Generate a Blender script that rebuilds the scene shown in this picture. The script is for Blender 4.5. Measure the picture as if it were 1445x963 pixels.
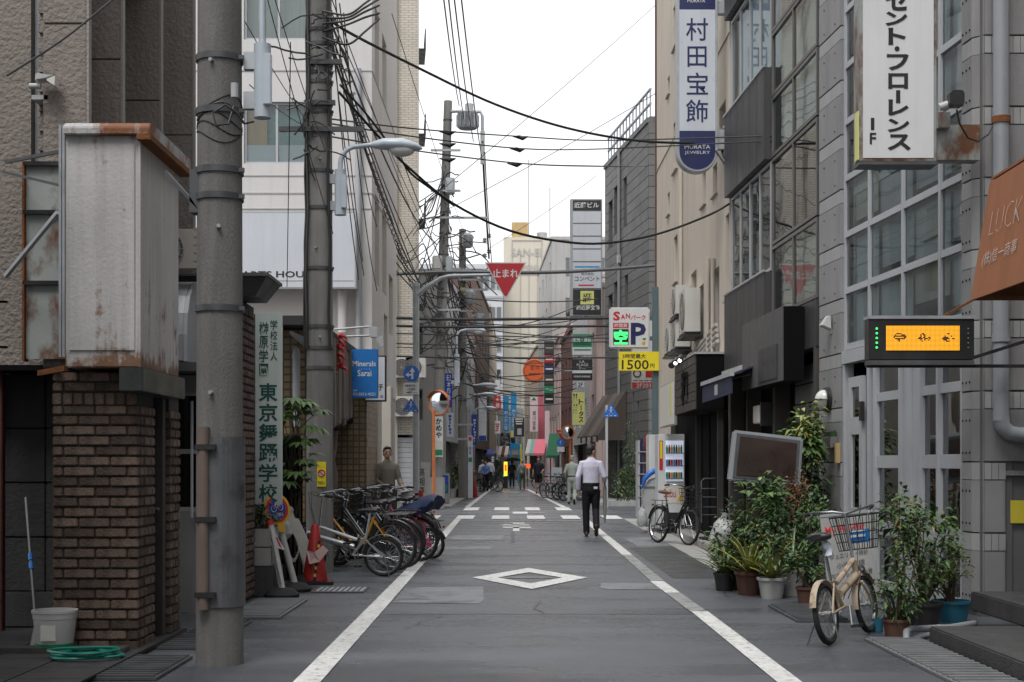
import bpy, bmesh, math, random
from mathutils import Matrix, Vector
from math import radians as R, sin, cos, pi
for _o in list(bpy.data.objects): bpy.data.objects.remove(_o)
sc = bpy.context.scene
col = sc.collection
# ------------------------------------------------------------------ camera, sky, sun, exposure
CAM_H, FPX, CX, HY = 1.4, 2007.0, 722.5, 656.0
cam_d = bpy.data.cameras.new('camera'); cam = bpy.data.objects.new('camera', cam_d); col.objects.link(cam)
cam.location = (0, 0, CAM_H); cam.rotation_euler = (R(90), 0, 0)
cam_d.lens = 50.0; cam_d.sensor_width = 36.0
cam_d.shift_y = 0.1207; cam_d.clip_start = 0.1; cam_d.clip_end = 2000
sc.camera = cam
SUN_EL, SUN_AZ = 62, 205
world = bpy.data.worlds.new('World'); sc.world = world; world.use_nodes = True
wn = world.node_tree; wn.nodes.clear()
w_out = wn.nodes.new('ShaderNodeOutputWorld'); w_bg = wn.nodes.new('ShaderNodeBackground')
w_sky = wn.nodes.new('ShaderNodeTexSky'); w_sky.sky_type = 'NISHITA'; w_sky.sun_disc = False
w_sky.sun_elevation = R(SUN_EL); w_sky.sun_rotation = R(SUN_AZ); w_sky.air_density = 1.0; w_sky.dust_density = 4.0
w_hs = wn.nodes.new('ShaderNodeHueSaturation'); w_hs.inputs['Saturation'].default_value = 0.12
w_mix = wn.nodes.new('ShaderNodeMixRGB'); w_mix.inputs[0].default_value = 0.88
w_mix.inputs[2].default_value = (8.6, 8.7, 8.9, 1)      # the even grey-white cloud deck
w_bg.inputs['Strength'].default_value = 0.090
wn.links.new(w_sky.outputs[0], w_hs.inputs['Color']); wn.links.new(w_hs.outputs[0], w_mix.inputs[1])
wn.links.new(w_mix.outputs[0], w_bg.inputs['Color']); wn.links.new(w_bg.outputs[0], w_out.inputs[0])
sun_d = bpy.data.lights.new('sun', 'SUN'); sun = bpy.data.objects.new('sun', sun_d); col.objects.link(sun)
sun_d.energy = 1.5; sun_d.angle = R(25); sun_d.color = (1, 0.98, 0.95)
_d = Vector((cos(R(SUN_EL)) * sin(R(SUN_AZ)), cos(R(SUN_EL)) * cos(R(SUN_AZ)), sin(R(SUN_EL))))
sun.rotation_euler = _d.to_track_quat('Z', 'Y').to_euler(); sun.location = (0, 0, 30)
sc.view_settings.view_transform = 'Standard'; sc.view_settings.look = 'None'
sc.view_settings.exposure = 0.78; sc.view_settings.gamma = 1.0; sc.view_settings.use_curve_mapping = False
sc.render.engine = 'CYCLES'; sc.cycles.use_denoising = True
sc.cycles.max_bounces = 6; sc.cycles.transparent_max_bounces = 10
rnd = random.Random(7)
# ------------------------------------------------------------------ helpers
def P(px, py, Y):
    'world point at depth Y that lies on this line of sight of the photograph'
    return Vector(((px - CX) * Y / FPX, Y, CAM_H - (py - HY) * Y / FPX))
def PXx(px, Y): return (px - CX) * Y / FPX
def PZ(py, Y): return CAM_H - (py - HY) * Y / FPX
I4 = Matrix.Identity(4)
def frame(o, u, w):
    'local (u, inward w, up) to world'
    u = Vector(u).normalized(); w = Vector(w).normalized(); o = Vector(o)
    return Matrix(((u.x, w.x, 0, o.x), (u.y, w.y, 0, o.y), (u.z, w.z, 1, o.z), (0, 0, 0, 1)))
def FC(y): return frame((0, y, 0), (1, 0, 0), (0, 1, 0))            # facade towards the camera at depth y, u = X
def FL(x): return frame((x, 0, 0), (0, 1, 0), (-1, 0, 0))           # left hand facade, u = Y
def FRS(p, slope):                                                  # right hand facade from p, drifting left by slope
    d = Vector((-slope, 1, 0)).normalized()
    return frame((p[0], p[1], 0), d, (d.y, -d.x, 0))
class MB:
    def __init__(s, M=None):
        s.v = []; s.f = []; s.M = M or I4
    def add(s, vs, fs):
        b = len(s.v); s.v += [s.M @ Vector(p) for p in vs]
        flip = s.M.determinant() < 0
        for f in fs:
            f = [b + i for i in f]
            s.f.append(f[::-1] if flip else f)
        return s
    def box(s, x0, x1, y0, y1, z0, z1):
        if x0 > x1: x0, x1 = x1, x0
        if y0 > y1: y0, y1 = y1, y0
        if z0 > z1: z0, z1 = z1, z0
        return s.add([(x0,y0,z0),(x1,y0,z0),(x1,y1,z0),(x0,y1,z0),(x0,y0,z1),(x1,y0,z1),(x1,y1,z1),(x0,y1,z1)],
              [(0,3,2,1),(4,5,6,7),(0,1,5,4),(1,2,6,5),(2,3,7,6),(3,0,4,7)])
    def hexa(s, a, b):
        'solid between two loops of points a (bottom / back) and b'
        n = len(a); fs = [tuple(range(n))[::-1], tuple(range(n, 2*n))]
        for i in range(n): j = (i+1) % n; fs.append((i, j, n+j, n+i))
        return s.add(list(a)+list(b), fs)
    def bar(s, p, q, w, h=None):
        'square bar from p to q'
        p = Vector(p); q = Vector(q); h = h or w; d = (q-p).normalized()
        up = Vector((0,0,1)) if abs(d.z) < .95 else Vector((0,1,0))
        a = d.cross(up).normalized()*w/2; b = a.cross(d).normalized()*h/2
        A = [p-a-b, p+a-b, p+a+b, p-a+b]; B = [q-a-b, q+a-b, q+a+b, q-a+b]
        return s.hexa(A, B)
    def tube(s, pts, r, n=8, caps=True, flat=1.0, side=None):
        pts = [Vector(p) for p in pts]; m = len(pts)
        rs = list(r) if isinstance(r, (list, tuple)) else [r]*m
        vs = []; fs = []; pa = None
        for i, p in enumerate(pts):
            t = (pts[min(i+1, m-1)] - pts[max(i-1, 0)])
            t = t.normalized() if t.length > 1e-9 else Vector((0,0,1))
            if pa is None:
                ref = Vector(side) if side else (Vector((1,0,0)) if abs(t.x) < .9 else Vector((0,1,0)))
                a = (ref - t*ref.dot(t)).normalized()
            else:
                a = (pa - t*pa.dot(t)); a = a.normalized() if a.length > 1e-6 else pa
            pa = a; b = t.cross(a)
            for k in range(n):
                th = 2*pi*k/n; rr = rs[i]
                rx, ry = (rr if isinstance(rr, tuple) else (rr, rr*flat))
                vs.append(p + a*cos(th)*rx + b*sin(th)*ry)
        for i in range(m-1):
            for k in range(n):
                k2 = (k+1) % n
                fs.append((i*n+k, i*n+k2, (i+1)*n+k2, (i+1)*n+k))
        if caps: fs += [tuple(range(n))[::-1], tuple((m-1)*n+k for k in range(n))]
        return s.add(vs, fs)
    def cyl(s, p, q, r, r2=None, n=14): return s.tube([p, q], [r, r if r2 is None else r2], n)
    def lathe(s, c, prof, n=20, axis='z'):
        c = Vector(c); vs = []; fs = []; m = len(prof)
        for r, z in prof:
            for k in range(n):
                th = 2*pi*k/n; x, y = r*cos(th), r*sin(th)
                vs.append(c + (Vector((x,y,z)) if axis == 'z' else Vector((x,-z,y)) if axis == 'y' else Vector((z,x,y))))
        for i in range(m-1):
            for k in range(n):
                k2 = (k+1) % n; fs.append((i*n+k, i*n+k2, (i+1)*n+k2, (i+1)*n+k))
        fs += [tuple(range(n))[::-1], tuple((m-1)*n+k for k in range(n))]
        return s.add(vs, fs)
    def ring(s, c, Ra, r, n=28, m=8, axis='y', a0=0, a1=2*pi, w=None):
        'torus (or an arc of one) round the axis; w = half width along the axis'
        full = abs(a1-a0-2*pi) < 1e-6; c = Vector(c); vs = []; fs = []; N = n if full else n+1; w = w or r
        for i in range(N):
            th = a0+(a1-a0)*i/n
            for k in range(m):
                ph = 2*pi*k/m; rr = Ra+r*cos(ph); h = w*sin(ph); x, z = rr*cos(th), rr*sin(th)
                vs.append(c+(Vector((x,h,z)) if axis == 'y' else Vector((x,z,h)) if axis == 'z' else Vector((h,x,z))))
        for i in range(n):
            j = (i+1) % N
            for k in range(m):
                k2 = (k+1) % m; fs.append((i*m+k, j*m+k, j*m+k2, i*m+k2))
        if not full: fs += [tuple(range(m)), tuple((N-1)*m+k for k in range(m))[::-1]]
        return s.add(vs, fs)
    def ball(s, c, rx, ry=None, rz=None, n=12, m=8):
        ry = ry or rx; rz = rz or rx; c = Vector(c); vs = [c+Vector((0,0,-rz))]; fs = []
        for i in range(1, m):
            ph = -pi/2+pi*i/m
            for k in range(n):
                th = 2*pi*k/n; vs.append(c+Vector((rx*cos(ph)*cos(th), ry*cos(ph)*sin(th), rz*sin(ph))))
        vs.append(c+Vector((0,0,rz))); L = len(vs)-1
        for k in range(n): fs.append((0, 1+(k+1) % n, 1+k)); fs.append((L, L-n+k, L-n+(k+1) % n))
        for i in range(m-2):
            for k in range(n):
                a = 1+i*n; k2 = (k+1) % n; fs.append((a+k, a+k2, a+n+k2, a+n+k))
        return s.add(vs, fs)
    def prism(s, poly, y0, y1):
        'polygon in (x, z), given a depth from y0 to y1'
        return s.hexa([(x, y0, z) for x, z in poly][::-1], [(x, y1, z) for x, z in poly][::-1])
    def slab(s, poly, z0, z1):
        return s.hexa([(x, y, z0) for x, y in poly], [(x, y, z1) for x, y in poly])
    def mesh(s, name, mat, smooth=False, bevel=0, fix=True):
        me = bpy.data.meshes.new(name); me.from_pydata([tuple(p) for p in s.v], [], s.f)
        if fix or bevel:
            bm = bmesh.new(); bm.from_mesh(me)
            if fix: bmesh.ops.recalc_face_normals(bm, faces=bm.faces)
            if bevel:
                es = [e for e in bm.edges if len(e.link_faces) == 2 and e.calc_face_angle(0) > .6]
                bmesh.ops.bevel(bm, geom=es, offset=bevel, segments=2, affect='EDGES', clamp_overlap=True)
            bm.to_mesh(me); bm.free()
        me.materials.append(mat)
        if smooth: me.shade_smooth(); me.set_sharp_from_angle(angle=R(45))
        return me
    def build(s, name, mat, parent=None, smooth=False, bevel=0, fix=True):
        return link(name, s.mesh(name, mat, smooth, bevel, fix), parent)
def link(name, me, parent=None):
    o = bpy.data.objects.new(name, me); col.objects.link(o)
    if parent is not None: adopt(o, parent)
    return o
def wmat(o):
    m = Matrix.LocRotScale(o.location, o.rotation_euler, o.scale)
    return wmat(o.parent) @ o.matrix_parent_inverse @ m if o.parent else m
def adopt(o, parent):
    o.parent = parent; o.matrix_parent_inverse = wmat(parent).inverted()
def tag(o, label, cat, group=None):
    o['label'] = label; o['category'] = cat
    if group: o['group'] = group
    return o
def thing(name, label, cat, loc=(0,0,0), group=None, rz=0):
    o = bpy.data.objects.new(name, None); col.objects.link(o); o.empty_display_size = .2
    o.location = loc; o.rotation_euler = (0, 0, rz)
    return tag(o, label, cat, group)
def rebase(o):
    'move a single mesh thing\'s origin to the middle of its base'
    vs = o.data.vertices
    xs = [v.co.x for v in vs]; ys = [v.co.y for v in vs]; zs = [v.co.z for v in vs]
    b = Vector(((min(xs)+max(xs))/2, (min(ys)+max(ys))/2, min(zs)))
    o.data.transform(Matrix.Translation(-b)); o.location = b
    return o
def solo(name, mb, mat, label, cat, group=None, **k):
    return tag(rebase(mb.build(name, mat, None, **k)), label, cat, group)
def struct(name, mb, mat, parent=None, **k):
    o = mb.build(name, mat, parent, **k)
    if parent is None: o['kind'] = 'structure'
    return o
def kids(o): return [c for c in bpy.data.objects if c.parent is o]
def copy_tree(o, parent=None):
    c = o.copy(); col.objects.link(c)
    if parent is not None: c.parent = parent; c.matrix_parent_inverse = o.matrix_parent_inverse.copy()
    for ch in CH.get(o.name, None) or kids(o): copy_tree(ch, c)
    return c
CH = {}
def applied(mb, mods):
    'run modifiers on a mesh and give back the finished mesh'
    me = mb.mesh('tmp', M_any()) if isinstance(mb, MB) else mb
    o = bpy.data.objects.new('tmp', me); col.objects.link(o)
    for typ, kw in mods:
        m = o.modifiers.new(typ, typ)
        for k, v in kw.items(): setattr(m, k, v)
    dg = bpy.context.evaluated_depsgraph_get()
    out = bpy.data.meshes.new_from_object(o.evaluated_get(dg))
    bpy.data.objects.remove(o); return out
def organic(mb, voxel, name, mat, parent, smooth=4, f=.5):
    me = applied(mb, [('REMESH', dict(mode='VOXEL', voxel_size=voxel)), ('SMOOTH', dict(iterations=smooth, factor=f))])
    me.name = name; me.materials.clear(); me.materials.append(mat); me.shade_smooth()
    return link(name, me, parent)
# ------------------------------------------------------------------ lettering
_glyph = {}
def glyph(s, bold=0.0):
    k = (s, bold)
    if k not in _glyph:
        c = bpy.data.curves.new('t', 'FONT'); c.body = s; c.offset = bold; c.resolution_u = 2; c.align_x = 'CENTER'
        o = bpy.data.objects.new('t', c); me = bpy.data.meshes.new_from_object(o)
        vs = [v.co.copy() for v in me.vertices]; fs = [tuple(p.vertices) for p in me.polygons]
        bpy.data.objects.remove(o); bpy.data.curves.remove(c); bpy.data.meshes.remove(me)
        _glyph[k] = (vs, fs)
    return _glyph[k]
def put_text(mb, s, u0, u1, z0, z1, w, bold=0.0, thick=.003, keep=False):
    'letters stretched to the box u0..u1, z0..z1 on the plane w (front face at w - thick)'
    vs, fs = glyph(s, bold)
    if not vs: return mb
    a0 = min(v.x for v in vs); a1 = max(v.x for v in vs); b0 = min(v.y for v in vs); b1 = max(v.y for v in vs)
    su = (u1-u0)/max(a1-a0, 1e-6); sz = (z1-z0)/max(b1-b0, 1e-6)
    if keep:
        k = min(su, sz); cu, cz = (u0+u1)/2, (z0+z1)/2
        u0, z0 = cu-k*(a1-a0)/2, cz-k*(b1-b0)/2; su = sz = k
    mb.add([(u0+(v.x-a0)*su, w-thick, z0+(v.y-b0)*sz) for v in vs], fs)
    return mb
def vert_text(mb, s, u0, u1, z0, z1, w, bold=0.0, fill=.9, thick=.003):
    n = len(s); h = (z1-z0)/n
    for i, ch in enumerate(s):
        if ch == ' ': continue
        t = z1-h*i; m = h*(1-fill)/2
        if ch in 'ー': put_text(mb, '|', u0+(u1-u0)*.42, u0+(u1-u0)*.58, t-h+m, t-m, w, bold, thick)
        elif ch == '・': put_text(mb, '●', u0+(u1-u0)*.38, u0+(u1-u0)*.62, t-h*.62, t-h*.38, w, 0, thick)
        else: put_text(mb, ch, u0, u1, t-h+m, t-m, w, bold, thick, ord(ch) < 128)
    return mb
def letters(M, items, mat, parent, name='lettering'):
    'items: (text, u0, u1, z0, z1, w[, bold[, vertical]])'
    mb = MB(M)
    for it in items:
        s, u0, u1, z0, z1, w = it[:6]; b = it[6] if len(it) > 6 else 0
        (vert_text if len(it) > 7 and it[7] else put_text)(mb, s, u0, u1, z0, z1, w, b)
    o = mb.build(name, mat, parent, fix=False); return o
# ------------------------------------------------------------------ materials
MT = {}
def M_any(): return next(iter(MT.values()))
def mat(name, c, rough=.6, var=.12, scale=2.5, bump=0.0, bscale=60, metal=0.0, streak=0.0, dirt=None, dirt_amt=.45, dscale=1.2,
        rand=0.0, spec=.5, emit=0, coat=0, sheen=0, rvar=.12, stretch=(1,1,1)):
    m = bpy.data.materials.new(name); m.use_nodes = True; nt = m.node_tree; N = nt.nodes; L = nt.links
    b = N['Principled BSDF']; MT[name] = m
    if spec == .5 and rough >= .7: spec = .28
    b.inputs['Roughness'].default_value = rough; b.inputs['Metallic'].default_value = metal
    b.inputs['Specular IOR Level'].default_value = spec; b.inputs['Coat Weight'].default_value = coat
    c = tuple(c)+(1,)
    tc = N.new('ShaderNodeTexCoord'); mp = N.new('ShaderNodeMapping'); L.new(tc.outputs['Object'], mp.inputs[0])
    mp.inputs['Scale'].default_value = stretch
    out = None
    nz = N.new('ShaderNodeTexNoise'); nz.inputs['Scale'].default_value = scale; nz.inputs['Detail'].default_value = 7; nz.inputs['Roughness'].default_value = .62
    L.new(mp.outputs[0], nz.inputs['Vector'])
    hsv = N.new('ShaderNodeHueSaturation'); hsv.inputs['Color'].default_value = c
    mr = N.new('ShaderNodeMapRange'); mr.inputs['From Min'].default_value = .3; mr.inputs['From Max'].default_value = .7
    mr.inputs['To Min'].default_value = 1-var; mr.inputs['To Max'].default_value = 1+var
    L.new(nz.outputs[0], mr.inputs[0]); val = mr.outputs[0]
    if rand:
        oi = N.new('ShaderNodeObjectInfo'); r2 = N.new('ShaderNodeMapRange'); r2.inputs['To Min'].default_value = 1-rand; r2.inputs['To Max'].default_value = 1+rand
        L.new(oi.outputs['Random'], r2.inputs[0]); mu = N.new('ShaderNodeMath'); mu.operation = 'MULTIPLY'; L.new(val, mu.inputs[0]); L.new(r2.outputs[0], mu.inputs[1]); val = mu.outputs[0]
    L.new(val, hsv.inputs['Value']); out = hsv.outputs[0]
    def blotch(colr, lo, hi, sc_, st):
        nonlocal out
        m2 = N.new('ShaderNodeMapping'); m2.inputs['Scale'].default_value = st; m2.inputs['Location'].default_value = (rnd.random()*9, rnd.random()*9, rnd.random()*9)
        L.new(tc.outputs['Object'], m2.inputs[0])
        n2 = N.new('ShaderNodeTexNoise'); n2.inputs['Scale'].default_value = sc_; n2.inputs['Detail'].default_value = 8; n2.inputs['Roughness'].default_value = .65
        L.new(m2.outputs[0], n2.inputs['Vector'])
        rg = N.new('ShaderNodeMapRange'); rg.inputs['From Min'].default_value = lo; rg.inputs['From Max'].default_value = hi; L.new(n2.outputs[0], rg.inputs[0])
        mx = N.new('ShaderNodeMixRGB'); L.new(rg.outputs[0], mx.inputs[0]); L.new(out, mx.inputs[1]); mx.inputs[2].default_value = tuple(colr)+(1,); out = mx.outputs[0]
    if streak: blotch(tuple(x*(1-streak) for x in c[:3]), .46, .72, 1.0, (5, 5, .35))
    if dirt: blotch(dirt, 1-dirt_amt, 1-dirt_amt+.14, dscale, (1, 1, .6))
    L.new(out, b.inputs['Base Color'])
    rm = N.new('ShaderNodeMapRange'); rm.inputs['From Min'].default_value = .3; rm.inputs['From Max'].default_value = .7
    rm.inputs['To Min'].default_value = max(.02, rough-rvar); rm.inputs['To Max'].default_value = min(1, rough+rvar)
    L.new(nz.outputs[0], rm.inputs[0]); L.new(rm.outputs[0], b.inputs['Roughness'])
    if bump:
        n3 = N.new('ShaderNodeTexNoise'); n3.inputs['Scale'].default_value = bscale; n3.inputs['Detail'].default_value = 5
        L.new(mp.outputs[0], n3.inputs['Vector']); bp = N.new('ShaderNodeBump'); bp.inputs['Strength'].default_value = bump; bp.inputs['Distance'].default_value = .02
        L.new(n3.outputs[0], bp.inputs['Height']); L.new(bp.outputs[0], b.inputs['Normal'])
    if emit:
        b.inputs['Emission Color'].default_value = c; b.inputs['Emission Strength'].default_value = emit
    return m
def tile_mat(name, c1, c2, mortar, bw, bh, gap=.03, offset=.5, rough=.5, plane='xz', var=.1, bump=.4, streak=0):
    'small tiles, too small to tell apart singly'
    m = mat(name, c1, rough, var); nt = m.node_tree; N = nt.nodes; L = nt.links; b = N['Principled BSDF']
    tc = N.new('ShaderNodeTexCoord'); sp = N.new('ShaderNodeSeparateXYZ'); cb = N.new('ShaderNodeCombineXYZ'); L.new(tc.outputs['Object'], sp.inputs[0])
    if plane == 'both':
        ad = N.new('ShaderNodeMath'); ad.operation = 'ADD'; L.new(sp.outputs[0], ad.inputs[0]); L.new(sp.outputs[1], ad.inputs[1]); L.new(ad.outputs[0], cb.inputs[0])
    else: L.new(sp.outputs['XY'.index(plane[0].upper())], cb.inputs[0])
    L.new(sp.outputs[2] if plane[-1] != 'y' else sp.outputs[1], cb.inputs[1])
    br = N.new('ShaderNodeTexBrick'); br.inputs['Scale'].default_value = 1; br.inputs['Brick Width'].default_value = bw; br.inputs['Row Height'].default_value = bh
    br.inputs['Mortar Size'].default_value = gap*bh; br.inputs['Mortar Smooth'].default_value = .1; br.offset = offset
    br.inputs['Color1'].default_value = tuple(c1)+(1,); br.inputs['Color2'].default_value = tuple(c2)+(1,); br.inputs['Mortar'].default_value = tuple(mortar)+(1,)
    L.new(cb.outputs[0], br.inputs['Vector'])
    old = b.inputs['Base Color'].links[0].from_socket
    nz = N.new('ShaderNodeTexNoise'); nz.inputs['Scale'].default_value = 1.3; nz.inputs['Detail'].default_value = 6; L.new(tc.outputs['Object'], nz.inputs['Vector'])
    mr = N.new('ShaderNodeMapRange'); mr.inputs['To Min'].default_value = 1-var*2; mr.inputs['To Max'].default_value = 1+var*2; L.new(nz.outputs[0], mr.inputs[0])
    hs = N.new('ShaderNodeHueSaturation'); L.new(br.outputs['Color'], hs.inputs['Color']); L.new(mr.outputs[0], hs.inputs['Value']); L.new(hs.outputs[0], b.inputs['Base Color'])
    bp = N.new('ShaderNodeBump'); bp.invert = True; bp.inputs['Strength'].default_value = bump; bp.inputs['Distance'].default_value = .01
    L.new(br.outputs['Fac'], bp.inputs['Height']); L.new(bp.outputs[0], b.inputs['Normal'])
    return m
def glass_mat(name, tint=(.75,.85,.85), refl=.12):
    m = bpy.data.materials.new(name); m.use_nodes = True; nt = m.node_tree; N = nt.nodes; L = nt.links; MT[name] = m
    N.remove(N['Principled BSDF']); o = N['Material Output']
    tr = N.new('ShaderNodeBsdfTransparent'); tr.inputs[0].default_value = tuple(tint)+(1,)
    gl = N.new('ShaderNodeBsdfGlossy'); gl.inputs['Roughness'].default_value = .02; gl.inputs[0].default_value = (.95,.98,1,1)
    fr = N.new('ShaderNodeFresnel'); fr.inputs['IOR'].default_value = 1.5
    ad = N.new('ShaderNodeMath'); ad.operation = 'ADD'; ad.use_clamp = True; ad.inputs[1].default_value = refl; L.new(fr.outputs[0], ad.inputs[0])
    tc = N.new('ShaderNodeTexCoord'); nz = N.new('ShaderNodeTexNoise'); nz.inputs['Scale'].default_value = .9; L.new(tc.outputs['Object'], nz.inputs['Vector'])
    bp = N.new('ShaderNodeBump'); bp.inputs['Strength'].default_value = .08; bp.inputs['Distance'].default_value = .05; L.new(nz.outputs[0], bp.inputs['Height']); L.new(bp.outputs[0], gl.inputs['Normal'])
    mx = N.new('ShaderNodeMixShader'); L.new(ad.outputs[0], mx.inputs[0]); L.new(tr.outputs[0], mx.inputs[1]); L.new(gl.outputs[0], mx.inputs[2]); L.new(mx.outputs[0], o.inputs[0])
    return m
def leaf_mat(name, c, c2, rough=.42):
    m = mat(name, c, rough, .25, 9); nt = m.node_tree; N = nt.nodes; L = nt.links; b = N['Principled BSDF']
    src = b.inputs['Base Color'].links[0].from_socket
    ge = N.new('ShaderNodeNewGeometry'); mx = N.new('ShaderNodeMixRGB'); mx.inputs[2].default_value = tuple(c2)+(1,)
    L.new(ge.outputs['Random Per Island'], mx.inputs[0]); L.new(src, mx.inputs[1])
    m7 = N.new('ShaderNodeMath'); m7.operation = 'MULTIPLY'; m7.inputs[1].default_value = 7.31; fr = N.new('ShaderNodeMath'); fr.operation = 'FRACT'; gt = N.new('ShaderNodeMath'); gt.operation = 'GREATER_THAN'; gt.inputs[1].default_value = .94
    L.new(ge.outputs['Random Per Island'], m7.inputs[0]); L.new(m7.outputs[0], fr.inputs[0]); L.new(fr.outputs[0], gt.inputs[0]); mb_ = N.new('ShaderNodeMixRGB'); mb_.inputs[2].default_value = (.15,.10,.035,1); L.new(gt.outputs[0], mb_.inputs[0]); L.new(mx.outputs[0], mb_.inputs[1]); L.new(mb_.outputs[0], b.inputs['Base Color'])
    b.inputs['Transmission Weight'].default_value = 0; b.inputs['Subsurface Weight'].default_value = 0
    return m
mat('asphalt', (.076,.081,.092), .42, .10, 1.2, .35, 210, rvar=.05, spec=.5)
def wet_streaks(m, lo, hi, amt):
    'damp asphalt: broad patches and tyre-wide streaks of different gloss and tone, fine stone grain'
    nt = m.node_tree; N = nt.nodes; L = nt.links; b = N['Principled BSDF']; tc = N.new('ShaderNodeTexCoord')
    mp = N.new('ShaderNodeMapping'); mp.inputs['Scale'].default_value = (.30,.9,1); L.new(tc.outputs['Object'], mp.inputs[0])
    n1 = N.new('ShaderNodeTexNoise'); n1.inputs['Scale'].default_value = 1.0; n1.inputs['Detail'].default_value = 6; n1.inputs['Roughness'].default_value = .6; L.new(mp.outputs[0], n1.inputs['Vector'])
    r1 = N.new('ShaderNodeMapRange'); r1.inputs['From Min'].default_value = .35; r1.inputs['From Max'].default_value = .65; r1.inputs['To Min'].default_value = lo; r1.inputs['To Max'].default_value = hi; L.new(n1.outputs[0], r1.inputs[0]); L.new(r1.outputs[0], b.inputs['Roughness'])
    g = N.new('ShaderNodeTexNoise'); g.inputs['Scale'].default_value = 62; g.inputs['Detail'].default_value = 5; g.inputs['Roughness'].default_value = .75; L.new(tc.outputs['Object'], g.inputs['Vector'])
    r2 = N.new('ShaderNodeMapRange'); r2.inputs['From Min'].default_value = .3; r2.inputs['From Max'].default_value = .7; r2.inputs['To Min'].default_value = .50; r2.inputs['To Max'].default_value = 1.55; L.new(g.outputs[0], r2.inputs[0])
    r3 = N.new('ShaderNodeMapRange'); r3.inputs['From Min'].default_value = .3; r3.inputs['From Max'].default_value = .7; r3.inputs['To Min'].default_value = 1-amt; r3.inputs['To Max'].default_value = 1+amt; L.new(n1.outputs[0], r3.inputs[0])
    mu = N.new('ShaderNodeMath'); mu.operation = 'MULTIPLY'; L.new(r2.outputs[0], mu.inputs[0]); L.new(r3.outputs[0], mu.inputs[1])
    hs = N.new('ShaderNodeHueSaturation'); old = b.inputs['Base Color'].links[0].from_socket; L.new(old, hs.inputs['Color']); L.new(mu.outputs[0], hs.inputs['Value']); L.new(hs.outputs[0], b.inputs['Base Color'])
wet_streaks(MT['asphalt'], .16, .44, .30)
mat('asphalt_patch', (.17,.175,.19), .42, .2, 3, .3, 200, dirt=(.06,.06,.065), dirt_amt=.5, dscale=3)
mat('asphalt_dark', (.034,.035,.037), .36, .15, 2, .4, 190)
mat('ground', (.09,.09,.088), .8, .2, .5)
mat('paint', (.60,.60,.585), .5, .14, 6, .2, 150, dirt=(.13,.13,.135), dirt_amt=.475, dscale=17)
mat('paint_worn', (.26,.26,.26), .6, .2, 6, .2, 150, dirt=(.09,.09,.09), dirt_amt=.5, dscale=7)
mat('concrete', (.30,.295,.285), .75, .14, 1.6, .25, 90, streak=.18)
mat('concrete_dark', (.055,.055,.055), .7, .2, 1.6, .3, 60, streak=.3)
mat('concrete_panel', (.225,.222,.222), .62, .12, 1.6, .15, 70, streak=.30, rand=.07)
mat('concrete_band', (.29,.29,.29), .6, .08, 2, .1, 80, streak=.22, rand=.05)
mat('white_tile', (.31,.31,.31), .35, .08, 3, rand=.07)
mat('grout', (.12,.12,.12), .8)
mat('pole_concrete', (.150,.147,.141), .78, .24, 3.0, .35, 120, streak=.42, stretch=(1,1,.35))
mat('pole_concrete_light', (.215,.210,.20), .78, .22, 3.0, .35, 120, streak=.38, stretch=(1,1,.35))
mat('brown_cloth_light', (.115,.098,.088), .85, .12, streak=.2)
mat('pole_guard', (.10,.103,.11), .45, .25, 3, .1, 40, streak=.35, dirt=(.04,.038,.035), dirt_amt=.47, dscale=5)
mat('galv', (.36,.38,.40), .45, .12, 5, .05, 50, metal=.35, rand=.05)
mat('galv_dark', (.075,.078,.082), .5, .2, 5, metal=.2)
mat('lamp_paint', (.42,.47,.52), .4, .08, 4)
mat('black_metal', (.02,.02,.021), .4, .15, 5)
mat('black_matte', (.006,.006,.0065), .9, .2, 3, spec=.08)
mat('cable_black', (.018,.018,.02), .5, .1, 5)
mat('cable_grey', (.09,.09,.095), .5, .1, 5)
mat('rust', (.16,.062,.022), .85, .35, 7, .4, 60)
mat('rusty_white', (.42,.41,.405), .6, .10, 1.5, .12, 60, streak=.22, dirt=(.24,.10,.035), dirt_amt=.455, dscale=3.2)
mat('rusty_cap', (.36,.36,.36), .65, .15, 3, .3, 40, dirt=(.17,.06,.020), dirt_amt=.58, dscale=5.0)
mat('rusty_sheet', (.26,.28,.27), .65, .12, 2, .1, 40, dirt=(.11,.042,.014), dirt_amt=.56, dscale=3.2)
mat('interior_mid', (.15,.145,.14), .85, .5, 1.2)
mat('stucco', (.215,.188,.168), .85, .10, 1.0, 1.0, 26, streak=.15)
mat('stucco_edge', (.27,.25,.23), .8, .1, 3, .5, 40)
mat('stone_dark', (.040,.041,.040), .75, .22, 1.8, .4, 30, streak=.3, rand=.12)
mat('brick', (.118,.083,.066), .8, .32, 12, .5, 60, dirt=(.05,.035,.028), dirt_amt=.48, dscale=10, rand=.42)
mat('red_oxide', (.075,.026,.02), .7, .2, 6)
mat('conduit', (.135,.10,.085), .6, .15, 4, streak=.2)
mat('mortar', (.045,.042,.039), .9, .15, 8)
mat('frame_dark_green', (.035,.04,.038), .35, .15, 3)
mat('galv_mid', (.17,.175,.18), .5, .15, 5, .1, 50, metal=.2)
mat('wood_frame', (.062,.056,.051), .7, .2, 8, .2, 30, stretch=(1,1,.2))
mat('white_wall', (.56,.545,.535), .75, .05, .6, .05, 60, streak=.08)
mat('beige_wall', (.42,.39,.35), .75, .08, 1, .1, 60, streak=.15)
mat('cream_wall', (.50,.445,.38), .8, .06, .7, .15, 60, streak=.16)
mat('white_alu', (.37,.38,.40), .4, .05, 3, rand=.03)
mat('grey_alu', (.34,.345,.35), .38, .06, 3)
mat('bronze_alu', (.10,.095,.09), .4, .1, 3)
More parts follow.
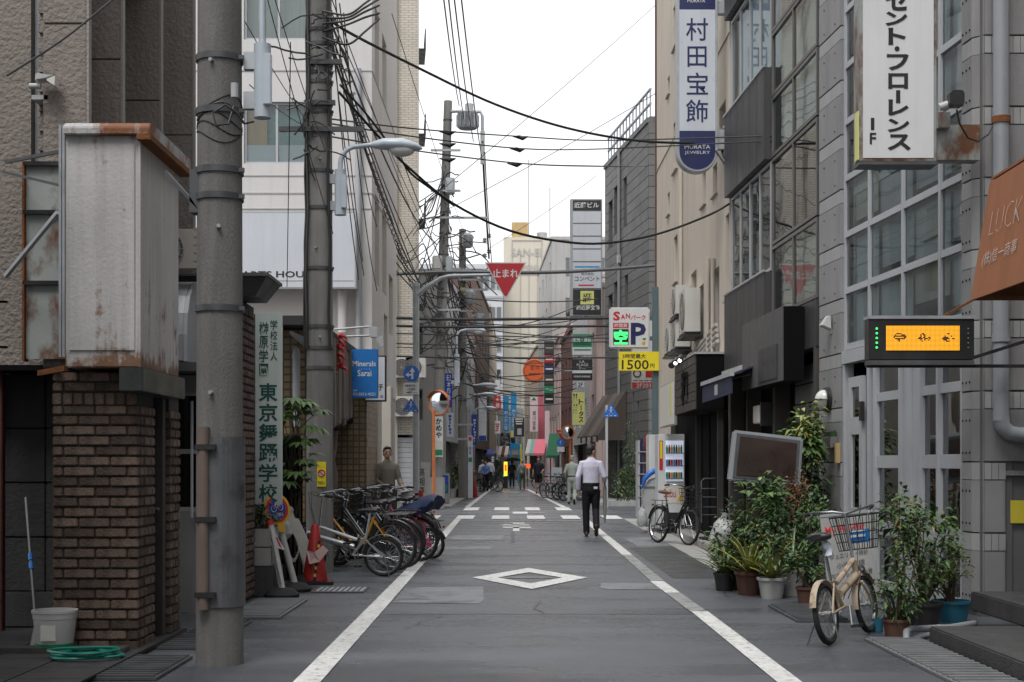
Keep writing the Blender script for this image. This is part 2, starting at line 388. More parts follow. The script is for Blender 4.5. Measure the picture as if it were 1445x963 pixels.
mat('dark_panel', (.042,.041,.043), .5, .14, 1.5, .1, 50, streak=.2, stretch=(3,3,.4))
mat('dark_panel_light', (.075,.074,.075), .5, .1, 2, rand=.06)
mat('grey_siding', (.125,.124,.124), .6, .07, 1.5, .25, 50, rand=.07)
tile_mat('tan_tile', (.52,.475,.405), (.47,.425,.36), (.28,.255,.22), .24, .075, .13, plane='both')
tile_mat('mosaic', (.33,.235,.125), (.20,.13,.06), (.10,.085,.06), .10, .10, .13, offset=0, plane='both', var=.16, rough=.35)
tile_mat('white_siding', (.46,.46,.46), (.42,.42,.42), (.24,.24,.24), 3.0, .14, .12, plane='both')
tile_mat('brown_tile', (.14,.075,.055), (.11,.06,.045), (.06,.05,.045), .2, .07, .12, plane='both')
mat('san_wall', (.56,.52,.44), .8, .05, .2, streak=.08)
mat('pale_blue_wall', (.50,.52,.56), .8, .05, .3, streak=.08)
mat('grey_wall', (.40,.395,.385), .8, .08, .4, streak=.15)
mat('pink_wall', (.52,.40,.37), .8, .06, .5, streak=.12)
mat('brown_wall', (.12,.06,.05), .7, .1, 1)
mat('bark', (.23,.20,.175), .9, .35, 6, 1.0, 18, streak=.5, stretch=(1,1,.35))
mat('pink_stone', (.20,.155,.14), .8, .2, 5, .6, 18)
mat('red_gloss', (.30,.018,.016), .35, .2, 10, .2, 60)
mat('blind', (.56,.63,.66), .8, .06, 1)
mat('curtain', (.52,.56,.52), .85, .10, 9, stretch=(6,6,.15))
mat('curtain_teal', (.20,.36,.35), .85, .2, 14)
mat('wood_panel', (.44,.31,.15), .7, .15, 4, stretch=(1,1,.2))
mat('interior', (.075,.08,.08), .9, .25, 1.5)
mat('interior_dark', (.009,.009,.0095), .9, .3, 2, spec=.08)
glass_mat('glass', (.88,.94,.93), .04); glass_mat('glass_dark', (.30,.34,.35), .10); glass_mat('glass_near', (.75,.82,.82), .14)
mat('sign_white', (.60,.61,.62), .35, .05, 1.4, rvar=.05, streak=.10); mat('sign_cream', (.64,.61,.56), .5, .06, 1.5, streak=.12)
mat('sign_blue_grey', (.52,.545,.59), .35, .04, 1, streak=.09)
mat('navy', (.012,.018,.085), .35, .08, 2); mat('ink', (.012,.012,.014), .45, .05); mat('ink_green', (.010,.075,.062), .55, .15, 8)
mat('dance_board', (.52,.58,.545), .55, .08, 1.5, streak=.12, dirt=(.2,.1,.05), dirt_amt=.28, dscale=3)
mat('blue_sign', (.012,.14,.42), .35, .05, 2); mat('cyan_sign', (.02,.26,.55), .4, .06); mat('deep_blue', (.012,.05,.33), .4, .06)
mat('traffic_blue', (.015,.12,.45), .35, .05); mat('traffic_red', (.42,.010,.020), .35, .06); mat('red_sign', (.48,.02,.025), .4, .06)
mat('green_sign', (.012,.20,.09), .4, .06); mat('yellow_sign', (.75,.62,.02), .4, .05); mat('yellow_pale', (.60,.60,.20), .45, .05)
mat('orange_pole', (.48,.135,.03), .45, .1); mat('orange_disc', (.62,.11,.025), .4, .06); mat('black_sign', (.022,.022,.024), .35, .1)
mat('pink_sign', (.66,.50,.53), .45, .05); mat('pink_cloth', (.50,.13,.17), .8, .1); mat('green_cloth', (.02,.10,.055), .8, .12); mat('brown_cloth', (.075,.06,.055), .85, .12, streak=.2)
mat('teal_cloth', (.12,.25,.22), .8, .1); mat('violet_cloth', (.14,.16,.42), .8, .1); mat('pink_pale_cloth', (.60,.46,.42), .8, .08)
mat('grey_cloth', (.32,.30,.29), .8, .1); mat('navy_cloth', (.030,.034,.065), .8, .12); mat('beige_cloth', (.38,.36,.33), .8, .08)
mat('awning_orange', (.26,.105,.050), .75, .08, 1.5, .1, 80, streak=.14); mat('awning_text', (.50,.43,.40), .7, .05)
mat('steel_teal', (.085,.13,.145), .45, .08, 3); mat('steel_grey', (.24,.255,.27), .45, .08, 3)
mat('rubber', (.022,.022,.022), .75, .2, 8); mat('cone_red', (.30,.016,.014), .5, .14, 6, dirt=(.12,.02,.015), dirt_amt=.35, dscale=8)
mat('plastic_white', (.44,.44,.43), .45, .08, 4, dirt=(.3,.29,.27), dirt_amt=.4, dscale=5); mat('plastic_grey', (.38,.39,.39), .5, .08, 4); mat('plastic_yellow', (.65,.36,.02), .45, .06)
mat('paper', (.55,.54,.50), .8, .12, 5, dirt=(.35,.3,.24), dirt_amt=.42, dscale=4); mat('paper_pink', (.58,.40,.38), .8, .1); mat('paper_yellow', (.60,.50,.05), .8, .08)
mat('chain_steel', (.20,.20,.20), .4, .2, 9, metal=.6)
mat('chrome', (.40,.41,.42), .26, .05, 5, metal=.9); mat('alu_frame', (.46,.47,.48), .32, .06, 5, metal=.6)
mat('tyre', (.020,.020,.021), .8, .2, 8); mat('bike_black', (.015,.015,.017), .3, .1); mat('bike_yellow', (.55,.26,.02), .35, .1); mat('bike_silver', (.20,.21,.22), .35, .08, metal=.4)
mat('bike_cream', (.36,.29,.21), .45, .2, 5, dirt=(.12,.06,.03), dirt_amt=.47, dscale=14); mat('bike_pink', (.50,.05,.16), .35, .1); mat('bike_red', (.26,.02,.02), .35, .1); mat('bike_navy', (.02,.03,.08), .35, .1); mat('bike_brown', (.11,.045,.025), .5, .1)
mat('saddle_black', (.02,.02,.022), .4, .15); mat('saddle_brown', (.11,.055,.03), .5, .15); mat('cover_navy', (.018,.028,.075), .55, .15, 5, .25, 14)
mat('terracotta', (.085,.042,.03), .75, .14, 5, rand=.12); mat('pot_white', (.36,.36,.35), .5, .1, 4, streak=.15); mat('pot_black', (.02,.02,.021), .5, .1); mat('pot_blue', (.02,.13,.20), .45, .1); mat('soil', (.03,.022,.016), .95, .3, 20, .6, 60)
leaf_mat('leaf', (.028,.068,.018), (.070,.125,.030)); leaf_mat('leaf_dark', (.016,.042,.014), (.035,.075,.02)); leaf_mat('leaf_yellow', (.10,.14,.025), (.30,.30,.07)); leaf_mat('leaf_brown', (.10,.045,.018), (.17,.075,.028)); leaf_mat('leaf_light', (.040,.090,.022), (.10,.17,.04))
mat('stem', (.07,.055,.035), .8, .2, 8)
mat('board_steel', (.23,.23,.225), .6, .12, 2, streak=.25); mat('hose_green', (.01,.17,.13), .35, .1); mat('sign_brown', (.028,.015,.011), .35, .25, 3)
mat('mirror', (.75,.78,.80), .04, 0, metal=1.0, rvar=.01)
mat('skin', (.44,.27,.19), .5, .06, 12); mat('hair', (.012,.011,.011), .45, .2, 30, .5, 90); mat('hair_grey', (.20,.19,.18), .6, .2, 30)
mat('shirt_lilac', (.54,.53,.64), .8, .05, 4, 1.0, 7, stretch=(1,1,.6)); mat('trouser_black', (.006,.006,.009), .75, .1, 4, .2, 12); mat('shoe_brown', (.035,.02,.014), .4, .1); mat('shoe_black', (.015,.015,.015), .4, .1); mat('shoe_white', (.5,.5,.5), .5, .1)
mat('shirt_olive', (.17,.155,.135), .85, .1, 5, .3, 14); mat('apron_dark', (.05,.045,.042), .85, .1); mat('work_green', (.28,.31,.28), .85, .08, 4, .3, 12); mat('shirt_navy', (.018,.020,.034), .8, .1); mat('shirt_black', (.015,.015,.016), .8, .1); mat('jacket_grey', (.21,.215,.205), .85, .1); mat('trouser_olive', (.06,.055,.04), .85, .1); mat('shirt_blue', (.12,.20,.46), .8, .1); mat('shirt_white', (.62,.66,.74), .8, .05)
mat('bag', (.36,.37,.37), .35, .16, 6, .5, 18); mat('lamp_lens', (.55,.55,.52), .15, .05)
mat('ac_body', (.50,.49,.46), .5, .06, 2, streak=.1); mat('ac_grey', (.30,.275,.25), .55, .08, 2)
mat('led_green', (.05,.9,.18), .5, 0, emit=.75); mat('led_amber', (1.0,.44,.02), .5, 0, emit=.56); mat('led_off', (.10,.045,.01), .6, 0); mat('led_red', (1.0,.10,.02), .5, 0, emit=.6); mat('led_yellow', (1.0,.75,.05), .5, 0, emit=.7); mat('lamp_glow', (1,.95,.85), .5, 0, emit=2.2); mat('vend_light', (.75,.82,1.0), .5, 0, emit=.2)
def edge_rust(m, x0, x1, z0, z1):
    'rust that starts along the seams and the foot of the box and runs down in drips'
    nt = m.node_tree; N = nt.nodes; L = nt.links; b = N['Principled BSDF']; tc = N.new('ShaderNodeTexCoord'); sp = N.new('ShaderNodeSeparateXYZ'); L.new(tc.outputs['Object'], sp.inputs[0])
    def rng(sock, a, c, d, e):
        r = N.new('ShaderNodeMapRange'); r.inputs['From Min'].default_value = a; r.inputs['From Max'].default_value = c; r.inputs['To Min'].default_value = d; r.inputs['To Max'].default_value = e; L.new(sock, r.inputs[0]); return r.outputs[0]
    def op(o, a, c):
        k = N.new('ShaderNodeMath'); k.operation = o
        for i, x in enumerate((a, c)):
            if isinstance(x, float): k.inputs[i].default_value = x
            else: L.new(x, k.inputs[i])
        return k.outputs[0]
    foot = rng(sp.outputs[2], z0, z0+.16, .20, 0.0); top = rng(sp.outputs[2], z1-.10, z1, 0.0, .12); mid = rng(sp.outputs[2], z0+.55, z0+.75, .05, 0.0)
    n1 = N.new('ShaderNodeTexNoise'); n1.inputs['Scale'].default_value = 4.5; n1.inputs['Detail'].default_value = 9; n1.inputs['Roughness'].default_value = .7; L.new(tc.outputs['Object'], n1.inputs['Vector'])
    mp = N.new('ShaderNodeMapping'); mp.inputs['Scale'].default_value = (16,16,.8); L.new(tc.outputs['Object'], mp.inputs[0]); n2 = N.new('ShaderNodeTexNoise'); n2.inputs['Scale'].default_value = 1; n2.inputs['Detail'].default_value = 6; L.new(mp.outputs[0], n2.inputs['Vector'])
    v = op('ADD', op('ADD', op('MULTIPLY', n1.outputs[0], .7), op('MULTIPLY', n2.outputs[0], .3)), op('ADD', op('ADD', foot, top), mid)); f = rng(v, .60, .70, 0.0, .95)
    mx = N.new('ShaderNodeMixRGB'); mx.inputs[2].default_value = (.16,.068,.026,1); old = b.inputs['Base Color'].links[0].from_socket; L.new(f, mx.inputs[0]); L.new(old, mx.inputs[1]); L.new(mx.outputs[0], b.inputs['Base Color'])
    g = rng(n2.outputs[0], .5, .75, 0.0, .35); m2 = N.new('ShaderNodeMixRGB'); m2.inputs[2].default_value = (.20,.18,.165,1); L.new(g, m2.inputs[0]); L.new(mx.outputs[0], m2.inputs[1]); L.new(m2.outputs[0], b.inputs['Base Color'])
mat('box_paint', (.47,.455,.445), .6, .12, 1.5, .2, 40, streak=.2); edge_rust(MT['box_paint'], -3.235, -2.70, 2.105, 3.79)
# ------------------------------------------------------------------ building kit
def wall_mesh(M, u0, u1, z0, z1, t, holes):
    us = sorted({u0, u1, *[min(max(h[i], u0), u1) for h in holes for i in (0, 1)]}); zs = sorted({z0, z1, *[min(max(h[i], z0), z1) for h in holes for i in (2, 3)]})
    def solid(i, j):
        if not (0 <= i < len(us)-1 and 0 <= j < len(zs)-1): return False
        cu, cz = (us[i]+us[i+1])/2, (zs[j]+zs[j+1])/2
        return not any(h[0] < cu < h[1] and h[2] < cz < h[3] for h in holes)
    mb = MB(M)
    for i in range(len(us)-1):
        for j in range(len(zs)-1):
            if not solid(i, j): continue
            a, b, c, d = us[i], us[i+1], zs[j], zs[j+1]
            mb.add([(a,0,c),(b,0,c),(b,0,d),(a,0,d)], [(0,1,2,3)]); mb.add([(a,t,c),(b,t,c),(b,t,d),(a,t,d)], [(3,2,1,0)])
            if not solid(i-1, j): mb.add([(a,0,c),(a,t,c),(a,t,d),(a,0,d)], [(3,2,1,0)])
            if not solid(i+1, j): mb.add([(b,0,c),(b,t,c),(b,t,d),(b,0,d)], [(0,1,2,3)])
            if not solid(i, j-1): mb.add([(a,0,c),(b,0,c),(b,t,c),(a,t,c)], [(3,2,1,0)])
            if not solid(i, j+1): mb.add([(a,0,d),(b,0,d),(b,t,d),(a,t,d)], [(0,1,2,3)])
    return mb
def wall(parent, M, u0, u1, z0, z1, t, holes, mt, name='wall'):
    return wall_mesh(M, u0, u1, z0, z1, t, holes).build(name, MT[mt], parent, fix=False)
def window(parent, M, u0, u1, z0, z1, nu=2, nz=1, depth=.10, fm='white_alu', gm='glass', back='curtain', bd=.12, fw=.045, sill=None, hood=False):
    g = .003
    f = wall_mesh(M @ Matrix.Translation((0, depth, 0)), u0+g, u1-g, z0+g, z1-g, .05,
        [(u0+fw+(u1-u0-fw)*i/nu, u0+(u1-u0-fw)*(i+1)/nu, z0+fw+(z1-z0-fw)*j/nz, z0+(z1-z0-fw)*(j+1)/nz) for i in range(nu) for j in range(nz)]).build('window', MT[fm], parent, fix=False)
    for i in range(nu):
        for j in range(nz):
            a, b = u0+fw+(u1-u0-fw)*i/nu, u0+(u1-u0-fw)*(i+1)/nu; c, d = z0+fw+(z1-z0-fw)*j/nz, z0+(z1-z0-fw)*(j+1)/nz
            MB(M).add([(a-.008,depth+.02+.006*(i % 2),c-.008),(b+.008,depth+.02+.006*(i % 2),c-.008),(b+.008,depth+.02+.006*(i % 2),d+.008),(a-.008,depth+.02+.006*(i % 2),d+.008)],[(0,1,2,3)]).build('pane', MT[gm], f, fix=False)
    if back:
        MB(M).box(u0-.02, u1+.02, depth+bd, depth+bd+.02, z0-.02, z1+.02).build('curtain' if 'curtain' in back else 'blind', MT[back], f, fix=False)
    if sill: MB(M).box(u0-.06, u1+.06, -.05, depth, z0-.055, z0-.004).build('sill', MT[sill], f, bevel=.006)
    if hood: MB(M).box(u0-.08, u1+.08, -.12, .02, z1+.02, z1+.06).build('hood', MT[fm], f)
    return f
def body(parent, poly, z0, z1, mt, name='shell'):
    return MB().slab(poly, z0, z1).build(name, MT[mt], parent)
def sign_box(name, label, M, u0, u1, z0, z1, d, face, edge, items=(), cat='sign', group=None, rim=.025, w0=0, bev=.006, ink=None):
    'box sign: case > face panel > lettering. items: (material, [letter tuples with w relative to the face])'
    c = M @ Vector(((u0+u1)/2, w0+d/2, z0))
    t = thing(name, label, cat, c, group)
    MB(M).box(u0, u1, w0, w0+d, z0, z1).build('case', MT[edge], t, bevel=bev)
    f = MB(M).box(u0+rim, u1-rim, w0-.006, w0+.004, z0+rim, z1-rim).build('face', MT[face], t)
    for mt, its in items: letters(M, [(s[0], s[1], s[2], s[3], s[4], w0-.007)+tuple(s[5:]) for s in its], MT[mt], f)
    return t
# ================================================================== ground and road
g = MB(); g.add([(-300,-60,-.06),(300,-60,-.06),(300,900,-.06),(-300,900,-.06)], [(0,1,2,3)])
struct('ground', g, MT['ground'], fix=False)
mb = MB(); mb.add([(-60,-20,0),(60,-20,0),(60,400,0),(-60,400,0)], [(0,1,2,3)])
road = struct('road', mb, MT['asphalt'], fix=False)
def flat(poly, z, m, name, parent=None):
    return MB().add([(x, y, z) for x, y in poly], [tuple(range(len(poly)))]).build(name, MT[m], parent or road, fix=False)
def rect(x0, x1, y0, y1): return [(x0,y0),(x1,y0),(x1,y1),(x0,y1)]
Z1, Z2 = .004, .008
flat([(-1.40,2),(-1.22,2),(-1.24,20),(-1.30,36.3),(-1.46,36.3),(-1.41,20)], Z2, 'paint', 'edge_line')
flat(rect(1.70,1.86,2,13.5), Z2, 'paint', 'edge_line')
flat([(1.69,13.5),(1.85,13.5),(1.83,15.5),(1.67,15.5)], Z2, 'paint_worn', 'edge_line')
flat([(1.67,15.5),(1.83,15.5),(1.81,17.0),(1.65,17.0)], Z2, 'paint', 'edge_line')
flat([(1.66,17.0),(1.82,17.0),(1.86,22.0),(1.70,22.0)], Z2, 'paint_worn', 'edge_line')
flat([(1.70,22.0),(1.86,22.0),(1.94,35.9),(1.78,35.9)], Z2, 'paint', 'edge_line')
flat([(-1.55,46.5),(-1.38,46.5),(-1.10,84),(-1.26,84)], Z2, 'paint', 'edge_line')
flat([(1.62,46.5),(1.79,46.5),(.95,80),(.78,80)], Z2, 'paint', 'edge_line')
flat([(-1.1,84),(-.95,84),(-2.3,150),(-2.5,150)], Z2, 'paint', 'edge_line')
dm = MB(); cx_, cy_, a, b = .22, 17.55, .71, 1.62; a2, b2 = .40, .86
o4 = [(cx_-a,cy_),(cx_,cy_-b),(cx_+a,cy_),(cx_,cy_+b)]; i4 = [(cx_-a2,cy_),(cx_,cy_-b2),(cx_+a2,cy_),(cx_,cy_+b2)]
dm.add([(x,y,Z2) for x,y in o4+i4], [(0,1,5,4),(1,2,6,5),(2,3,7,6),(3,0,4,7)])
dm.build('diamond_marking', MT['paint'], road, fix=False)
flat(rect(-.12,.50,17.5,17.62), Z2, 'paint_worn', 'marking_stroke')
for x0 in (-2.38,-1.46,-.53,.40,1.31,2.40): flat(rect(x0,x0+.46,36.4,38.9), Z2+.002, 'paint', 'crossing_stripe')
for x0 in (-1.5,-.55,.41,1.38): flat(rect(x0,x0+.46,43.4,46.3), Z2, 'paint', 'crossing_stripe')
flat(rect(.02,.45,40.4,42.0), Z2, 'paint', 'centre_mark'); flat(rect(-.45,0,40.9,41.4), Z2, 'paint_worn', 'centre_mark'); flat(rect(.47,.95,40.9,41.4), Z2, 'paint_worn', 'centre_mark')
flat(rect(-1.2,1.75,35.1,35.45), Z2, 'paint_worn', 'stop_line')
for x0, x1, y0, y1, m in ((-.20,.42,31.3,31.9,'paint'),(-.22,.40,32.6,33.1,'paint'),(-.05,.30,33.6,34.2,'paint'),(-.18,.02,33.6,33.9,'paint_worn'),(.22,.48,30.7,31.0,'paint_worn'),(.02,.16,29.8,33.5,'paint')):
    flat(rect(x0,x1,y0,y1), Z1+.002, m, 'marking_stroke')
for x0, x1, y0, y1 in ((-.6,-.1,55,56.5),(-.1,.7,62,64),(.2,.6,56.5,57.5),(-.3,.35,70,73)): flat(rect(x0,x1,y0,y1), Z2, 'paint_worn', 'marking_stroke')
# asphalt patches, seams and covers
flat([(-1.21,14.4),(-.34,14.3),(-.29,14.6),(-.33,16.3),(-1.21,16.2)], Z1, 'asphalt_patch', 'asphalt_patch')
flat([(1.0,16.1),(1.08,15.9),(1.68,15.95),(1.66,16.75),(1.06,16.8)], Z1, 'asphalt_patch', 'asphalt_patch')
flat([(-1.2,23.4),(-.35,23.5),(-.3,24.3),(-1.2,24.2)], Z1, 'asphalt_patch', 'asphalt_patch')
flat(rect(1.98,2.75,17.5,24), Z1, 'asphalt_dark', 'asphalt_patch'); flat([(2.15,24.2),(2.8,24.3),(2.75,27.5),(2.1,27.3)], Z1, 'asphalt_patch', 'asphalt_patch')
flat([(-1.18,13.28),(-.3,13.31),(.6,13.27),(1.68,13.30),(1.68,13.32),(.6,13.29),(-.3,13.335),(-1.18,13.30)], Z1, 'asphalt_dark', 'asphalt_seam'); flat(rect(-.02,.05,25.4,29.6), Z1, 'asphalt_dark', 'asphalt_seam')
flat(rect(-1.2,1.6,19.9,19.95), Z1, 'asphalt_patch', 'asphalt_seam')
q_ = random.Random(21)
def crack(x, y, dx, dy, n):
    p = Vector((x,y,0)); pts = [p.copy()]
    for i in range(n): p = p+Vector((dx+q_.uniform(-.06,.06),dy+q_.uniform(-.12,.12),0)); pts.append(p.copy())
    L_ = [(a.x-.006*q_.uniform(.4,1.4),a.y) for a in pts]; R_ = [(a.x+.006*q_.uniform(.4,1.4),a.y+.02) for a in pts][::-1]; mb = MB(); m = len(pts)
    mb.add([(a[0],a[1],Z1+.001) for a in L_]+[(a[0],a[1],Z1+.001) for a in R_],[(i,i+1,2*m-2-i,2*m-1-i) for i in range(m-1)]); mb.build('crack', MT['asphalt_dark'], road, fix=False)
for a in ((-.9,12.0,.05,.18,8),(.3,13.4,-.02,.22,6),(2.3,15,.02,.2,8)): crack(*a)
flat([(-1.15,26.5),(-.2,26.4),(-.15,28.0),(-1.15,28.1)], Z1, 'asphalt_patch', 'asphalt_patch')
def grate(label, poly_u, M, n, mt='galv_dark', name='steel_ramp_plate'):
    u0, u1, w0, w1 = poly_u
    t = thing(name, label, 'ramp plate', M @ Vector(((u0+u1)/2, (w0+w1)/2, 0)))
    MB(M).box(u0, u1, w0, w1, .004, .022).build('plate', MT[mt], t)
    for i in range(n):
        v = w0+(w1-w0)*(i+.5)/n
        MB(M).box(u0+.02, u1-.02, v-(w1-w0)/n*.22, v+(w1-w0)/n*.22, .022, .036).build('rib', MT[mt], t)
grate('ribbed grey steel ramp plate beside the concrete steps', (2.80,3.24,8.9,11.3), I4, 20, 'galv_mid')
grate('dark ribbed plate in front of the brick pier with the rusty box', (-2.74,-2.30,9.2,10.25), I4, 12)
grate('ribbed plate between the near concrete pole and the brick pier', (-2.68,-2.30,10.75,12.6), I4, 16)
grate('ribbed plate at the kerb behind the near concrete pole', (-2.62,-2.10,12.9,14.6), I4, 14, 'galv_mid')
grate('dark ribbed plate on the ground left of the small cream bicycle', (2.52,3.0,12.6,14.0), I4, 14)
dr = thing('drain_cover', 'rusty slotted drain cover set in the asphalt before the traffic cone', 'drain cover', (-1.95,15.8,0))
MB().box(-2.2,-1.62,15.5,16.1,.003,.012).build('plate', MT['galv_dark'], dr)
for i in range(9): MB().box(-2.15+.06*i,-2.115+.06*i,15.55,16.05,.012,.02).build('slat', MT['galv'], dr)
# pavements
struct('pavement_left', MB().box(-7,-2.72,3,11.9,.004,.035), MT['asphalt_dark'])
pl = bpy.data.objects['pavement_left']
for i in range(4):
    for j in range(9): MB().box(-4.6+.48*i,-4.6+.48*i+.465,6.6+.48*j,6.6+.48*j+.465,.035,.046).build('paving_slab', MT['stone_dark'], pl)
struct('pavement_right', MB().slab([(3.22,18.6),(6,18.6),(6,36.5),(3.45,36.5),(3.28,27)],.004,.11), MT['concrete'])
for i in range(12):
    y = 18.6+1.5*i; x = 3.10+.0062*(y-18.6)*1.6
    MB().slab([(x,y+.01),(x+.13,y+.01),(x+.145,y+1.49),(x+.015,y+1.49)],.003,.125).build('kerb_stone', MT['concrete'], bpy.data.objects['pavement_right'], bevel=.012)
    MB().slab([(x-.42,y+.01),(x-.006,y+.01),(x+.009,y+1.49),(x-.40,y+1.49)],.002,.012).build('gutter_slab', MT['concrete'], bpy.data.objects['pavement_right'])
struct('pavement_left_far', MB().slab([(-9,46),(-2.0,46),(-1.75,84),(-9,84)],.004,.05), MT['concrete'])
struct('pavement_right_far', MB().slab([(2.9,48.2),(9,48.2),(9,58),(2.7,58)],.004,.12), MT['concrete'])
# concrete steps by the right hand entrance
st = thing('entrance_steps', 'two dark wet concrete steps at the right edge beside the building column', 'steps', (4,9,0))
MB().box(3.27,5.6,6.5,11.15,.004,.135).build('step', MT['concrete_dark'], st, bevel=.012)
MB().box(3.98,5.6,6.5,12.35,.137,.30).build('step', MT['concrete_dark'], st, bevel=.012)
# ================================================================== left side, near
# red steel post and corrugated wall at the very left
t = thing('red_steel_post', 'rusty red steel post with flanges at the left edge before the stone wall', 'post', (-4.2,11.7,0))
MB().box(-4.24,-4.18,11.66,11.74,0.03,2.9).build('post', MT['red_oxide'], t, bevel=.006)
for z in (2.35,2.72): MB().box(-4.28,-4.12,11.62,11.78,z,z+.02).build('flange', MT['red_oxide'], t)
# unseen neighbour added to block light from behind the viewer, height set for it
lnb = thing('light_block_left_building', 'unseen neighbour building outside the left edge, added to block light', 'building', (-6,-8,0))
wl0 = [(-22+3.4*i,-20.2+3.4*i,z,z+1.4) for i in range(9) for z in (3.4,)]
wall(lnb, FL(-3.75), -25, 9.0, 0, 5.4, .3, wl0, 'grey_wall')
for h in wl0: window(lnb, FL(-3.75), *h, 2, 1, .1, 'bronze_alu', 'glass_dark', 'curtain')
MB().box(-10,-4.06,-25,9.0,0,5.4).build('core', MT['interior_dark'], lnb)
# --- stucco building with fins
sb = thing('stucco_building', 'grey brown rough stucco building with stepped vertical fins, at the left', 'building', (-5,13.5,0))
wall(sb, FC(11.62), -8, -3.76, 2.18, 9.5, .3, [(-3.93,-3.86,3.1,9.4)], 'stucco')
MB().box(-3.925,-3.865,11.70,11.78,3.1,9.4).build('steel_channel', MT['galv'], sb)
for k in range(22): MB().box(-3.857,-3.80,11.585,11.625,3.0+.16*k,3.12+.16*k).build('quoin', MT['stucco'], sb)
for k, (x0, x1, y) in enumerate(((-3.76,-3.39,11.4),(-3.9,-3.39,12.4),(-3.9,-3.40,13.8),(-3.9,-3.405,15.25))):
    for z0, z1 in ((2.18 if k < 1 else 2.2,3.05),(3.06,4.93),(4.94,6.8),(6.81,9.5)):
        MB().box(x0,x1-.02,y,y+.06,z0,z1).build('fin_panel', MT['stucco'], sb, bevel=.006)
    MB().box(x1-.02,x1,y-.006,y+.066,2.2,9.5).build('fin_edge', MT['stucco_edge'], sb)
body(sb, [(-8,11.93),(-3.92,11.93),(-3.92,15.4),(-8,15.4)], 2.2, 9.5, 'stucco')
for (y0, y1, z0, z1) in ((12.6,13.7,3.2,4.4),(14.0,15.1,3.2,4.5),(14.0,15.1,5.3,6.6)):
    window(sb, FL(-3.918), y0, y1, z0, z1, 2, 1, -.06, 'grey_alu', 'glass_dark', None)
MB().box(-3.92,-3.45,12.58,13.78,6.15,6.35).build('ledge', MT['stucco'], sb)
MB().box(-3.385,-3.30,15.42,15.62,2.2,10).build('corner_pilaster', MT['stucco_edge'], sb)
# dark stone base under it
sw = thing('stone_base_wall', 'dark wet stone block wall with a recess, left of the brick pier', 'wall', (-4.2,12.1,0))
MB().box(-8,-3.4,12.16,12.4,0,2.16).build('backing', MT['concrete_dark'], sw)
for j in range(4):
    for i in range(3):
        x0 = -4.98+.52*i
        MB().box(x0,x0+.512,12.02,12.16,.33+.46*j,.33+.46*j+.452).build('stone', MT['stone_dark'], sw, bevel=.008)
MB().box(-8,-3.45,11.98,12.16,0.03,.325).build('plinth', MT['concrete_dark'], sw, bevel=.01)
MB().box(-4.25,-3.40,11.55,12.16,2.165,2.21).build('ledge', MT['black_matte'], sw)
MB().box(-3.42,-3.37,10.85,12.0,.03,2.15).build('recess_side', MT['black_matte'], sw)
# rusty sheet panel behind the box sign
t = thing('rusty_signboard', 'rust streaked grey metal panel in three sections behind the rusty box sign', 'signboard', (-3.62,11.3,2.22))
for z0, z1 in ((2.24,2.84),(2.86,3.40),(3.42,3.78)): MB().box(-3.86,-3.36,11.30,11.33,z0,z1).build('sheet', MT['rusty_sheet'], t)
for z in (2.845,3.405,3.79): MB().box(-3.87,-3.36,11.26,11.36,z-.02,z+.012).build('rail', MT['black_metal'], t)
MB().box(-3.88,-3.863,11.26,11.36,2.22,3.8).build('stile', MT['rust'], t)
t = thing('brace_bars', 'slanting steel brace bars between the stucco wall and rusty box sign', 'brace', (-3.5,10.8,2.2))
MB().bar(P(8,390,11.2), P(82,300,10.6), .03).build('bar', MT['galv'], t); MB().bar(P(8,229,11.2), P(85,214,10.5), .025).build('bar', MT['galv_dark'], t)
MB().bar(P(5,243,11.2), P(85,262,10.5), .02).build('bar', MT['galv_dark'], t)
# floodlight on the stucco wall
t = thing('wall_floodlight', 'small grey floodlight on a bracket on the rough stucco wall', 'floodlight', P(60,140,11.5))
c = P(65,120,11.3)
MB().hexa([c+Vector(v) for v in ((-.075,-.05,.02),(.02,-.05,.035),(.02,.06,.035),(-.075,.06,.02))], [c+Vector(v) for v in ((-.07,-.05,.085),(.075,-.06,.06),(.075,.07,.06),(-.07,.06,.085))]).build('housing', MT['plastic_grey'], t, bevel=.008)
MB().hexa([c+Vector(v) for v in ((.022,-.052,.02),(.085,-.06,-.02),(.085,.06,-.02),(.022,.06,.02))], [c+Vector(v) for v in ((.022,-.052,.035),(.09,-.06,.055),(.09,.06,.055),(.022,.06,.035))]).build('lens', MT['lamp_lens'], t)
MB().cyl(c+Vector((-.13,0,-.01)), c+Vector((-.04,0,-.01)), .022).box(c.x-.15,c.x-.02,11.4,11.62,c.z-.09,c.z-.055).build('bracket', MT['plastic_grey'], t)
# --- brick pier with bricks
bp_ = thing('brick_pier', 'brown brick pier with dark joints under the rusty box sign', 'pier', (-3.05,10.9,0))
MB().box(-3.385,-2.775,10.515,11.0,0.0,2.08).build('mortar_core', MT['mortar'], bp_)
MB().box(-3.385,-2.775,11.50,11.83,0.0,1.98).build('mortar_core', MT['mortar'], bp_)
BW, BH, RP = .222, .062, .0755
brk = {}
def brick(x0, x1, y0, y1, z0, h=BH):
    k = (round(x1-x0,3), round(y1-y0,3), round(h,3))
    if k not in brk: brk[k] = MB().box(-k[0]/2,k[0]/2,-k[1]/2,k[1]/2,0,h).mesh('brick', MT['brick'], bevel=.007)
    o = bpy.data.objects.new('brick', brk[k]); col.objects.link(o)
    o.location = ((x0+x1)/2+rnd.uniform(-.002,.002), (y0+y1)/2+rnd.uniform(-.0035,.0035), z0)
    adopt(o, bp_)
XL, XR = -3.39, -2.76
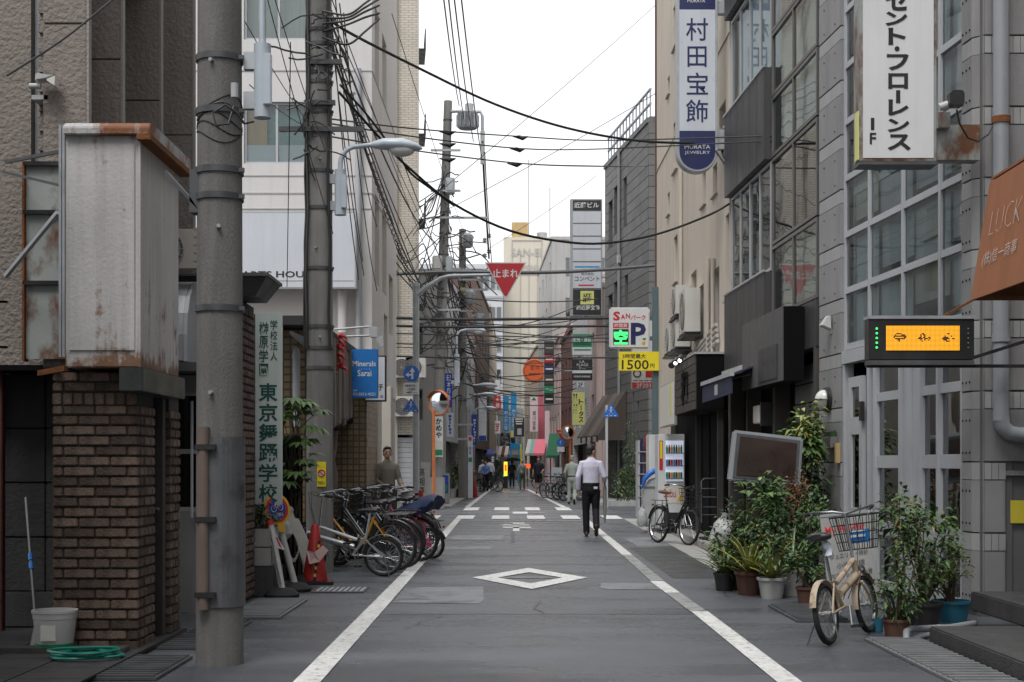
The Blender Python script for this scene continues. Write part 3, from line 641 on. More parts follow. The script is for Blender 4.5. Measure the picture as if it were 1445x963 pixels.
for r in range(27):
    z = .035+RP*r
    if r == 24:                                        # soldier course
        x = XL
        while x < XR-.05: brick(x, min(x+.066, XR-.012), 10.49, 10.56, z-.005, .085); x += .078
        continue
    if r > 24: z += .02
    off = .085 if r % 2 else .195
    xs = [XL, XL+off]
    while xs[-1] < XR: xs.append(xs[-1]+BW+.013)
    xs[-1] = XR
    if xs[-1]-xs[-2] < .06: xs.pop(-2)
    for a_, b_ in zip(xs[:-1], xs[1:]):
        brick(a_, b_-(.013 if b_ < XR else 0), 10.49, 10.56, z)
    ye = 10.78 if r % 2 else 10.68                     # return face
    brick(XR-.07, XR, 10.574, ye, z); brick(XR-.07, XR, ye+.013, 11.0, z)
    if r < 26:
        brick(XR-.075, XR, 11.495, 11.66 if r % 2 else 11.58, z); brick(XR-.075, XR, (11.66 if r % 2 else 11.58)+.013, 11.84, z)
        brick(XR-.30, XR-.088, 11.482, 11.545, z)
MB().box(XL+.02,XR+.0,10.5,11.0,-.0,.033).build('footing', MT['concrete_dark'], bp_)
t = thing('door_frame', 'weathered wooden door frame in the gap of the brick pier', 'door frame', (-2.8,11.25,0))
MB().box(-2.86,-2.79,11.36,11.46,.035,2.06).build('jamb', MT['wood_frame'], t, bevel=.004); MB().box(-2.92,-2.86,11.03,11.36,.035,2.06).build('door', MT['interior_dark'], t)
MB().cyl((-2.85,11.2,1.05),(-2.78,11.2,1.05),.012).build('handle', MT['chrome'], t)
# --- rusty box sign with cap
t = thing('rusty_box_sign', 'faded white box sign with rust stains standing on the brick pier', 'sign', (-2.97,10.9,2.1))
bx0, bx1, by0, by1, bz0, bz1 = -3.235, -2.70, 10.30, 11.52, 2.105, 3.79
MB().box(bx0,bx1,by0,by1,bz0,bz1).build('box', MT['box_paint'], t, bevel=.008)
MB().box(bx0+.03,bx1-.03,by0-.012,by0-.002,bz0+.12,bz1-.06).build('front_panel', MT['box_paint'], t, bevel=.004)
MB().box(bx1-.004,bx1+.012,by0-.012,by0+.02,bz0,bz1).build('corner_trim', MT['box_paint'], t)
for x in (bx0-.045,bx0-.02): MB().box(x,x+.018,by0-.01,by0+.012,2.18,3.86).build('edge_rail', MT['galv'], t)
cap = [(-.06,0),(-.06,.05),(-.03,.085),(.03,.10),(1.22,.10),(1.26,.085),(1.28,.05),(1.28,0)]
MB().hexa([(bx0+.0,by0+y,3.78+z) for y,z in cap], [(bx1+.09,by0+y,3.78+z) for y,z in cap]).build('roof_cap', MT['rusty_cap'], t, bevel=.006)
MB().box(bx1+.0,bx1+.10,by0-.075,by1+.06,3.74,3.782).build('cap_edge', MT['rust'], t)
for i, s in enumerate('貴'): pass
t2 = thing('lintel_box', 'dark green metal lintel box under the corner of the rusty box sign', 'lintel', (-2.75,10.9,1.93))
MB().box(-2.83,-2.655,10.24,11.55,1.93,2.10).build('box', MT['frame_dark_green'], t2, bevel=.006)
t3 = thing('rusty_shelf_bracket', 'short rusty angle bracket left of the brick pier top', 'bracket', (-3.35,10.6,2.0))
MB().bar(P(55,527,10.6),P(93,520,10.4),.03,.04).build('bracket_bar', MT['rust'], t3)
# --- mop, bucket, hose
bk = thing('plastic_bucket', 'white plastic bucket with a green stripe beside the brick pier', 'bucket', (-3.32,10.35,.03))
c = Vector((-3.32,10.33,.036))
MB().lathe(c,[(.0,0),(.118,0),(.126,.02),(.152,.25),(.155,.252),(.158,.29),(.162,.292),(.163,.31),(.150,.31),(.146,.26),(.112,.02),(0,.02)],28).build('pail', MT['plastic_white'], bk, smooth=True)
MB().lathe(c,[(.1330,.05),(.1352,.072)],28).build('stripe', MT['green_sign'], bk, smooth=True)
MB(Matrix.Translation(c) @ Matrix.Rotation(R(8),4,'Z')).box(-.075,.03,-.147,-.139,.10,.21).build('label', MT['paper'], bk)
MB().tube([c+Vector((.158*cos(a),.158*sin(a),.30+.0*a)) if 0 else c+Vector((.16*cos(a),-.10*sin(a)-.02,.30-.02*sin(a))) for a in [pi*i/14 for i in range(15)]],.004,5).build('handle', MT['galv'], bk, smooth=True)
mp_ = thing('mop', 'long grey mop handle with blue grips leaning on the stone wall', 'mop', (-3.55,10.8,.03))
a, b = Vector((-3.52,10.55,.04)), Vector((-3.95,11.55,1.13))
MB().cyl(a,b,.011,n=8).build('handle', MT['galv_dark'], mp_, smooth=True)
for f in (.18,.50,.56): MB().cyl(a.lerp(b,f),a.lerp(b,f+.045),.018,n=8).build('grip', MT['blue_sign'], mp_)
MB().hexa([a+Vector(v) for v in ((-.05,-.03,-.005),(.07,-.03,-.005),(.07,.03,-.005),(-.05,.03,-.005))],[a+Vector(v) for v in ((-.02,-.02,.16),(.03,-.02,.16),(.03,.02,.16),(-.02,.02,.16))]).build('head', MT['plastic_grey'], mp_)
hs = MB(); pts = []
for i in range(90):
    th = i*.21; r_ = .20+.02*sin(i*.7); pts.append(Vector((-2.98+r_*1.15*cos(th)+.02*sin(i*.31),9.95+r_*1.0*sin(th),.055+.0006*i)))
solo('garden_hose', hs.tube(pts,.011,6), MT['hose_green'], 'coiled turquoise garden hose lying on the wet ground', 'hose', smooth=True)
solo('kerb_plank', MB().box(-3.75,-2.78,10.18,10.36,.036,.085), MT['concrete_dark'], 'low dark kerb plank at the foot of the brick pier', 'plank', bevel=.006)
# --- setback with window, vent hood, air conditioner
sbk = thing('grey_annex', 'grey annex wall with a barred window behind the near concrete pole', 'building', (-3.3,13,0))
wall(sbk, FC(13.5), -3.4, -2.76, 0, 2.25, .2, [(-3.33,-2.80,.95,2.1)], 'concrete_panel')
window(sbk, FC(13.5), -3.33, -2.80, .95, 2.1, 1, 2, .05, 'grey_alu', 'glass_dark', 'interior')
for x in (-3.02,-2.86): MB().cyl((x,13.42,.9),(x,13.42,2.0),.014).build('window_bar', MT['white_alu'], sbk)
body(sbk, [(-3.4,13.72),(-2.76,13.72),(-2.76,13.95),(-3.4,13.95)], 0, 2.25, 'concrete_panel')
MB().box(-3.4,-2.72,13.05,13.9,2.26,2.34).build('canopy', MT['galv_dark'], sbk)
vh = thing('vent_hood', 'curved grey metal vent hood behind the near concrete pole', 'vent hood', (-3.1,13.2,2.35))
pr = [(0,0),(.62,0),(.62,.25),(.58,.45),(.48,.62),(.33,.74),(.15,.79),(0,.8)]
MB().hexa([(-3.42,13.7-y,2.35+z) for y,z in pr],[(-3.02,13.7-y,2.35+z) for y,z in pr]).build('duct', MT['galv'], vh, bevel=.01)
MB().hexa([(-3.02,13.7-y,2.35+z) for y,z in pr],[(-2.99,13.7-y,2.35+z) for y,z in pr]).build('rim', MT['white_alu'], vh)
def ac_unit(label, M, u0, z0, w=.78, h=.56, d=.28, mt='ac_body', group=None):
    'outdoor unit with its fan side on local w = 0'
    t = thing('air_conditioner', label, 'air conditioner', M @ Vector((u0+w/2, d/2, z0)), group)
    MB(M).box(u0,u0+w,0,d,z0+.04,z0+h).build('casing', MT[mt], t, bevel=.012)
    cc = (u0+w*.38, -.004, z0+.04+(h-.04)/2)
    MB(M).lathe((cc[0],-.002,cc[2]),[(0,0),(h*.40,0),(h*.40,.008),(0,.008)],24,'y').build('fan_opening', MT['galv_dark'], t)
    gb = MB(M)
    for k in range(1,6): gb.ring((cc[0],-.012,cc[2]),h*.40*k/5,.004,24,4)
    for k in range(8): an = pi*k/8; gb.tube([(cc[0]-h*.4*cos(an),-.014,cc[2]-h*.4*sin(an)),(cc[0]+h*.4*cos(an),-.014,cc[2]+h*.4*sin(an))],.003,4)
    gb.build('fan_grille', MT['ac_grey'], t)
    for uu in (u0+.08,u0+w-.14): MB(M).box(uu,uu+.06,-.01,d+.01,z0,z0+.042).build('foot', MT['galv_dark'], t)
    for k in range(5): MB(M).box(u0+w*.80,u0+w*.95,-.006,.002,z0+.12+.075*k,z0+.13+.075*k).build('louvre', MT['ac_grey'], t)
    return t
ac_unit('grey air conditioner above the curved vent hood', FC(13.2), -3.45, 3.17, .62, .42, .3, 'ac_grey')
# --- brick entrance with canopy, school sign
be = thing('brick_entrance', 'single storey brown brick entrance with dark flat canopy behind the dance school sign', 'building', (-3,15.5,0))
MB().box(-3.38,-2.715,13.98,14.95,0,3.05).build('mortar_core', MT['mortar'], be)
bb = {}
def brick2(y0, y1, z, h=.06):
    k = (round(y1-y0,3), h)
    if k not in bb: bb[k] = MB().box(-.03,.03,-k[0]/2,k[0]/2,0,h).mesh('brick', MT['brick'], bevel=.006)
    o = bpy.data.objects.new('brick', bb[k]); col.objects.link(o); o.location = (-2.73+rnd.uniform(-.002,.002),(y0+y1)/2,z); adopt(o, be)
for r in range(38):
    ys = [13.97]; ys.append(13.97+(.12 if r % 2 else .24))
    while ys[-1] < 14.96: ys.append(ys[-1]+.24)
    ys[-1] = 14.96
    if ys[-1]-ys[-2] < .05: ys.pop(-2)
    for a_, b_ in zip(ys[:-1], ys[1:]): brick2(a_, b_-.014, .04+.078*r)
MB().hexa([(-3.4,13.98,3.06),(-2.52,13.98,3.06),(-2.52,14.62,3.06),(-3.4,14.62,3.06)],[(-3.4,13.9,3.24),(-2.40,13.9,3.24),(-2.40,14.72,3.24),(-3.4,14.72,3.24)]).build('canopy', MT['dark_panel'], be)
MB().box(-3.4,-2.38,13.88,14.74,3.242,3.275).build('canopy_cap', MT['galv_dark'], be)
MB().box(-3.2,-3.0,14.97,17.2,0,3.0).build('side_wall', MT['concrete_dark'], be)
Y = 15.62; u0, u1, z0, z1 = PXx(360,Y), PXx(398,Y), PZ(713,Y), PZ(441,Y)
w_ = u1-u0; h_ = z1-z0
ds = thing('dance_school_sign', 'tall pale green board with dark green lettering for a dance school', 'sign', ((u0+u1)/2,Y,z0))
MB().box(u0,u1,Y,Y+.05,z0,z1).build('board', MT['dance_board'], ds, bevel=.006)
letters(FC(Y), [('東京舞踊学校',u0+.04,u1-.05,z0+.02,z1-.78*h_/2.15,-.001,.02,1),('榊原学園',u0+.045,u0+.145,z1-.72*h_/2.15,z1-.10,-.001,.012,1),('学校法人',u1-.13,u1-.05,z1-.55*h_/2.15,z1-.08,-.001,.008,1)], MT['ink_green'], ds)
# --- planter wall, chain
pw = thing('planter_wall', 'low grey concrete block planter below the dance school sign', 'planter', (-2.7,15.6,0))
for j in range(2):
    for i in range(1): MB().box(-2.90,-2.54,14.98+.52*i,14.98+.52*i+.51,.33+.20*j,.33+.20*j+.193).build('block', MT['concrete'], pw, bevel=.008)
MB().box(-2.92,-2.50,14.97,15.56,0,.325).build('base_step', MT['concrete_dark'], pw, bevel=.015); MB().box(-2.88,-2.56,15.0,15.47,.725,.74).build('soil', MT['soil'], pw)
# ================================================================== utility poles and street lamps
def util_pole(label, x, y, r0, r1, H, bands, lean=(0,0), pm='pole_concrete_light'):
    t = thing('utility_pole', label, 'utility pole', (x,y,0), 'concrete utility poles on the left of the street')
    n = 8; pts = [(x+lean[0]*i/n, y+lean[1]*i/n, H*i/n) for i in range(n+1)]
    MB().tube(pts, [r0+(r1-r0)*i/n for i in range(n+1)], 24).build('shaft', MT[pm], t, smooth=True)
    def at(z): return Vector((x+lean[0]*z/H, y+lean[1]*z/H, z)), r0+(r1-r0)*z/H
    for z in bands:
        c, r = at(z)
        MB().lathe(c,[(r+.002,-.022),(r+.012,-.022),(r+.012,.022),(r+.002,.022)],24).build('steel_band', MT['galv_dark'], t, smooth=True)
        MB().box(c.x+r*.75,c.x+r+.028,c.y-r*.5,c.y-r*.5+.03,z-.014,z+.014).build('band_bolt', MT['galv_dark'], t)
    for k in range(int(H/1.7)):
        z = 1.9+1.15*k
        if z > H-1: break
        c, r = at(z); s_ = 1 if k % 2 else -1
        MB().cyl((c.x+.02*s_,c.y-r*.95,z),(c.x+.03*s_,c.y-r-.03,z),.014,n=8).build('step_bolt', MT['galv'], t)
    return t, at
p1, at1 = util_pole('thick near concrete utility pole with a steel guard plate at its foot', -2.055, 10.0, .166, .130, 12.5, [PZ(y,10) for y in (85,160,243,280,437)]+[5.2,7.4], pm='pole_concrete')
# guard plate and conduit on the near pole
mb = MB(); n = 14
for i in range(n):
    a0_, a1_ = R(-105+ (150)*i/n), R(-105+150*(i+1)/n)
    def q(a, r, z): return (-2.055+r*cos(a), 10+r*sin(a), z)
    mb.add([q(a0_,.178,.41),q(a1_,.178,.41),q(a1_,.178,1.59),q(a0_,.178,1.59),q(a0_,.170,.41),q(a1_,.170,.41),q(a1_,.170,1.59),q(a0_,.170,1.59)], [(0,1,2,3),(7,6,5,4),(0,4,5,1),(3,2,6,7),(0,3,7,4),(1,5,6,2)])
mb.build('guard_plate', MT['pole_guard'], p1, smooth=True)
MB().cyl((-2.135,9.83,.40),(-2.135,9.83,1.66),.044).build('conduit', MT['conduit'], p1, smooth=True)
for z in (.50,1.02,1.52): MB().box(-2.185,-2.04,9.782,9.86,z-.02,z+.02).build('strap', MT['black_metal'], p1, bevel=.004)
MB().hexa([(-2.24,9.92,3.26),(-2.19,9.92,3.18),(-2.19,10.05,3.18),(-2.24,10.05,3.26)],[(-2.42,9.92,3.46),(-2.42,9.92,3.41),(-2.42,10.05,3.41),(-2.42,10.05,3.46)]).box(-2.25,-2.19,9.92,10.05,3.16,3.46).build('arm_bracket', MT['galv_dark'], p1)
for i in range(5):                                                # loose wires round the shaft
    z = PZ(150+8*i,10); r = .155
    MB().tube([(-2.055+r*cos(a)+.0,10+r*sin(a),z-.05*sin(2*a+i)-.02*i) for a in [R(-170+200*k/16) for k in range(17)]],.006,5).build('wire', MT['cable_black'], p1, smooth=True)
MB().tube([P(330,150,9.84),P(322,175,9.8),P(305,178,9.78),P(300,160,9.8),P(318,148,9.82),P(335,160,9.82),P(345,175,9.84),P(358,172,9.9)],.008,6).build('wire', MT['cable_black'], p1, smooth=True)
MB().cyl(P(331,118,9.83),P(331,138,9.83),.026).build('junction_cap', MT['plastic_grey'], p1)
X2, Y2 = -2.50, 18.5
p2, at2 = util_pole('second concrete utility pole standing beside the parked bicycles, carrying cable bundles', X2, Y2, .18, .135, 13, [PZ(y,Y2) for y in (45,65,95,105,118,148,160,185,243,295,380,462,492,520)])
for y, w in ((93,.5),(150,.36),(187,.95)):
    z = PZ(y,Y2); MB().box(X2-(.5 if w > .9 else .1),X2+w*.62,Y2-.2,Y2-.14,z-.03,z+.03).build('cross_arm', MT['galv_dark'], p2)
MB().hexa([(X2-.16,Y2-.08,3.04),(X2-.11,Y2-.08,2.86),(X2-.11,Y2+.06,2.86),(X2-.16,Y2+.06,3.04)],[(X2-.38,Y2-.08,3.14),(X2-.38,Y2-.08,3.09),(X2-.38,Y2+.06,3.09),(X2-.38,Y2+.06,3.14)]).build('arm_bracket', MT['galv_dark'], p2)
for k, (dx, r) in enumerate(((-.175,.022),(-.15,.016),(-.19,.012),(.15,.018))):
    MB().tube([(X2+dx*(1-.02*i)+.012*sin(i*1.7+k),Y2-.10-.05*(k % 2),2.9+i*.45) for i in range(20)],r,6).build('riser_cable', MT['cable_black'], p2, smooth=True)
ys = thing('no_parking_plate', 'yellow plate with a red ring on the second concrete pole', 'sign', P(454,687,Y2-.2))
c0, c1 = PXx(447.5,Y2-.18), PXx(460,Y2-.18)
MB().box(c0,c1,Y2-.188,Y2-.176,PZ(687,Y2-.2),PZ(652,Y2-.2)).build('plate', MT['yellow_sign'], ys)
MB().ring(((c0+c1)/2,Y2-.192,PZ(668,Y2-.2)),.042,.007,20,6).build('ring', MT['red_sign'], ys); MB().lathe(((c0+c1)/2,Y2-.189,PZ(668,Y2-.2)),[(0,0),(.04,0),(.04,.002),(0,.002)],20,'y').build('disc', MT['sign_white'], ys)
MB().bar(((c0+c1)/2-.028,Y2-.194,PZ(668,Y2-.2)+.028),((c0+c1)/2+.028,Y2-.194,PZ(668,Y2-.2)-.028),.01).build('bar', MT['red_sign'], ys)
letters(FC(Y2-.19),[('駐輪禁止',c0+.012,c1-.012,PZ(684,Y2-.2),PZ(679,Y2-.2),0)],MT['ink'],ys)
p3, at3 = util_pole('tall leaning utility pole beyond the crossing with a transformer at its top', -2.42, 45.0, .19, .13, 12.9, [PZ(y,45) for y in (170,205,300,330,360,420,470,520,560)], lean=(.40,0))
p4, at4 = util_pole('farther utility pole among tangled wires beside the leafy potted bush', -2.02, 58.0, .19, .14, 11.0, [3,4,5.2,6,7.2,8.1,9,9.8])
def lamp(label, base, z0, z1, arm, head_len, zt, s=1, dx=.13):
    'street lamp on a pole: ballast box, curved arm, head'
    t = thing('street_lamp', label, 'street lamp', (base[0],base[1],z0))
    x, y = base
    MB().cyl((x,y,z0),(x,y,z1),.075*s).build('ballast_case', MT['lamp_paint'], t, smooth=True)
    MB().box(x+.02*s,x+.09*s,y-.09*s,y-.02*s,z0+.08,z1-.08).build('case_door', MT['lamp_paint'], t, bevel=.006)
    for z in (z0+.12,z1-.12): MB().box(x-.16*s,x-.05*s,y-.03,y+.03,z-.06,z+.06).build('clamp', MT['galv'], t)
    L = arm[0]; pts = [Vector((x,y,z1-.02))]+[Vector((x+.22*s*(1-cos(a)),y,zt-.22*s+.22*s*sin(a))) for a in [pi/2*k/6 for k in range(7)]]+[Vector((x+L,y,zt+.02))]
    MB().tube(pts,.032*s,10).build('arm', MT['lamp_paint'], t, smooth=True)
    if head_len:
        h = MB(); hx = x+L
        h.tube([(hx,y,zt+.02),(hx+.04,y,zt+.02),(hx+head_len*.25,y,zt+.03),(hx+head_len*.6,y,zt+.02),(hx+head_len*.9,y,zt-.01),(hx+head_len,y,zt-.03)],[(.03,.03),(.05,.05),(.10,.075),(.13,.085),(.08,.05),(.01,.01)],16,side=(0,1,0)).build('head', MT['lamp_paint'], t, smooth=True)
        MB().ball((hx+head_len*.6,y,zt-.04),.17*head_len/.65,.10,.095,16,8).build('lens', MT['lamp_lens'], t, smooth=True)
    return t
lamp('pale blue street lamp arm on the near pole, cut by the top edge', (-2.055+.30,10.0), PZ(167,10), PZ(63,10), (.45,), .0, PZ(63,10)+.55, .8)
lamp('pale blue street lamp on the second pole with its head over the road', (X2+.28,Y2-.1), PZ(304,18.4), PZ(240,18.4), (.40,), .66, PZ(207,18.4))
lamp('small pale street lamp on the tall leaning pole beyond the crossing', (-1.75,45), PZ(545,45), PZ(500,45), (.3,), .62, PZ(466,45), 1.1)
for k, (x, y) in enumerate(((665,58),(669,66),(672,80))):
    lamp(['upper curved street lamp on the farther pole above the potted bush','lower street lamp just beyond the farther pole','small far street lamp past the dark blue sign'][k], (PXx(660+5*k,y),y), PZ(575+10*k,y), PZ(560+9*k,y), (.45,), .8, PZ((544,557,576)[k],y), 1.25)
# transformer and hardware on the tall pole
tr = thing('pole_transformer', 'grey transformer can with coolers high on the tall leaning pole', 'transformer', P(660,182,44.6))
c = P(660,182,44.7); MB().lathe(c,[(0,0),(.28,0),(.30,.03),(.30,.44),(.32,.46),(.32,.49),(0,.53)],20).build('tank', MT['galv'], tr, smooth=True)
for k in range(14): a = 2*pi*k/14; MB(Matrix.Translation(c) @ Matrix.Rotation(a,4,'Z')).box(.295,.36,-.012,.012,.05,.42).build('cooling_fin', MT['galv'], tr)
MB().cyl(c+Vector((.05,-.05,.52)),c+Vector((.05,-.05,.76)),.13).build('arrester', MT['plastic_grey'], tr, smooth=True)
MB().tube([P(633,158,45),P(650,157,44.8),P(678,158,44.7),P(681,165,44.7),P(681,185,44.7)],.05,8).build('support_arm', MT['galv'], tr, smooth=True)
MB().tube([P(681,185,44.7),P(681,232,44.7)],.07,8).build('insulator_stack', MT['plastic_grey'], tr, smooth=True)
for k, (px, py, w, h, m) in enumerate(((635,262,13,22,'galv'),(634,375,10,26,'galv'),(617,372,14,22,'grey_wall'))):
    tt = thing('pole_box', ['white equipment box high on the tall leaning pole','grey equipment box halfway up the tall leaning pole','pale cabinet on the roof edge behind the tall leaning pole'][k], 'equipment box', P(px,py+h/2,44.7))
    MB().box(PXx(px-w/2,44.5),PXx(px+w/2,44.5),44.45,44.8,PZ(py+h/2,44.5),PZ(py-h/2,44.5)).build('case', MT[m], tt, bevel=.03); MB().box(PXx(px-w/3,44.5),PXx(px+w/3,44.5),44.43,44.46,PZ(py+h/3,44.5),PZ(py-h/3,44.5)).build('door', MT[m], tt)
for k, (px, py) in enumerate(((660,340),(676,450),(663,420))):
    tt = thing('pole_switch_box', ['grey switch gear on top of the farther pole','small switch can on wires right of the farther pole','tapered grey transformer on the farther pole'][k], 'switch gear', P(px,py+14,57.6))
    MB().lathe(P(px,py+10,57.5),[(0,0),(.15,0),(.22,.12),(.22,.5),(.10,.6),(0,.6)] if k != 1 else [(0,0),(.2,0),(.2,.5),(0,.5)],14).build('can', MT['galv'], tt, smooth=True)
    MB().box(PXx(px-9,57.5),PXx(px+9,57.5),57.35,57.45,PZ(py-3,57.5),PZ(py-5,57.5)).build('mount_arm', MT['galv'], tt)
for k, py in enumerate((382,396,410,440,600,620)):
    MB().box(PXx(645,57.8),PXx(688 if k < 3 else 668,57.8),57.55,57.63,PZ(py,57.8)-.04,PZ(py,57.8)+.04).build('cross_arm', MT['galv'], p4)
MB().box(PXx(650,57.7),PXx(656,57.7),57.74,57.8,PZ(413,57.7),PZ(406,57.7)).build('yellow_plate', MT['yellow_sign'], p4)
# ================================================================== left side, middle
# fence and tile shop
bf = thing('black_fence', 'black vertical bar fence between the dance school sign and second pole', 'fence', (-2.75,17.2,0))
for z in (.25,1.65): MB().box(-3.25,-2.56,17.28,17.32,z,z+.05).build('rail', MT['black_metal'], bf)
for i in range(12): MB().box(-3.22+.057*i,-3.195+.057*i,17.26,17.285,.03,1.75).build('bar', MT['black_metal'], bf)
MB().box(-3.3,-2.56,17.36,17.40,0,1.72).build('backing_panel', MT['black_matte'], bf)
ts = thing('tile_shop', 'small shop faced with golden brown mosaic tile and a bark fascia', 'building', (-3.3,22,0))
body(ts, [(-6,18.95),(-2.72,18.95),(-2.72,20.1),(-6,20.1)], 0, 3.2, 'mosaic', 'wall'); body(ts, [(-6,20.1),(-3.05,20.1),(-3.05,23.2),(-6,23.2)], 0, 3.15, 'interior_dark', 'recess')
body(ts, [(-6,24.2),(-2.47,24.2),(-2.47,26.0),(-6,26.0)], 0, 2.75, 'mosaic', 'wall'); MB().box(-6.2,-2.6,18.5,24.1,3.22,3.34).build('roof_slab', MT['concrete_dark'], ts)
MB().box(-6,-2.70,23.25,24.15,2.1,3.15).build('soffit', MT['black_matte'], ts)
fb = []
for i in range(12):
    y0 = 20.2+.24*i; zb = 1.98+.012*i+rnd.uniform(-.07,.07)
    MB().box(-2.78+rnd.uniform(-.01,.01),-2.60+rnd.uniform(-.03,.03),y0+.004,y0+.236,zb,3.25+rnd.uniform(-.03,.03)).build('bark_slab', MT['bark'], ts, bevel=.02)
for y in (20.5,21.7,22.9): MB().tube([(-2.92+.02*sin(i*2.1+y),y+.02*cos(i*1.7),.03+.24*i) for i in range(9)],[.10+.012*sin(i*2.3+y) for i in range(9)],12).build('stone_post', MT['pink_stone'], ts, smooth=True)
MB().box(-2.78,-2.64,21.3,21.75,2.1,2.24).build('small_plate', MT['cyan_sign'], ts)
pp = thing('white_vent_pipe', 'white vent pipe with a rounded cap on the mosaic tile wall', 'pipe', P(418,572,18.86))
xx = PXx(418,18.85); MB().tube([(xx,18.86,1.9),(xx,18.86,PZ(500,18.86)),(xx,18.86,PZ(494,18.86)),(xx,18.86,PZ(490,18.86))],[.052,.052,.045,.015],14).build('pipe', MT['white_alu'], pp, smooth=True)
MB().tube([(xx,18.86,PZ(506,18.86)),(xx,18.86,PZ(502,18.86))],.06,14).build('collar', MT['white_alu'], pp, smooth=True)
rc = thing('red_ornament', 'string of glossy red pepper shaped ornaments hanging on the bark fascia', 'ornament', P(478,528,21.2))
for i in range(16):
    z = PZ(474+3.4*i,21.2); a = i*2.4; cx0 = PXx(478+3*sin(i*.7),21.2)
    MB().tube([(cx0,21.15,z),(cx0+.05*cos(a),21.12,z+.02*sin(a)),(cx0+.11*cos(a),21.12-.02*sin(a),z-.03),(cx0+.14*cos(a),21.1,z-.09)],[.02,.034,.026,.004],8).build('pepper', MT['red_gloss'], rc, smooth=True)
fl = thing('sign_floodlight', 'white floodlight on a long arm above the blue shop sign', 'floodlight', P(465,467,21.5))
for py, q in ((466,461),(476,474)): MB().cyl(P(463,py,21.5),P(522,q,21.5),.016,n=8).build('arm', MT['white_alu'], fl, smooth=True)
MB().hexa([P(520,460,21.4),P(534,462,21.4),P(534,478,21.4),P(522,477,21.4)],[P(520,460,21.7),P(534,462,21.7),P(534,478,21.7),P(522,477,21.7)]).build('head', MT['white_alu'], fl, bevel=.015)
MB().hexa([P(530,478,21.4),P(540,473,21.4),P(541,488,21.4),P(537,490,21.4)],[P(530,478,21.7),P(540,473,21.7),P(541,488,21.7),P(537,490,21.7)]).build('visor', MT['plastic_grey'], fl)
Y = 23.0; F = FC(Y)
u0, u1, z0, z1 = PXx(495,Y), PXx(533,Y), PZ(562,Y), PZ(493,Y)
sign_box('shop_sign', 'blue shop sign with two lines of white lettering', F, u0, u1, z0, z1, .14, 'blue_sign', 'blue_sign', [('sign_white',[('Minerals',u0+.03,u1-.03,z1-.28,z1-.19,.012),('Sarai',u0+.11,u1-.10,z1-.44,z1-.34,.012),('・・・・・',u0+.13,u1-.13,z1-.33,z1-.315),('tel',u0+.04,u0+.10,z0+.11,z0+.14,.006),('03-5812-4221',u0+.04,u1-.04,z0+.04,z0+.085,.008)])], rim=.008)
Y = 24.05; F = FC(Y); u0, u1, z0, z1 = PXx(514,Y), PXx(545,Y), PZ(567,Y), PZ(502,Y)
sign_box('shop_sign', 'white framed sign with black katakana partly behind the blue sign', F, u0, u1, z0, z1, .10, 'sign_blue_grey', 'ink', [('ink',[('チ',u1-.13,u1-.05,z0+.18,z0+.30,.01),('00',u1-.10,u1-.05,z0+.06,z0+.11,.006)])], rim=.025)
# ---- white building
wb = thing('white_building', 'tall white building with wide windows behind the second pole', 'building', (-5,30,0))
Y = 27.4
holes = [(PXx(344,Y),PXx(436,Y),PZ(231,Y),PZ(144,Y)),(PXx(344,Y),PXx(442,Y),PZ(56,Y),PZ(-30,Y)),(-9.6,-6.2,PZ(231,Y),PZ(144,Y)),(-9.6,-6.2,PZ(56,Y),PZ(-30,Y))]
wall(wb, FC(Y), -12, -2.70, 2.9, 13, .3, holes, 'white_wall')
for h in holes: window(wb, FC(Y), *h, 3 if h[0] < -6 else 2, 1, .06, 'white_alu', 'glass', 'curtain' if h[2] > 8 else 'curtain_teal', .25)
h = holes[0]; MB(FC(Y)).box(h[0]+.05,h[0]+.42,.16,.2,h[2],h[3]).build('inner_screen', MT['wood_panel'], wb); MB(FC(Y)).box(h[0],h[1],.125,.14,h[2]+.05,h[2]+.38).build('frosted_band', MT['blind'], wb)
sh = [(28.0,28.9,PZ(122,28.4)-.0,PZ(15,28.4)),(29.6,30.6,PZ(120,28.4),PZ(20,28.4)),(28.0,28.9,5.0,6.75),(29.6,30.6,5.0,6.75),(31.2,32.2,4.3,5.6),(30.0,30.8,3.6,4.6)]
wall(wb, FL(-2.70), 27.7, 33.2, 2.9, 13, .3, sh, 'white_wall')
for h in sh:
    window(wb, FL(-2.70), *h, 1, 1, .18, 'bronze_alu', 'glass_dark', 'interior_dark', .1); MB(FL(-2.70)).box(h[0]+.1,h[1]-.05,.13,.17,h[2]+.05,h[3]-.05).build('wood_lattice', MT['wood_panel'], wb)
body(wb, [(-12,27.9),(-3.02,27.9),(-3.02,33.2),(-12,33.2)], 2.9, 13, 'interior_dark', 'core')
for z in (PZ(100,Y),PZ(235,Y)-.18,PZ(273,Y),PZ(295,Y)): MB(FC(Y)).box(-12,-2.68,-.012,.0,z-.012,z+.012).build('joint_strip', MT['grey_wall'], wb)
for z in (PZ(100,Y),PZ(273,Y)): MB(FL(-2.70)).box(27.4,33.2,-.012,0,z-.012,z+.012).build('joint_strip', MT['grey_wall'], wb)
MB().box(-6,-2.72,27.45,27.8,2.3,2.9).build('entrance_lintel', MT['beige_wall'], wb)
for x0, x1 in ((-2.82,-2.62),(-2.62+.12,-2.62+.30)): MB().box(x0-.0,x1,27.3,27.75,0,2.9).build('pillar', MT['beige_wall'], wb, bevel=.01)
MB().box(-3.6,-2.84,27.5,28,0,2.3).build('doorway', MT['interior'], wb); body(wb, [(-12,28),(-2.72,28),(-2.72,33.2),(-12,33.2)], 0, 2.9, 'beige_wall', 'ground_floor')
MB().cyl((-2.95,27.3,3.1),(-2.95,27.3,9),.06).build('drain_pipe', MT['white_alu'], wb, smooth=True)
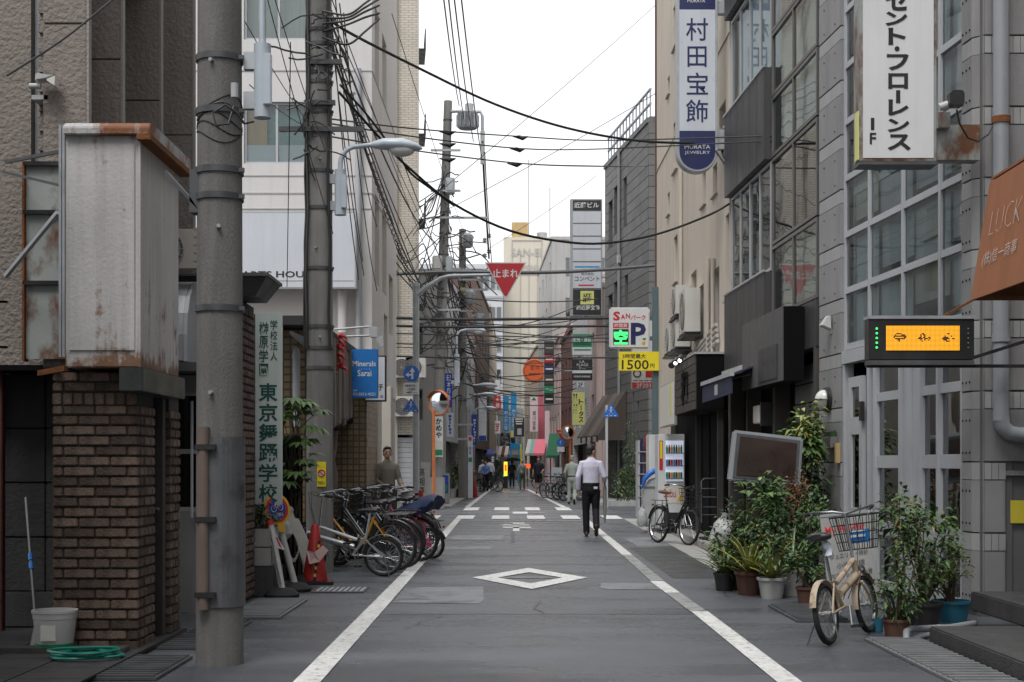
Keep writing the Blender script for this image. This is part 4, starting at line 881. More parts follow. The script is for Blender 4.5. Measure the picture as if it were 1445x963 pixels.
wp = thing('white_service_pipe', 'thick white service pipe below the white hoarding', 'pipe', P(483,450,27.1)); MB().cyl(P(483,470,27.2),P(483,408,27.2),.09).build('pipe', MT['white_wall'], wp, smooth=True)
Y = 26.9; u0, u1, z0, z1 = PXx(338,Y)-1.4, PXx(503,Y), PZ(408,Y), PZ(299,Y)
sign_box('white_hoarding', 'large blank white hoarding with black capitals along its foot', FC(Y), u0, u1, z0, z1, .18, 'sign_blue_grey', 'grey_alu', [('ink',[('PARTS HOUSE',PXx(333,Y),PXx(447,Y),PZ(392,Y),PZ(383,Y),.02)]),('grey_wall',[('|',0,0,0,0)])][:1], cat='hoarding', rim=.03)
MB(FC(Y)).box(u0+.05,u1-.05,-.012,-.006,PZ(396,Y)-.01,PZ(396,Y)).build('rule_line', MT['grey_alu'], bpy.data.objects['white_hoarding'])
# ---- tan tile building past the side street
tb = thing('tan_tile_building', 'tall building clad in narrow tan tiles behind the stop sign pole', 'building', (-5,50,0))
hs_ = [(PXx(556,44),PXx(586,44),.05,PZ(614,44))]
wall(tb, FC(44), -12, -2.9, 0, 22, .3, hs_, 'tan_tile')
TF = frame((-2.9,44.3,0),(-.085,1,0),(-1,-.085,0))
wl = [(2.7+3*i,4.1+3*i,z,z+1.3) for i in range(4) for z in (4.2,7.0,9.8,12.6,15.4)]
wall(tb, TF, 0.005, 13.6, 0, 22, .3, wl, 'tan_tile')
for h in wl:
    window(tb, TF, *h, 2, 1, .1, 'bronze_alu', 'glass_dark', 'curtain')
    if h[0] < 4 and h[2] > 6: MB(TF).box(h[0]-.2,h[1]+.2,-.28,-.25,h[2]-.3,h[2]+.35).box(h[0]-.2,h[1]+.2,-.28,0,h[2]-.34,h[2]-.3).build('railing', MT['black_metal'], tb)
body(tb, [(-12,44.32),(-3.25,44.32),(-4.4,57.8),(-12,57.8)], 0, 22, 'interior_dark', 'core')
for i in range(14): MB(FC(44)).box(hs_[0][0],hs_[0][1],.08,.11,.05+.157*i,.05+.157*i+.147).build('shutter_slat', MT['white_alu'], tb)
MB().cyl((-3.6,43.9,0),(-3.6,43.9,16),.07).build('drain_pipe', MT['beige_wall'], tb, smooth=True)
for k, (px, py) in enumerate(((556,535),(557,590),(572,535))):
    ac_unit(['air conditioner on the tan tile wall, upper one left of the blue arrow sign','air conditioner on the tan tile wall, lowest, above the shutter','air conditioner half hidden behind the blue arrow sign'][k], FC(43.6), PXx(px,43.6), PZ(py,43.6), .62, .66, .3)
# ---- stop sign on an overhanging mast with plates
Y = 33; xp = PXx(587,Y)
ss = thing('stop_sign_mast', 'grey mast with an arm carrying the red triangular stop sign over the road', 'traffic sign', (xp,Y,0))
MB().cyl((xp,Y,0),(xp,Y,PZ(402,Y)),.075).build('mast', MT['galv'], ss, smooth=True)
MB().lathe((xp,Y,PZ(405,Y)),[(.095,0),(.095,.08),(.03,.10),(0,.10)],14).build('mast_cap', MT['galv'], ss, smooth=True)
MB().tube([(xp,Y,PZ(417,Y)),P(600,407,Y),P(622,393,Y),P(634,390,Y),P(660,389,Y),P(715,388,Y)],[.075,.06,.05,.045,.04,.036],12).build('arm', MT['galv'], ss, smooth=True)
def tri(cx, cy, r): return [(cx-r,cy+r*.56),(cx+r,cy+r*.56),(cx+r*.06,cy-r*1.14),(cx-r*.06,cy-r*1.14)]
cxs, czs, rs_ = PXx(713.5,Y), PZ(388,Y), 29.5*Y/FPX
yy = Y-.13
MB().prism(tri(cxs,czs,rs_),yy,yy+.02).build('sign_plate', MT['sign_white'], ss, bevel=.006); pf = MB().prism(tri(cxs,czs-.002,rs_*.91),yy-.006,yy+.002).build('sign_face', MT['traffic_red'], ss)
letters(FC(yy-.007),[('止まれ',PXx(695,Y),PXx(732,Y),PZ(393,Y),PZ(381,Y),0,.02)],MT['sign_white'],pf)
MB().box(cxs-.05,cxs+.05,yy+.02,Y,PZ(392,Y),PZ(386,Y)).build('clamp', MT['galv'], ss)
yy = Y-.12
MB().lathe((PXx(581,Y),yy,PZ(528,Y)),[(0,0),(.185,0),(.185,.012),(0,.012)],28,'y').build('arrow_disc', MT['traffic_blue'], ss)
aw = MB(); ax, az = PXx(581,Y), PZ(528,Y)
aw.prism([(ax-.0,az-.13),(ax+.045,az-.13),(ax+.045,az+.04),(ax+.085,az+.04),(ax+.022,az+.14),(ax-.04,az+.04),(ax,az+.04)],yy-.018,yy-.013).prism([(ax-.002,az-.05),(ax-.06,az-.05),(ax-.06,az-.085),(ax-.14,az-.03),(ax-.06,az+.03),(ax-.06,az-.01),(ax-.002,az-.01)],yy-.018,yy-.013).build('arrow', MT['sign_white'], ss)
MB().box(PXx(570,Y),PXx(591,Y),yy,yy+.012,PZ(557,Y),PZ(541,Y)).build('plate', MT['sign_white'], ss)
letters(FC(yy-.001),[('自転車を除く',PXx(572,Y),PXx(589,Y),PZ(547,Y),PZ(543,Y),0,.01),('一方通行',PXx(573,Y),PXx(588,Y),PZ(552,Y),PZ(548,Y),0,.01),('←',PXx(573,Y),PXx(589,Y),PZ(556,Y),PZ(553,Y),0,.02)],MT['ink'],ss)
def ped_sign(parent, cx, cz, s, y):
    MB().prism([(cx-s,cz-s*.8),(cx+s,cz-s*.8),(cx+s,cz-s*.55),(cx+.05*s,cz+s*.95),(cx-.05*s,cz+s*.95),(cx-s,cz-s*.55)],y,y+.012).build('pedestrian_plate', MT['traffic_blue'], parent)
    f = MB(); k = s
    f.lathe((cx+.02*k,y-.005,cz+.48*k),[(0,0),(.11*k,0),(.11*k,.004),(0,.004)],12,'y')
    for a, b in (((0,.34),(-.02,-.1)),((0,.3),(-.28,.05)),((0,.3),(.26,.08)),((-.02,-.1),(-.28,-.55)),((-.02,-.1),(.26,-.55))): f.bar((cx+a[0]*k,y-.003,cz+a[1]*k),(cx+b[0]*k,y-.003,cz+b[1]*k),.16*k,.006)
    for a, b in ((-.72,-.42),(-.15,.12),(.42,.72)): f.box(cx+a*k,cx+b*k,y-.006,y-.001,cz-.68*k,cz-.60*k)
    f.build('walking_figure', MT['sign_white'], parent)
ped_sign(ss, PXx(580.5,Y), PZ(573,Y), .175, yy)
# board sign leaning by the mast, fire extinguisher stand
lb = thing('leaning_shop_board', 'grey shop board with black brush lettering leaning behind the bicycles', 'sign', P(600,722,36))
A = [P(594,652,36.0),P(607,653,36.0),P(603,722,35.7),P(588,722,35.7)]; MB().hexa(A,[p+Vector((0,.05,0)) for p in A]).build('board', MT['grey_wall'], lb)
letters(FC(35.72),[('高相商店',PXx(593,36),PXx(600,36),PZ(712,36),PZ(660,36),0,.01,1)],MT['ink'],lb)
fe = thing('red_fire_stand', 'red fire extinguisher stand behind the covered bicycle seat', 'fire extinguisher', P(593,722,31))
MB().lathe((PXx(594,31),31,.02),[(0,0),(.15,0),(.14,.04),(.12,.55),(.06,.62),(.05,.70),(.05,.82),(0,.84)],14).build('stand', MT['cone_red'], fe, smooth=True)
MB().box(PXx(591,31),PXx(599,31),30.84,30.87,.28,.40).build('plate', MT['yellow_sign'], fe)
# mirror on an orange post
mi = thing('traffic_mirror', 'round convex traffic mirror with orange hood on an orange post', 'traffic mirror', (PXx(612,46),43.6,0))
Y = 43.6; xm = PXx(612,Y)
MB().cyl((xm,Y,.05),(xm,Y,PZ(560,Y)),.045).build('post', MT['orange_pole'], mi, smooth=True)
cm = Vector((PXx(619,Y),Y-.12,PZ(569,Y))); Mm = Matrix.Translation(cm) @ Matrix.Rotation(R(-28),4,'Z') @ Matrix.Rotation(R(8),4,'X')
MB(Mm).ring((0,0,0),.36,.03,32,6).build('rim', MT['orange_pole'], mi, smooth=True); MB(Mm).lathe((0,0,0),[(0,.09),(.12,.08),(.24,.05),(.345,0),(.345,-.03),(0,-.03)],32,'y').build('mirror_face', MT['mirror'], mi, smooth=True)
MB(Mm).ring((0,-.02,0),.385,.01,24,6,a0=R(25),a1=R(155),w=.09).build('hood', MT['orange_pole'], mi, smooth=True); MB().bar(cm+Vector((0,.1,0)),(xm,Y,cm.z),.05).build('bracket', MT['galv'], mi)
# plate and ads on the tall pole
ka = thing('pole_ad_plate', 'white advertising plate with black brush lettering on the tall leaning pole', 'sign', P(619,650,44.7)); Y = 44.68
MB().box(PXx(613,Y),PXx(625,Y),Y-.02,Y,PZ(645,Y),PZ(588,Y)).build('plate', MT['sign_white'], ka)
letters(FC(Y-.021),[('かめや',PXx(615,Y),PXx(623.5,Y),PZ(619,Y),PZ(590,Y),0,.025,1)],MT['ink'],ka); MB().box(PXx(613.5,Y),PXx(624.5,Y),Y-.024,Y-.02,PZ(643,Y),PZ(635,Y)).build('green_strip', MT['green_sign'], ka)
MB().box(PXx(615,Y),PXx(624,Y),Y-.024,Y-.02,PZ(634,Y),PZ(622,Y)).build('notice', MT['paper'], ka)
def tangle(t, at, z0, z1, n, seed, spread=.5, r=.018, y=-.22):
    'loose wire tails and loops round a pole'
    q = random.Random(seed)
    for k in range(n):
        z = q.uniform(z0,z1); c, rr = at(z); p = c+Vector((q.uniform(-.2,.2),y,0)); pts = [p]; d = Vector((q.uniform(-1,1),q.uniform(-.3,.1),q.uniform(-.8,.3)))*spread
        for i in range(5): p = p+d*.28; d = d+Vector((q.uniform(-.5,.5),q.uniform(-.12,.12),q.uniform(-.55,.45)))*spread; pts.append(p)
        MB().tube(pts,r*q.uniform(.6,1.2),5).build('wire_tail', MT['cable_black'], t, smooth=True)
tangle(p3, at3, 4.5, 10.5, 46, 1, .8, .02); tangle(p4, at4, 4, 10.5, 46, 2, .9, .024); tangle(p2, at2, 5.4, 7.6, 26, 3, .32, .011)
for k, py in enumerate((205,262,300,372,430)): MB().box(PXx(608,44.8),PXx(650 if k != 2 else 690,44.8),44.7,44.78,PZ(py+8,44.8)-.03,PZ(py+8,44.8)+.03).build('cross_arm', MT['galv'], p3)
for k in range(6):
    c = P(684+(k % 2)*6,386-22*(k//2) if k % 2 == 0 else 380-22*(k//2),57.4); MB().lathe(c,[(0,0),(.05,0),(.11,.05),(.05,.08),(.10,.13),(.04,.17),(0,.2)],10).build('insulator', MT['plastic_grey'], p4, smooth=True)
MB().box(-2.68,-2.14,44.55,45.35,.0,1.0).build('base_block', MT['concrete'], p3, bevel=.02)
# ================================================================== right side, near: concrete building
CBF = FRS((4.27,13.1), .083)
cb = thing('concrete_building', 'grey concrete panel building with a white framed glass curtain wall at the right', 'building', (5,15,0))
ZT = 9.4
# structural backing (behind the panels)
MB(CBF).box(3.97,4.84,.05,.35,0,ZT).build('backing', MT['grout'], cb); MB(CBF).box(.0,.33,.05,.35,0,ZT).build('backing', MT['grout'], cb)
MB().box(4.34,8,13.15,13.4,0,ZT).build('backing', MT['grout'], cb)
MB().slab([(4.62,13.45),(8,13.45),(8,17.9),(4.25,17.9)],ZT-.02,ZT+.3).build('roof_slab', MT['concrete_panel'], cb)
MB().slab([(8,13.4),(8.2,13.4),(8.2,18),(8,18)],0,ZT).build('back_wall', MT['concrete_panel'], cb); MB().slab([(4.2,17.75),(8,17.75),(8,17.95),(4.2,17.95)],0,ZT).build('back_wall', MT['concrete_panel'], cb)
JZ = [.10]+[.77+.655*k for k in range(14)]
def panel(M, u0, u1, z0, z1, name, mt, holes=2, w=0):
    o = MB(M).box(u0,u1,w,w+.05,z0,z1).build(name, MT[mt], cb, bevel=.004)
    if holes:
        for uu in [u0+(u1-u0)*(i+.5)/holes for i in range(holes)]:
            for zz in (z0+.08,z1-.10): MB(M).lathe((uu,w-.0015,zz),[(0,0),(.011,0),(.011,.004),(0,.004)],8,'y').build('tie_hole', MT['interior_dark'], o)
for j in range(len(JZ)-1):
    z0, z1 = JZ[j], JZ[j+1]; zb = z1-.165
    for u0, u1, n in ((3.97,4.84,2),(.09,.33,3)):
        panel(CBF,u0,u1,z0+.006,zb-.004,'concrete_panel','concrete_panel',n); panel(CBF,u0,u1,zb,z1-.006,'band_panel','concrete_band',0,.003)
    # chamfered corner and the flank towards the camera
    for a, b, nm, m_ in ((z0+.006,zb-.004,'concrete_panel','concrete_panel'),(zb,z1-.006,'band_panel','concrete_band')):
        MB().slab([(4.262,13.188),(4.345,13.098),(4.345,13.15),(4.31,13.19)],a,b).build(nm, MT[m_], cb)
    if 1: 
        lo = z0+.006
        if j in (1,): lo = max(lo, 1.31)
        if z0 < 1.2:
            MB().box(4.35,4.545,13.098,13.15,z0+.006,zb-.004).build('concrete_panel', MT['concrete_panel'], cb, bevel=.004)
        else: panel(FC(13.098),4.35,6.6,z0+.006,zb-.004,'concrete_panel','concrete_panel',0)
        nt_ = 3 if z0 < 1.2 else 26
        for i in range(nt_): MB().box(4.352+.066*i,4.352+.066*i+.061,13.094,13.15,zb+.004,z1-.01).build('tile', MT['white_tile'], cb)
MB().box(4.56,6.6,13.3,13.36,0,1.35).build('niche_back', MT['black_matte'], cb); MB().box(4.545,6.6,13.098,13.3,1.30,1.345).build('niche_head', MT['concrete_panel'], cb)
# curtain wall
MU = [.36,.97,2.0,3.07,3.94]; ZR = [2.79+.672*k for k in range(10)]
fr = MB(CBF)
for u in MU: fr.box(u-.026,u+.026,.035,.085,2.62,ZT)
cw = fr.build('mullion_grid', MT['white_alu'], cb)
for z in ZR:
    for i in range(4): MB(CBF).box(MU[i]+.027,MU[i+1]-.027,.04,.082,z-.024,z+.020).build('transom', MT['white_alu'], cw); MB(CBF).box(MU[i]+.027,MU[i+1]-.027,.044,.08,z+.022,z+.05).build('transom', MT['white_alu'], cw)
for j in range(len(ZR)-1):
    for i in range(4): MB(CBF).add([(MU[i]+.024,.064,ZR[j]+.048),(MU[i+1]-.024,.064,ZR[j]+.048),(MU[i+1]-.024,.064,ZR[j+1]-.022),(MU[i]+.024,.064,ZR[j+1]-.022)],[(0,1,2,3)]).build('pane', MT['glass'], cw, fix=False)
for k in range(3):
    z0 = 2.62+2.1*k
    MB(CBF).box(.36,3.94,.60,.64,z0,z0+2.05).build('inner_wall', MT['blind'], cb); MB(CBF).box(.36,3.94,.14,.24,z0+2.0,z0+2.08).build('floor_slab', MT['blind'], cb)
MB(CBF).box(1.15,1.75,.12,.155,3.72,4.02).build('ceiling_light', MT['sign_white'], cb)
qb = random.Random(4)
for j in range(len(ZR)-1):
    for i in range(4):
        c_ = qb.choice(('blind','blind','blind','curtain','sign_blue_grey','grey_wall')); dz_ = qb.choice((0,0,.12,.25)); MB(CBF).box(MU[i]+.03,MU[i+1]-.03,.16+.03*qb.random(),.20,ZR[j]+.05+dz_,ZR[j+1]-.03).build('roller_blind', MT[c_], cw)
for u in (.4,3.9): MB(CBF).box(u-.02,u+.02,.14,1.5,2.62,ZT-.1).build('inner_wall', MT['blind'], cb)
# entrance level
df = MB(CBF).box(.36,3.94,.0,.12,2.60,2.75).build('entrance_head', MT['white_alu'], cb)
for u, w in ((.36,.05),(.97,.05),(1.45,.05),(1.75,.11),(2.02,.06),(2.82,.07),(3.03,.07),(3.90,.06)): MB(CBF).box(u-w/2 if u > .4 else u-.03,u+w/2,.01,.13,.03,2.60).build('entrance_post', MT['white_alu'], cb, bevel=.004)
cols_ = [(.385,.945),(.995,1.425),(2.05,2.785)]
for (u0, u1) in cols_:
    for za, zb_ in ((.12,.62),(.78,1.36),(1.50,2.10),(2.20,2.58)):
        MB(CBF).box(u0,u1,.066,.074,za-.01,zb_+.01).build('pane', MT['glass_near'], cb, fix=False)
    for za, zb_ in ((.03,.12),(.62,.78),(1.36,1.50),(2.10,2.20)): MB(CBF).box(u0,u1,.035,.105,za,zb_).build('entrance_rail', MT['white_alu'], cb, bevel=.004)
MB(CBF).box(1.475,1.695,.04,.10,.03,2.6).build('entrance_panel', MT['white_alu'], cb); MB(CBF).box(1.805,1.99,.05,.08,.03,2.6).build('entrance_panel', MT['white_alu'], cb)
# open door leaf
dl = wall_mesh(CBF @ Matrix.Translation((0,-.012,0)),3.16,3.64,.05,2.42,.05,[(3.26,3.54,.2,.75),(3.26,3.54,.9,1.75),(3.26,3.54,1.95,2.3)]).build('open_door', MT['white_alu'], cb, fix=False)
for a, b in ((.2,.75),(.9,1.75),(1.95,2.3)): MB(CBF).box(3.25,3.55,.01,.016,a-.01,b+.01).build('pane', MT['glass_dark'], dl, fix=False)
MB(CBF).box(3.66,3.87,.06,.10,.05,2.42).build('door_jamb', MT['white_alu'], cb); MB(CBF).box(3.10,3.15,-.05,.0,1.9,2.12).build('door_closer', MT['black_metal'], dl)
MB(CBF).box(.36,3.94,2.2,2.25,.03,2.62).build('inner_wall', MT['interior'], cb); MB(CBF).box(.36,3.94,.13,2.2,.0,.03).build('inner_floor', MT['concrete_dark'], cb)
MB(CBF).box(.42,.75,.25,.28,1.9,2.55).build('poster', MT['blue_sign'], cb)
for u in (.38,3.93): MB(CBF).box(u-.02,u+.02,.14,2.2,.03,2.62).build('inner_wall', MT['interior_dark'], cb)
# downpipe on the flank
dp = thing('rain_downpipe', 'thick blue grey downpipe on the tiled concrete flank at the right', 'pipe', (4.47,13.0,1.75))
MB().cyl((4.47,13.0,1.80),(4.47,13.0,9.2),.072,n=18).build('pipe', MT['steel_grey'], dp, smooth=True)
for z in (2.55,4.55,6.4): MB().lathe((4.47,13.0,z),[(.074,-.03),(.084,-.03),(.084,.03),(.074,.03)],18).build('collar', MT['rust' if z == 4.55 else 'steel_grey'], dp, smooth=True)
MB().tube([(4.47,13.0,1.86),(4.48,13.0,1.76),(4.54,13.0,1.69),(4.64,13.0,1.67),(5.3,13.0,1.66)],.072,16).build('elbow', MT['steel_grey'], dp, smooth=True)
np_ = thing('niche_pipes', 'beige water pipes with valves in the dark niche at the right edge', 'pipe', (4.66,13.2,.1))
MB().tube([(4.60,13.2,.12),(4.60,13.2,1.10),(4.62,13.2,1.16),(4.68,13.2,1.19),(4.74,13.2,1.16),(4.76,13.2,1.08),(4.76,13.2,.9)],.03,10).build('pipe', MT['beige_wall'], np_, smooth=True)
MB().lathe((4.60,13.2,.5),[(.0,0),(.055,0),(.055,.09),(0,.09)],12).build('valve', MT['beige_wall'], np_, smooth=True); MB().cyl((4.64,13.2,.05),(4.72,13.2,.22),.045).build('pipe', MT['beige_wall'], np_, smooth=True)
MB().box(4.60,4.74,13.12,13.13,.86,1.07).build('yellow_notice', MT['paper_yellow'], np_)
# small fittings on the wall
wl_ = thing('round_wall_lamp', 'round bulkhead wall lamp with a black guard on the concrete panel', 'wall lamp', CBF @ Vector((4.5,-.05,2.05)))
Ml = CBF @ Matrix.Translation((4.45,0,2.20)); MB(Ml).lathe((0,0,0),[(0,0),(.155,0),(.155,.03),(.12,.05),(0,.05)],24,'y').build('base', MT['black_metal'], wl_, smooth=True)
MB(Ml).ball((0,-.05,0),.125,.12,.125,18,10).build('globe', MT['lamp_lens'], wl_, smooth=True)
gd = MB(Ml); gd.ring((0,-.05,0),.135,.012,24,6); gd.tube([(.14*cos(a),-.05-.13*sin(a),0) for a in [pi*k/10 for k in range(11)]],.010,6); gd.build('guard', MT['black_metal'], wl_, smooth=True)
mbx = thing('mail_tray', 'small chrome letter box on the concrete wall by the open door', 'mailbox', CBF @ Vector((4.2,-.05,1.55)))
MB(CBF).box(4.08,4.42,-.09,-.002,1.60,1.74).build('box', MT['chrome'], mbx, bevel=.012); MB(CBF).box(4.10,4.40,-.075,-.01,1.742,1.80).build('moss', MT['leaf_dark'], mbx); MB(CBF).box(3.98,4.05,-.05,-.002,1.42,1.66).build('wood_block', MT['wood_panel'], mbx)
cm_ = thing('wall_spotlight', 'small white wedge spotlight on the concrete panel left of the curtain wall', 'spotlight', CBF @ Vector((4.3,-.08,3.0)))
MB(CBF).hexa([(4.26,-.02,3.05),(4.40,-.02,3.05),(4.40,-.14,3.10),(4.26,-.14,3.10)],[(4.28,-.02,3.22),(4.38,-.02,3.22),(4.38,-.06,3.22),(4.28,-.06,3.22)]).build('housing', MT['plastic_white'], cm_, bevel=.008); MB(CBF).box(4.30,4.36,-.03,0,3.0,3.06).build('bracket', MT['plastic_grey'], cm_)
# ---- signs on this building
Y = 12.85; F = FC(Y)
u0, u1, z0, z1 = PXx(1213,Y), PXx(1322,Y), PZ(228,Y), PZ(-70,Y)
fs_ = sign_box('vertical_katakana_sign', 'tall white box sign with bold black katakana and rusty edges, top right', F, u0, u1, z0, z1, .22, 'sign_white', 'rusty_sheet', [('ink',[*[(ch,PXx(a,Y),PXx(b,Y),PZ(d,Y),PZ(c_,Y),.035) for ch,a,b,c_,d in (('セ',1249,1281,-14,16),('ン',1249,1280,17,37),('ト',1253,1278,40,64),('●',1262,1269,66,73),('フ',1251,1282,77,100),('ロ',1253,1281,104,126),('|',1264,1270,128,146),('レ',1253,1282,141,164),('ン',1252,1283,168,187),('ス',1252,1285,190,213))],('1',PXx(1228.5,Y),PXx(1233.5,Y),PZ(184,Y),PZ(167,Y),.0),('F',PXx(1227,Y),PXx(1236,Y),PZ(204,Y),PZ(188,Y),.02)])], rim=.03)
MB(F).box(u0-.012,u0,.02,.14,z0+.02,z0+.46).build('yellow_strip', MT['yellow_pale'], fs_); MB(F).box(u0-.004,u1+.004,-.01,.23,z0-.03,z0-.002).build('bottom_rail', MT['galv_dark'], fs_)
MB().box(u1+.002,4.24,Y+.03,Y+.20,z0+.02,z0+.34).build('bracket_box', MT['rusty_sheet'], fs_)
t = thing('sign_floodlight', 'black floodlight on the bracket beside the tall katakana sign', 'floodlight', P(1345,178,12.7))
c = P(1348,140,12.65); MB().hexa([c+Vector(v) for v in ((-.06,-.05,-.05),(-.03,-.05,-.075),(.05,-.05,-.075),(.07,-.05,-.05),(.07,-.05,.045),(.05,-.05,.07),(-.03,-.05,.07),(-.06,-.05,.045))][::-1],[c+Vector(v) for v in ((-.06,.05,-.05),(-.03,.05,-.075),(.05,.05,-.075),(.07,.05,-.05),(.07,.05,.045),(.05,.05,.07),(-.03,.05,.07),(-.06,.05,.045))][::-1]).build('head', MT['black_metal'], t, bevel=.006)
MB().cyl(P(1325,152,12.7),P(1343,146,12.7),.035).build('tube', MT['plastic_grey'], t, smooth=True); MB().box(PXx(1328,12.7),PXx(1345,12.7),12.78,12.86,PZ(177,12.7),PZ(155,12.7)).build('bracket', MT['rusty_sheet'], t)
MB().tube([P(1350,155,12.65),P(1354,175,12.7),P(1366,195,12.75),P(1380,200,12.8),P(1395,190,12.9),P(1400,180,12.95)],.008,6).build('cord', MT['cable_black'], t, smooth=True)
# LED matrix sign
Y = 12.7; F = FC(Y); u0, u1, z0, z1 = PXx(1226,Y), PXx(1375,Y), PZ(508,Y), PZ(449,Y)
ld = thing('led_matrix_sign', 'black LED matrix sign lit amber with pictograms, hanging beside the entrance', 'LED sign', ((u0+u1)/2,Y,z0))
MB(F).box(u0,u1,0,.16,z0,z1).build('case', MT['black_metal'], ld, bevel=.006); MB(F).box(u0-.006,u1+.006,-.01,.17,z1-.008,z1+.02).build('top_rail', MT['galv'], ld)
MB(F).box(u0,u1,.0,.15,z0-.045,z0-.004).build('bottom_rail', MT['galv_dark'], ld)
ea, eb, ec, ed = PXx(1250,Y), PXx(1354,Y), PZ(495,Y), PZ(460,Y)
MB(F).box(ea,eb,-.006,.001,ec,ed).build('matrix_panel', MT['led_off'], ld)
nx, nz = 58, 20; du, dz = (eb-ea)/nx, (ed-ec)/nz; px_on = MB(F)
icons = ['..####....','.#....###.','##########','#.......##','.########.','...##.....','....#.....'],['...##.....','..#.##....','..#..#....','.##.##..##','####.###.#','..#..#..#.','...#......'],['....##....','..........','..#....#..','.####.....','######..##','.###......','...###....']
def dark(i, j):
    for k, ic in enumerate(icons):
        x, y = i-(6+19*k), 13-j
        if 0 <= x < 10 and 0 <= y < 7 and ic[y][x] == '#': return True
    return False
for i in range(nx):
    for j in range(nz):
        if not dark(i, j): px_on.add([(ea+du*(i+.12),-.0075,ec+dz*(j+.12)),(ea+du*(i+.88),-.0075,ec+dz*(j+.12)),(ea+du*(i+.88),-.0075,ec+dz*(j+.88)),(ea+du*(i+.12),-.0075,ec+dz*(j+.88))], [(0,1,2,3)])
lo = px_on.build('lit_dots', MT['led_amber'], ld, fix=False); lo['kind'] = 'stuff'
for k in range(5): MB(F).lathe((PXx(1237,Y),-.004,PZ(464+6.7*k,Y)),[(0,0),(.010,0),(.010,.004),(0,.004)],10,'y').build('green_lamp', MT['led_green'], ld)
for k in range(5): MB(F).lathe((PXx(1366,Y),-.004,PZ(464+6.7*k,Y)),[(0,0),(.005,0),(.005,.003),(0,.003)],8,'y').build('unlit_lamp', MT['plastic_grey'], ld)
for a, b in (((u1,Y+.05,z0+.02),(4.7,Y+.05,z0+.20)),((u0,Y+.1,z0-.05),(4.7,Y+.1,z0-.05))): MB().bar(a,b,.03).build('support_bar', MT['black_metal'], ld)
MB().bar(P(1330,447,12.75),P(1380,420,12.9),.02).build('stay_rod', MT['rust'], ld)
# orange awning on the next building (mostly outside the picture)
nb = thing('near_right_building', 'grey building at the right edge that carries the orange awning', 'building', (5.5,9,0))
MB().box(4.75,9,-25,11.9,.31,13).build('wall', MT['concrete_panel'], nb)  # wall stretched back unseen past the viewer and raised, to block light
for i in range(8):
    for z in (4.6,7.4,10.2): window(nb, FRS((4.748,0),0), -22+3.8*i, -20+3.8*i, z, z+1.4, 2, 1, -.06, 'grey_alu', 'glass_dark', None); MB().box(4.73,4.75,7,9.2,.31,2.4).build('door', MT['interior_dark'], nb)
aw = thing('orange_awning', 'faded orange canvas awning with thin white lettering at the right edge', 'awning', (4.1,10,2.7))
A = [(3.77,11.7,2.75),(3.77,7.6,2.75),(3.93,7.6,3.76),(3.93,11.7,3.72)]
B = [(3.79,11.7,2.75),(3.79,7.6,2.75),(3.95,7.6,3.76),(3.95,11.7,3.72)]
MB().hexa(A,B).build('front_cloth', MT['awning_orange'], aw); MB().hexa([(3.94,11.7,3.74),(3.94,7.6,3.78),(4.75,7.6,3.95),(4.75,11.7,3.92)],[(3.94,11.7,3.76),(3.94,7.6,3.80),(4.75,7.6,3.97),(4.75,11.7,3.94)]).build('top_cloth', MT['awning_orange'], aw)
MB().hexa([(3.79,11.68,2.75),(4.75,11.68,2.75),(4.75,11.68,3.92),(3.95,11.68,3.73)],[(3.79,11.7,2.75),(4.75,11.7,2.75),(4.75,11.7,3.92),(3.95,11.7,3.73)]).build('end_cloth', MT['awning_orange'], aw)
for k in range(4): MB().bar((3.82,11.6-1.2*k,2.78),(4.75,11.6-1.2*k,2.80),.035).build('rib', MT['rust'], aw)
sl = Vector((.16,0,1.0)).normalized(); FA = Matrix(((0,sl.z,sl.x,3.768),(-1,0,0,11.6),(0,-sl.x,sl.z,2.75),(0,0,0,1)))
letters(FA,[('LUCKY B',.14,1.26,.50,.70,-.004,-.035),('(株)信一商事',.08,.86,.24,.37,-.004,-.01)],MT['awning_text'],aw)
# ================================================================== right side, dark bay building
DBF = FRS((3.87,18.0), .042)
db = thing('dark_bay_building', 'dark grey panel building with reflecting bay windows, right of the vertical jewellery sign', 'building', (5,21,0))
MB(DBF).box(.02,5.66,.34,3.5,0,10.5).build('core', MT['interior_dark'], db)
def bay(u0, u1, z0, z1, nu, nz, fm='bronze_alu', gm='glass', back='blind', w=0, bd=.16):
    window(db, DBF @ Matrix.Translation((0,w,0)), u0, u1, z0, z1, nu, nz, .0, fm, gm, back, bd, .05)
for z0, z1, gm, bk_ in ((3.52,4.55,'glass','curtain'),(4.57,5.82,'glass_dark','interior_dark'),(5.84,6.71,'glass','blind'),(6.72,7.64,'glass','curtain'),(7.65,8.7,'glass_dark','interior_dark'),(8.72,10.4,'glass','blind')): bay(.05,2.62,z0,z1,2,1,'bronze_alu',gm,bk_)
for z0, z1, n in ((7.18,8.75,4),(4.22,5.82,4)): bay(2.66,5.62,z0,z1,n,1,'grey_alu','glass','blind' if z0 > 6 else 'interior')
def spandrel(u0, u1, z0, z1, n, w=-.10):
    for i in range(n): MB(DBF).box(u0+(u1-u0)*i/n+.004,u0+(u1-u0)*(i+1)/n-.004,w,.30,z0,z1).build('dark_panel', MT['dark_panel'], db, bevel=.004)
spandrel(2.64,5.68,5.83,7.17,6); spandrel(2.64,5.68,2.95,4.2,6); spandrel(2.64,5.68,8.78,10.5,6); spandrel(.0,2.60,2.9,3.50,3,-.02)
MB(DBF).box(2.62,5.7,-.12,-.10,4.2,4.23).build('sill_trim', MT['grey_alu'], db); MB(DBF).box(2.62,5.7,-.12,-.10,7.17,7.2).build('sill_trim', MT['grey_alu'], db)
